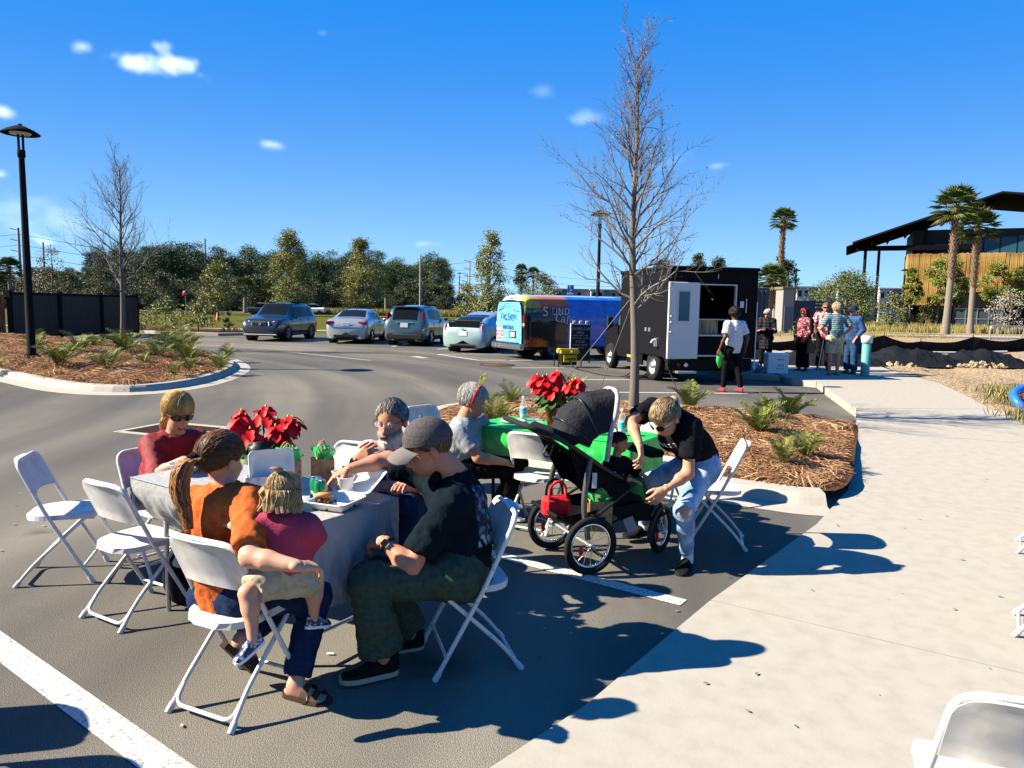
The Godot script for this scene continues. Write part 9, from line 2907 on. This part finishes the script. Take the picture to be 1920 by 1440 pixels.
	t = thing("water_bottle", "clear water bottle on the right end of the green table behind the child", "bottle", table_point(c2, 1.22, 0.30))
	for ch in get_node("water_bottle").get_children(): t.add_child(ch.duplicate(), true)
	var lid := put("foam_box", box_mesh(V(0.22, 0.035, 0.2), 0.012, V(0, 0.02, 0)), mats.foam)
	lid.position = table_point(c2, 1.05, 0.30)
	tag(lid, "closed white foam box on the green table behind the hood", "food container")
	stroller()

	t = thing("backpack", "black bag on the asphalt under the near side of the grey table", "bag", V(-1.83, 0, -4.03), 0.4)
	st = mb()
	ball(st, V(0, 0.15, 0), V(0.12, 0.17, 0.10), Basis(), 10, 14)
	put("body", done(st), cloth("stroller_cloth", Color(0.010, 0.011, 0.013)), t)
	put("strap", tube_mesh(catmull([V(-0.05, 0.27, 0.06), V(-0.07, 0.2, 0.14), V(-0.06, 0.06, 0.12)], 4), 0.012, 6), mats.black_plastic, t)
	put("pocket", box_mesh(V(0.15, 0.13, 0.05), 0.02, V(0, 0.10, 0.085)), mats.rubber, t)
	t = thing("storm_drain", "sunken storm drain grate in a pale frame behind the blonde woman", "drain", V(-4.45, 0.0, -9.62), -0.35)
	for e in [[0, 0.42, 1.0, 0.09], [0, -0.42, 1.0, 0.09], [0.52, 0, 0.09, 0.93], [-0.52, 0, 0.09, 0.93]]: put("frame", box_mesh(V(e[2], 0.012, e[3]), 0.003, V(e[0], 0.004, e[1])), mats.kerb, t)
	for k in 12: put("grate_bar", box_mesh(V(0.035, 0.012, 0.68), 0.002, V(-0.41 + k * 0.075, 0.005, 0)), mat("rust_iron", Color(0.06, 0.03, 0.02), 0.8), t)
	put("pit", box_mesh(V(0.88, 0.004, 0.70), 0, V(0, 0.004, 0)), mats.black_metal, t)
	t = thing("manhole_cover", "rust brown manhole cover in the lot before the blue van", "manhole cover", V(-0.45, 0.003, -21.4))
	put("cover", lathe_mesh([Vector2(0, 0.012), Vector2(0.42, 0.012), Vector2(0.44, 0)], 28), mat("manhole", Color(0.09, 0.045, 0.03), 0.85, 0, texs.concrete_n, 0.4), t)
	put("ring", lathe_mesh([Vector2(0.45, 0.001), Vector2(0.45, 0.010), Vector2(0.52, 0.010), Vector2(0.52, 0.0)], 28), mats.rust_iron, t)

	t = thing("generator", "yellow topped portable generator between van and food truck", "generator", V(1.58, 0, -21.05), 0.2)
	var yel := paint_mat("gen_yellow", Color(0.46, 0.33, 0.008), 0.0)
	put("tank", box_mesh(V(0.58, 0.16, 0.44), 0.04, V(0, 0.46, 0)), yel, t)
	put("panel", box_mesh(V(0.40, 0.20, 0.03), 0.01, V(0.02, 0.26, 0.21)), yel, t)
	for k in 4: put("outlet", lathe_mesh([Vector2(0.035, 0), Vector2(0.03, 0.012), Vector2(0, 0.012)], 12, V(-0.10 + k * 0.08, 0.25, 0.226), Basis(Vector3.RIGHT, PI / 2)), mats.black_plastic, t)
	put("engine", box_mesh(V(0.46, 0.30, 0.34), 0.04, V(0, 0.22, 0)), mats.black_metal, t)
	for s in [-1.0, 1.0]: put("frame_tube", tube_mesh(rounded([V(-0.33, 0.02, s * 0.25), V(-0.33, 0.52, s * 0.25), V(0.33, 0.52, s * 0.25), V(0.33, 0.02, s * 0.25)], 0.05), 0.016, 6), mats.black_metal, t)
	t = thing("sandwich_board", "black menu board in a white frame in front of the van", "sign", V(2.08, 0, -22.75), 0.12)
	put("board", box_mesh(V(0.56, 1.10, 0.03), 0.005, V(0, 0.62, 0)), mat("board_black", Color(0.010, 0.012, 0.016), 0.5), t)
	put("frame", tube_mesh([V(-0.30, 0, 0), V(-0.30, 1.22, 0)], 0.022, 4), mats.white_plastic, t)
	put("frame", tube_mesh([V(0.30, 0, 0), V(0.30, 1.22, 0)], 0.022, 4), mats.black_plastic, t)
	put("frame", tube_mesh([V(-0.30, 1.20, 0), V(0.30, 1.20, 0)], 0.022, 4), mats.white_plastic, t)
	for x in [-0.2, 0.0, 0.2]: put("clip", box_mesh(V(0.09, 0.09, 0.04), 0.01, V(x, 1.255, 0)), mats.white_plastic, t)
	var chalk := mat("chalk", Color(0.32, 0.40, 0.42), 0.8)
	for k in [["SOUND Café", 0.085, 1.06], ["MENU", 0.06, 0.94], ["TRUFFLE FRIES   BBQ", 0.04, 0.85], ["PULLED PORK   BRISKET", 0.04, 0.77], ["$12.00", 0.065, 0.66], ["CHICKEN  SLIDERS", 0.04, 0.56], ["SWEET TEA", 0.04, 0.47]]:
		put("lettering", text_mesh(k[0], k[1], 0.003), chalk, t).position = V(0, k[2], 0.018)
	var cable := catmull([V(1.62, 0.20, -20.85), V(1.75, 0.03, -20.4), V(2.0, 0.012, -19.6), V(2.3, 0.012, -18.6), V(2.75, 0.012, -18.3), V(2.95, 0.16, -18.1), V(3.05, 0.20, -18.2), V(3.1, 0.015, -18.3), V(2.85, 0.015, -17.8), V(3.4, 0.015, -17.6), V(4.0, 0.015, -17.4), V(3.5, 0.02, -17.9), V(2.9, 0.03, -18.2), V(3.3, 0.04, -18.4), V(3.66, 0.5, -18.4), V(3.62, 0.95, -18.45)], 8)
	tag(put("power_cable", tube_mesh(cable, 0.016, 6), mats.rubber), "black power cable looping from the generator to the food truck", "cable")
	for k in 4:
		var ring := []
		for i in 20: ring.append(V(3.05 + 0.28 * cos(TAU * i / 20 + k) + 0.25 * k, 0.02 + 0.02 * k + 0.04 * absf(sin(i * 0.3 + k)), -17.95 + 0.14 * sin(TAU * i / 20 + k)))
		tag(put("cable_coil", tube_mesh(ring, 0.014, 5, true), mats.rubber), "loose black cable coil beside the truck's rear wheel, %s from the left" % ["first", "second", "third", "last"][k], "cable", "cable coils by the truck")
	t = thing("parking_sign", "blue accessible parking sign standing behind the van roof", "sign", V(2.30, 0, -30.0))
	put("post", tube_mesh([Vector3.ZERO, V(0, 2.62, 0)], 0.025, 6), mats.steel, t)
	put("blue_plate", box_mesh(V(0.26, 0.28, 0.01), 0.003, V(0, 2.46, 0.03)), mat("sign_blue", Color(0.01, 0.09, 0.36), 0.4), t)
	st = mb()
	var ring := []
	for i in 13: ring.append(V(-0.005 + 0.055 * cos(-2.6 + i * 0.30), 2.425 + 0.055 * sin(-2.6 + i * 0.30), 0.04))
	tube(st, ring, 0.008, 5)
	tube(st, [V(-0.025, 2.53, 0.04), V(-0.015, 2.45, 0.04), V(0.045, 2.44, 0.04), V(0.07, 2.38, 0.04)], 0.010, 5)
	ball(st, V(-0.03, 2.555, 0.04), V(0.017, 0.017, 0.008), Basis(), 5, 8)
	put("wheelchair_symbol", done(st), mats.white_plastic, t)
	put("white_plate", box_mesh(V(0.26, 0.30, 0.01), 0.003, V(0, 2.15, 0.03)), mats.white_plastic, t)
	put("blue_plate", box_mesh(V(0.24, 0.12, 0.01), 0.003, V(0, 1.92, 0.03)), mats.sign_blue, t)
	for k in 3: put("lettering", text_mesh(["PARKING BY", "PERMIT", "ONLY"][k], 0.045, 0.002), mats.sign_blue, t).position = V(0, 2.235 - k * 0.085, 0.037)

	t = thing("foam_cooler", "white foam cooler box with printed marks on the pavement edge", "cooler", V(6.72, 0.125, -18.75), -0.05)
	put("box", box_mesh(V(0.52, 0.46, 0.40), 0.02, V(0, 0.23, 0)), mats.foam, t)
	put("lid", box_mesh(V(0.55, 0.06, 0.43), 0.015, V(0, 0.485, 0)), mats.foam, t)
	for k in [["OMAHA", 0.04, 0.36], ["□◇▭", 0.05, 0.22], ["KEEP COLD", 0.03, 0.13]]: put("lettering", text_mesh(k[0] if k[0] != "□◇▭" else "[O] []", k[1], 0.002, "Droid Sans", true), mats.board_black, t).position = V(0.06, k[2], 0.201)
	lumps("blue_bag", "shiny pale blue plastic bag on the ground by the dark coat", "bag", V(6.15, 0.14, -19.0), V(0.22, 0.22, 0.12), 16, 0.12, Color(0.10, 0.22, 0.30), Color(0.35, 0.45, 0.50))
	t = thing("green_bag", "translucent green bag in the left hand of the man in the white tee", "bag", V(4.33, 0.50, -15.35), 0.3)
	st = mb()
	grid(st, 14, 10, func(u, v):
		var a: float = u * TAU
		return V(cos(a) * 0.085 * sin(v * PI * 0.93 + 0.1), 0.36 * (1.0 - v), sin(a) * 0.05 * sin(v * PI * 0.93 + 0.1)))
	put("bag", done(st), tissue_mat(), t)
	t = thing("walking_cane", "thin pale cane held by the woman in plaid", "cane", V(8.05, 0.13, -19.35))
	put("shaft", tube_mesh([V(0.0, 0, 0.0), V(0.10, 0.86, 0)], 0.014, 6), mats.steel, t)
	put("grip", tube_mesh([V(0.02, 0.87, 0), V(0.17, 0.87, 0)], 0.02, 6), mats.black_plastic, t)
	paper_bag("small brown paper bag with red print held by the woman in plaid", V(7.78, 0.62, -19.22), 0.1, 0.20, 0.27, 0.08, Color(0.17, 0.10, 0.055), false)
	t = thing("drain_pipe", "teal plastic pipe with white cap standing at the pavement edge", "pipe", V(8.72, 0.1, -18.15))
	put("pipe", lathe_mesh([Vector2(0.105, 0), Vector2(0.105, 0.92), Vector2(0, 0.92)], 20), mat("pipe_teal", Color(0.055, 0.24, 0.24), 0.45), t)
	put("cap", lathe_mesh([Vector2(0.11, 0.86), Vector2(0.128, 0.865), Vector2(0.132, 1.03), Vector2(0.12, 1.04), Vector2(0, 1.03)], 20), mat("pipe_cap", Color(0.50, 0.50, 0.44), 0.5), t)
	var sf := thing("silt_fence", "sagging black silt fence across the bare earth", "fence", Vector3.ZERO)
	var fp := [V(5.0, 0, -29.5), V(8.5, 0, -30), V(12.0, 0, -30.5), V(15.2, 0, -30.2), V(18.0, 0, -32.5), V(20.6, 0, -33.0), V(23.2, 0, -33.6), V(27.5, 0, -35.2), V(31.5, 0, -36.0), V(38, 0, -38)]
	var fh := [0.6, 0.62, 0.62, 0.85, 0.55, 0.78, 0.72, 0.3, 0.45, 0.5]
	var sm := mat("silt_black", Color(0.010, 0.010, 0.011), 0.75, 0, null, 1, texs.crumple, 0.8)
	for k in fp.size() - 1:
		st = mb()
		grid(st, 12, 5, func(u, v):
			var a: Vector3 = fp[k]
			var p := a.lerp(fp[k + 1], u)
			var hh: float = lerpf(fh[k], fh[k + 1], u) * (1.0 - 0.22 * sin(u * PI))
			return p + V(0, -0.05 + hh * v, 0.22 * sin(u * PI) * v + 0.03 * sin(u * 17.0 + k)))
		put("panel", done(st), sm, sf)
		put("stake", box_mesh(V(0.05, fh[k] + 0.18, 0.05), 0.008, fp[k] + V(0, fh[k] * 0.5, -0.05)), mat("stake", Color(0.30, 0.22, 0.13), 0.8, 0, texs.wood_n, 1.0), sf)
	tag(put("white_pipe", tube_mesh([V(15.6, 0.12, -30.0), V(18.5, 0.10, -30.6), V(21.2, 0.13, -31.6)], 0.06, 8), mats.white_plastic), "white pipe lying along the foot of the silt fence", "pipe")
	t = thing("barricade", "pale metal crowd barrier leaning behind the silt fence", "barrier", V(23.3, 0.1, -34.2), -0.15)
	put("frame", tube_mesh(rounded([V(-1.1, 0.05, 0), V(-1.1, 1.1, 0), V(1.1, 1.1, 0), V(1.1, 0.05, 0)], 0.15), 0.03, 6), mats.steel, t)
	for k in 13: put("bar", tube_mesh([V(-0.95 + k * 0.158, 0.15, 0), V(-0.95 + k * 0.158, 1.08, 0)], 0.014, 5), mats.steel, t)
	put("rail", tube_mesh([V(-1.1, 0.15, 0), V(1.1, 0.15, 0)], 0.02, 5), mats.steel, t)
	var nz := FastNoiseLite.new()
	nz.seed = 77
	nz.frequency = 0.55
	nz.fractal_octaves = 4
	var tarp := mat("tarp_black", Color(0.009, 0.011, 0.014), 0.8, 0, null, 1, texs.crumple, 0.9)
	for q in [[12.6, -23.4, 2.1, 1.0, 0.46, "crumpled black tarp over the left earth heap"], [14.9, -23.6, 1.9, 0.9, 0.44, "crumpled black tarp over the right earth heap"], [9.4, -22.2, 2.4, 1.2, 0.42, "flat dusty tarp behind the queue"], [7.0, -24.5, 2.2, 1.2, 0.45, "dusty tarp behind the woman in the dark coat"]]:
		st = mb()
		grid(st, 40, 24, func(u, v):
			var x: float = (u - 0.5) * 2.0
			var y: float = (v - 0.5) * 2.0
			var r: float = sqrt(x * x + y * y)
			var k: float = smoothstep(1.05, 0.15, r)
			return V(x * q[2] * (1.0 + 0.12 * nz.get_noise_2d(y * 4.0, q[0])), 0.06 + q[4] * k * (1.0 + 0.35 * nz.get_noise_2d(x * 5.0 + q[0], y * 3.0)) + 0.16 * absf(nz.get_noise_2d(x * 7.0, y * 9.0 + q[0])) * minf(1.0, k * 3.0), y * q[3]))
		var tp := put("tarp", done(st, true), tarp)
		tp.position = V(q[0], 0.02, q[1])
		tag(tp, q[5], "tarp")
	for q in [[14.3, -22.3, 0.9, 44, "heap of pale dirt clods at the front of the right tarp"], [11.4, -21.9, 0.7, 20, "low heap of dirt clods before the left tarp"], [16.6, -23.0, 0.7, 16, "scattered dirt clods right of the tarps"]]:
		st = mb()
		for k in q[3]:
			var p := V(rng.randfn() * 0.5 * q[2], 0, rng.randfn() * 0.28 * q[2])
			var s := rng.randf_range(0.03, 0.10)
			p.y = 0.05 + 0.22 * q[2] * exp(-p.length_squared() * 2.0) * rng.randf()
			ball(st, p, V(s, s * 0.7, s) * V(rng.randf_range(0.6, 1.4), 1, rng.randf_range(0.6, 1.4)), Basis.from_euler(V(rng.randf(), rng.randf() * 6, rng.randf())), 3, 5, false)
		var dl := put("dirt_heap", done(st), mats.dirt)
		dl.position = V(q[0], 0.03, q[1])
		tag(dl, q[4], "dirt heap")
	tag(put("blue_hose", tube_mesh(catmull([V(8.95, 0.06, -12.55), V(8.72, 0.16, -12.5), V(8.72, 0.30, -12.7), V(8.95, 0.40, -12.9), V(9.6, 0.47, -13.2), V(10.6, 0.4, -13.6)], 6), 0.075, 10), mat("hose_blue", Color(0.012, 0.10, 0.48), 0.4, 0, null, 1, texs.crumple, 0.3)), "bright blue ribbed hose curving in at the right edge", "hose")
	tag(put("orange_cord", tube_mesh(catmull([V(8.6, 0.09, -13.4), V(9.2, 0.12, -13.2), V(10.5, 0.10, -13.3)], 5), 0.012, 5), mat("cord_orange", Color(0.5, 0.12, 0.02), 0.5)), "thin orange cord in the weeds by the blue hose", "cord")

	t = thing("stop_sign", "red stop sign far beyond the lawn", "sign", V(-46.5, 0, -105))
	put("post", tube_mesh([Vector3.ZERO, V(0, 3.0, 0)], 0.05, 6), mats.steel, t)
	put("plate", lathe_mesh([Vector2(0.0, 0.03), Vector2(0.45, 0.03), Vector2(0.45, 0)], 8, V(0, 2.75, 0.05), Basis(Vector3.RIGHT, PI / 2) * Basis(Vector3.UP, PI / 8)), mat("stop_red", Color(0.42, 0.01, 0.015), 0.5), t)
	put("lettering", text_mesh("STOP", 0.26, 0.01, "Droid Sans", true), mats.white_plastic, t).position = V(0, 2.75, 0.10)
	t = thing("traffic_cone", "orange traffic cone on the lawn under the rounded tree", "traffic cone", V(-26.1, 0, -65.2))
	put("cone", lathe_mesh([Vector2(0.16, 0.03), Vector2(0.05, 0.75), Vector2(0, 0.76)], 12), mat("cone_orange", Color(0.50, 0.10, 0.015), 0.5), t)
	put("base", box_mesh(V(0.4, 0.04, 0.4), 0.01, V(0, 0.02, 0)), mats.cone_orange, t)
	t = thing("picnic_table", "pale picnic table beside the slim palm trunk", "table", V(22.3, 0.1, -58), 0.3)
	for k in 5: put("plank", box_mesh(V(2.0, 0.05, 0.15), 0.01, V(0, 0.78, -0.34 + k * 0.17)), mats.stake, t)
	for z in [-0.75, 0.75]: put("bench", box_mesh(V(2.0, 0.05, 0.28), 0.01, V(0, 0.45, z)), mats.stake, t)
	for x in [-0.7, 0.7]:
		for s in [-1.0, 1.0]: put("leg", tube_mesh([V(x, 0, s * 0.7), V(x, 0.76, s * 0.15)], 0.05, 4), mats.stake, t)
	t = thing("loader", "small yellow loader far off beyond the lawn", "machine", V(-38.5, 0, -116))
	put("body", box_mesh(V(3.0, 1.0, 1.6), 0.1, V(0, 1.1, 0)), mats.gen_yellow, t)
	put("cabin", box_mesh(V(1.2, 0.9, 1.3), 0.1, V(-0.4, 2.0, 0)), mats.glass_dark, t)
	for x in [-0.9, 0.9]: put("wheel", tube_mesh([V(x, 0.5, 0.5), V(x, 0.5, 0.9)], 0.5, 14), mats.rubber, t)
	for q in [[-3.9, -7.6, 0.05, "white paper scrap on the asphalt right of the round kerb"], [3.3, -8.1, 0.20, "white paper scrap on the straw at the bed's right edge"], [-0.86, -3.42, 0.0, "pale crumb on the asphalt beneath the grey table"]]:
		var o := put("paper_scrap", box_mesh(V(0.10, 0.010, 0.04), 0.003), mats.paper_white)
		o.position = V(q[0], q[2] + 0.008, q[1])
		o.scale = Vector3.ONE * (0.35 if q[2] == 0.0 else 0.8)
		tag(o, q[3], "paper scrap")
	var mm := MultiMesh.new()
	mm.transform_format = MultiMesh.TRANSFORM_3D
	mm.use_colors = true
	st = mb()
	st.set_smooth_group(-1)
	leaf(st, V(-0.02, 0.004, 0), V(1, 0.08, 0).normalized(), 0.04, 0.02, Vector3.UP)
	mm.mesh = done(st)
	mm.instance_count = 260
	for k in 260:
		var p := V(rng.randf_range(-4.5, 6.5), 0.004, rng.randf_range(-10.0, -2.2))
		if p.x > 0.2 + (-p.z - 2.9) * 0.72: p.y = walk_height(Vector2(p.x, p.z)) + 0.004
		mm.set_instance_transform(k, Transform3D(Basis(Vector3.UP, rng.randf() * TAU).scaled(Vector3.ONE * rng.randf_range(0.25, 1.0)), p))
		mm.set_instance_color(k, Color(0.10, 0.06, 0.03).lerp(Color(0.30, 0.24, 0.16), rng.randf()))
	var lf := MultiMeshInstance3D.new()
	lf.name = "leaf_litter"
	lf.multimesh = mm
	lf.material_override = leafmat("litter", 0.0)
	add_child(lf)
	tag(lf, "small dry leaves and crumbs scattered over asphalt and walkway", "leaf litter", "", "stuff")

func V(x: float, y: float, z: float) -> Vector3:
	return Vector3(x, y, z)
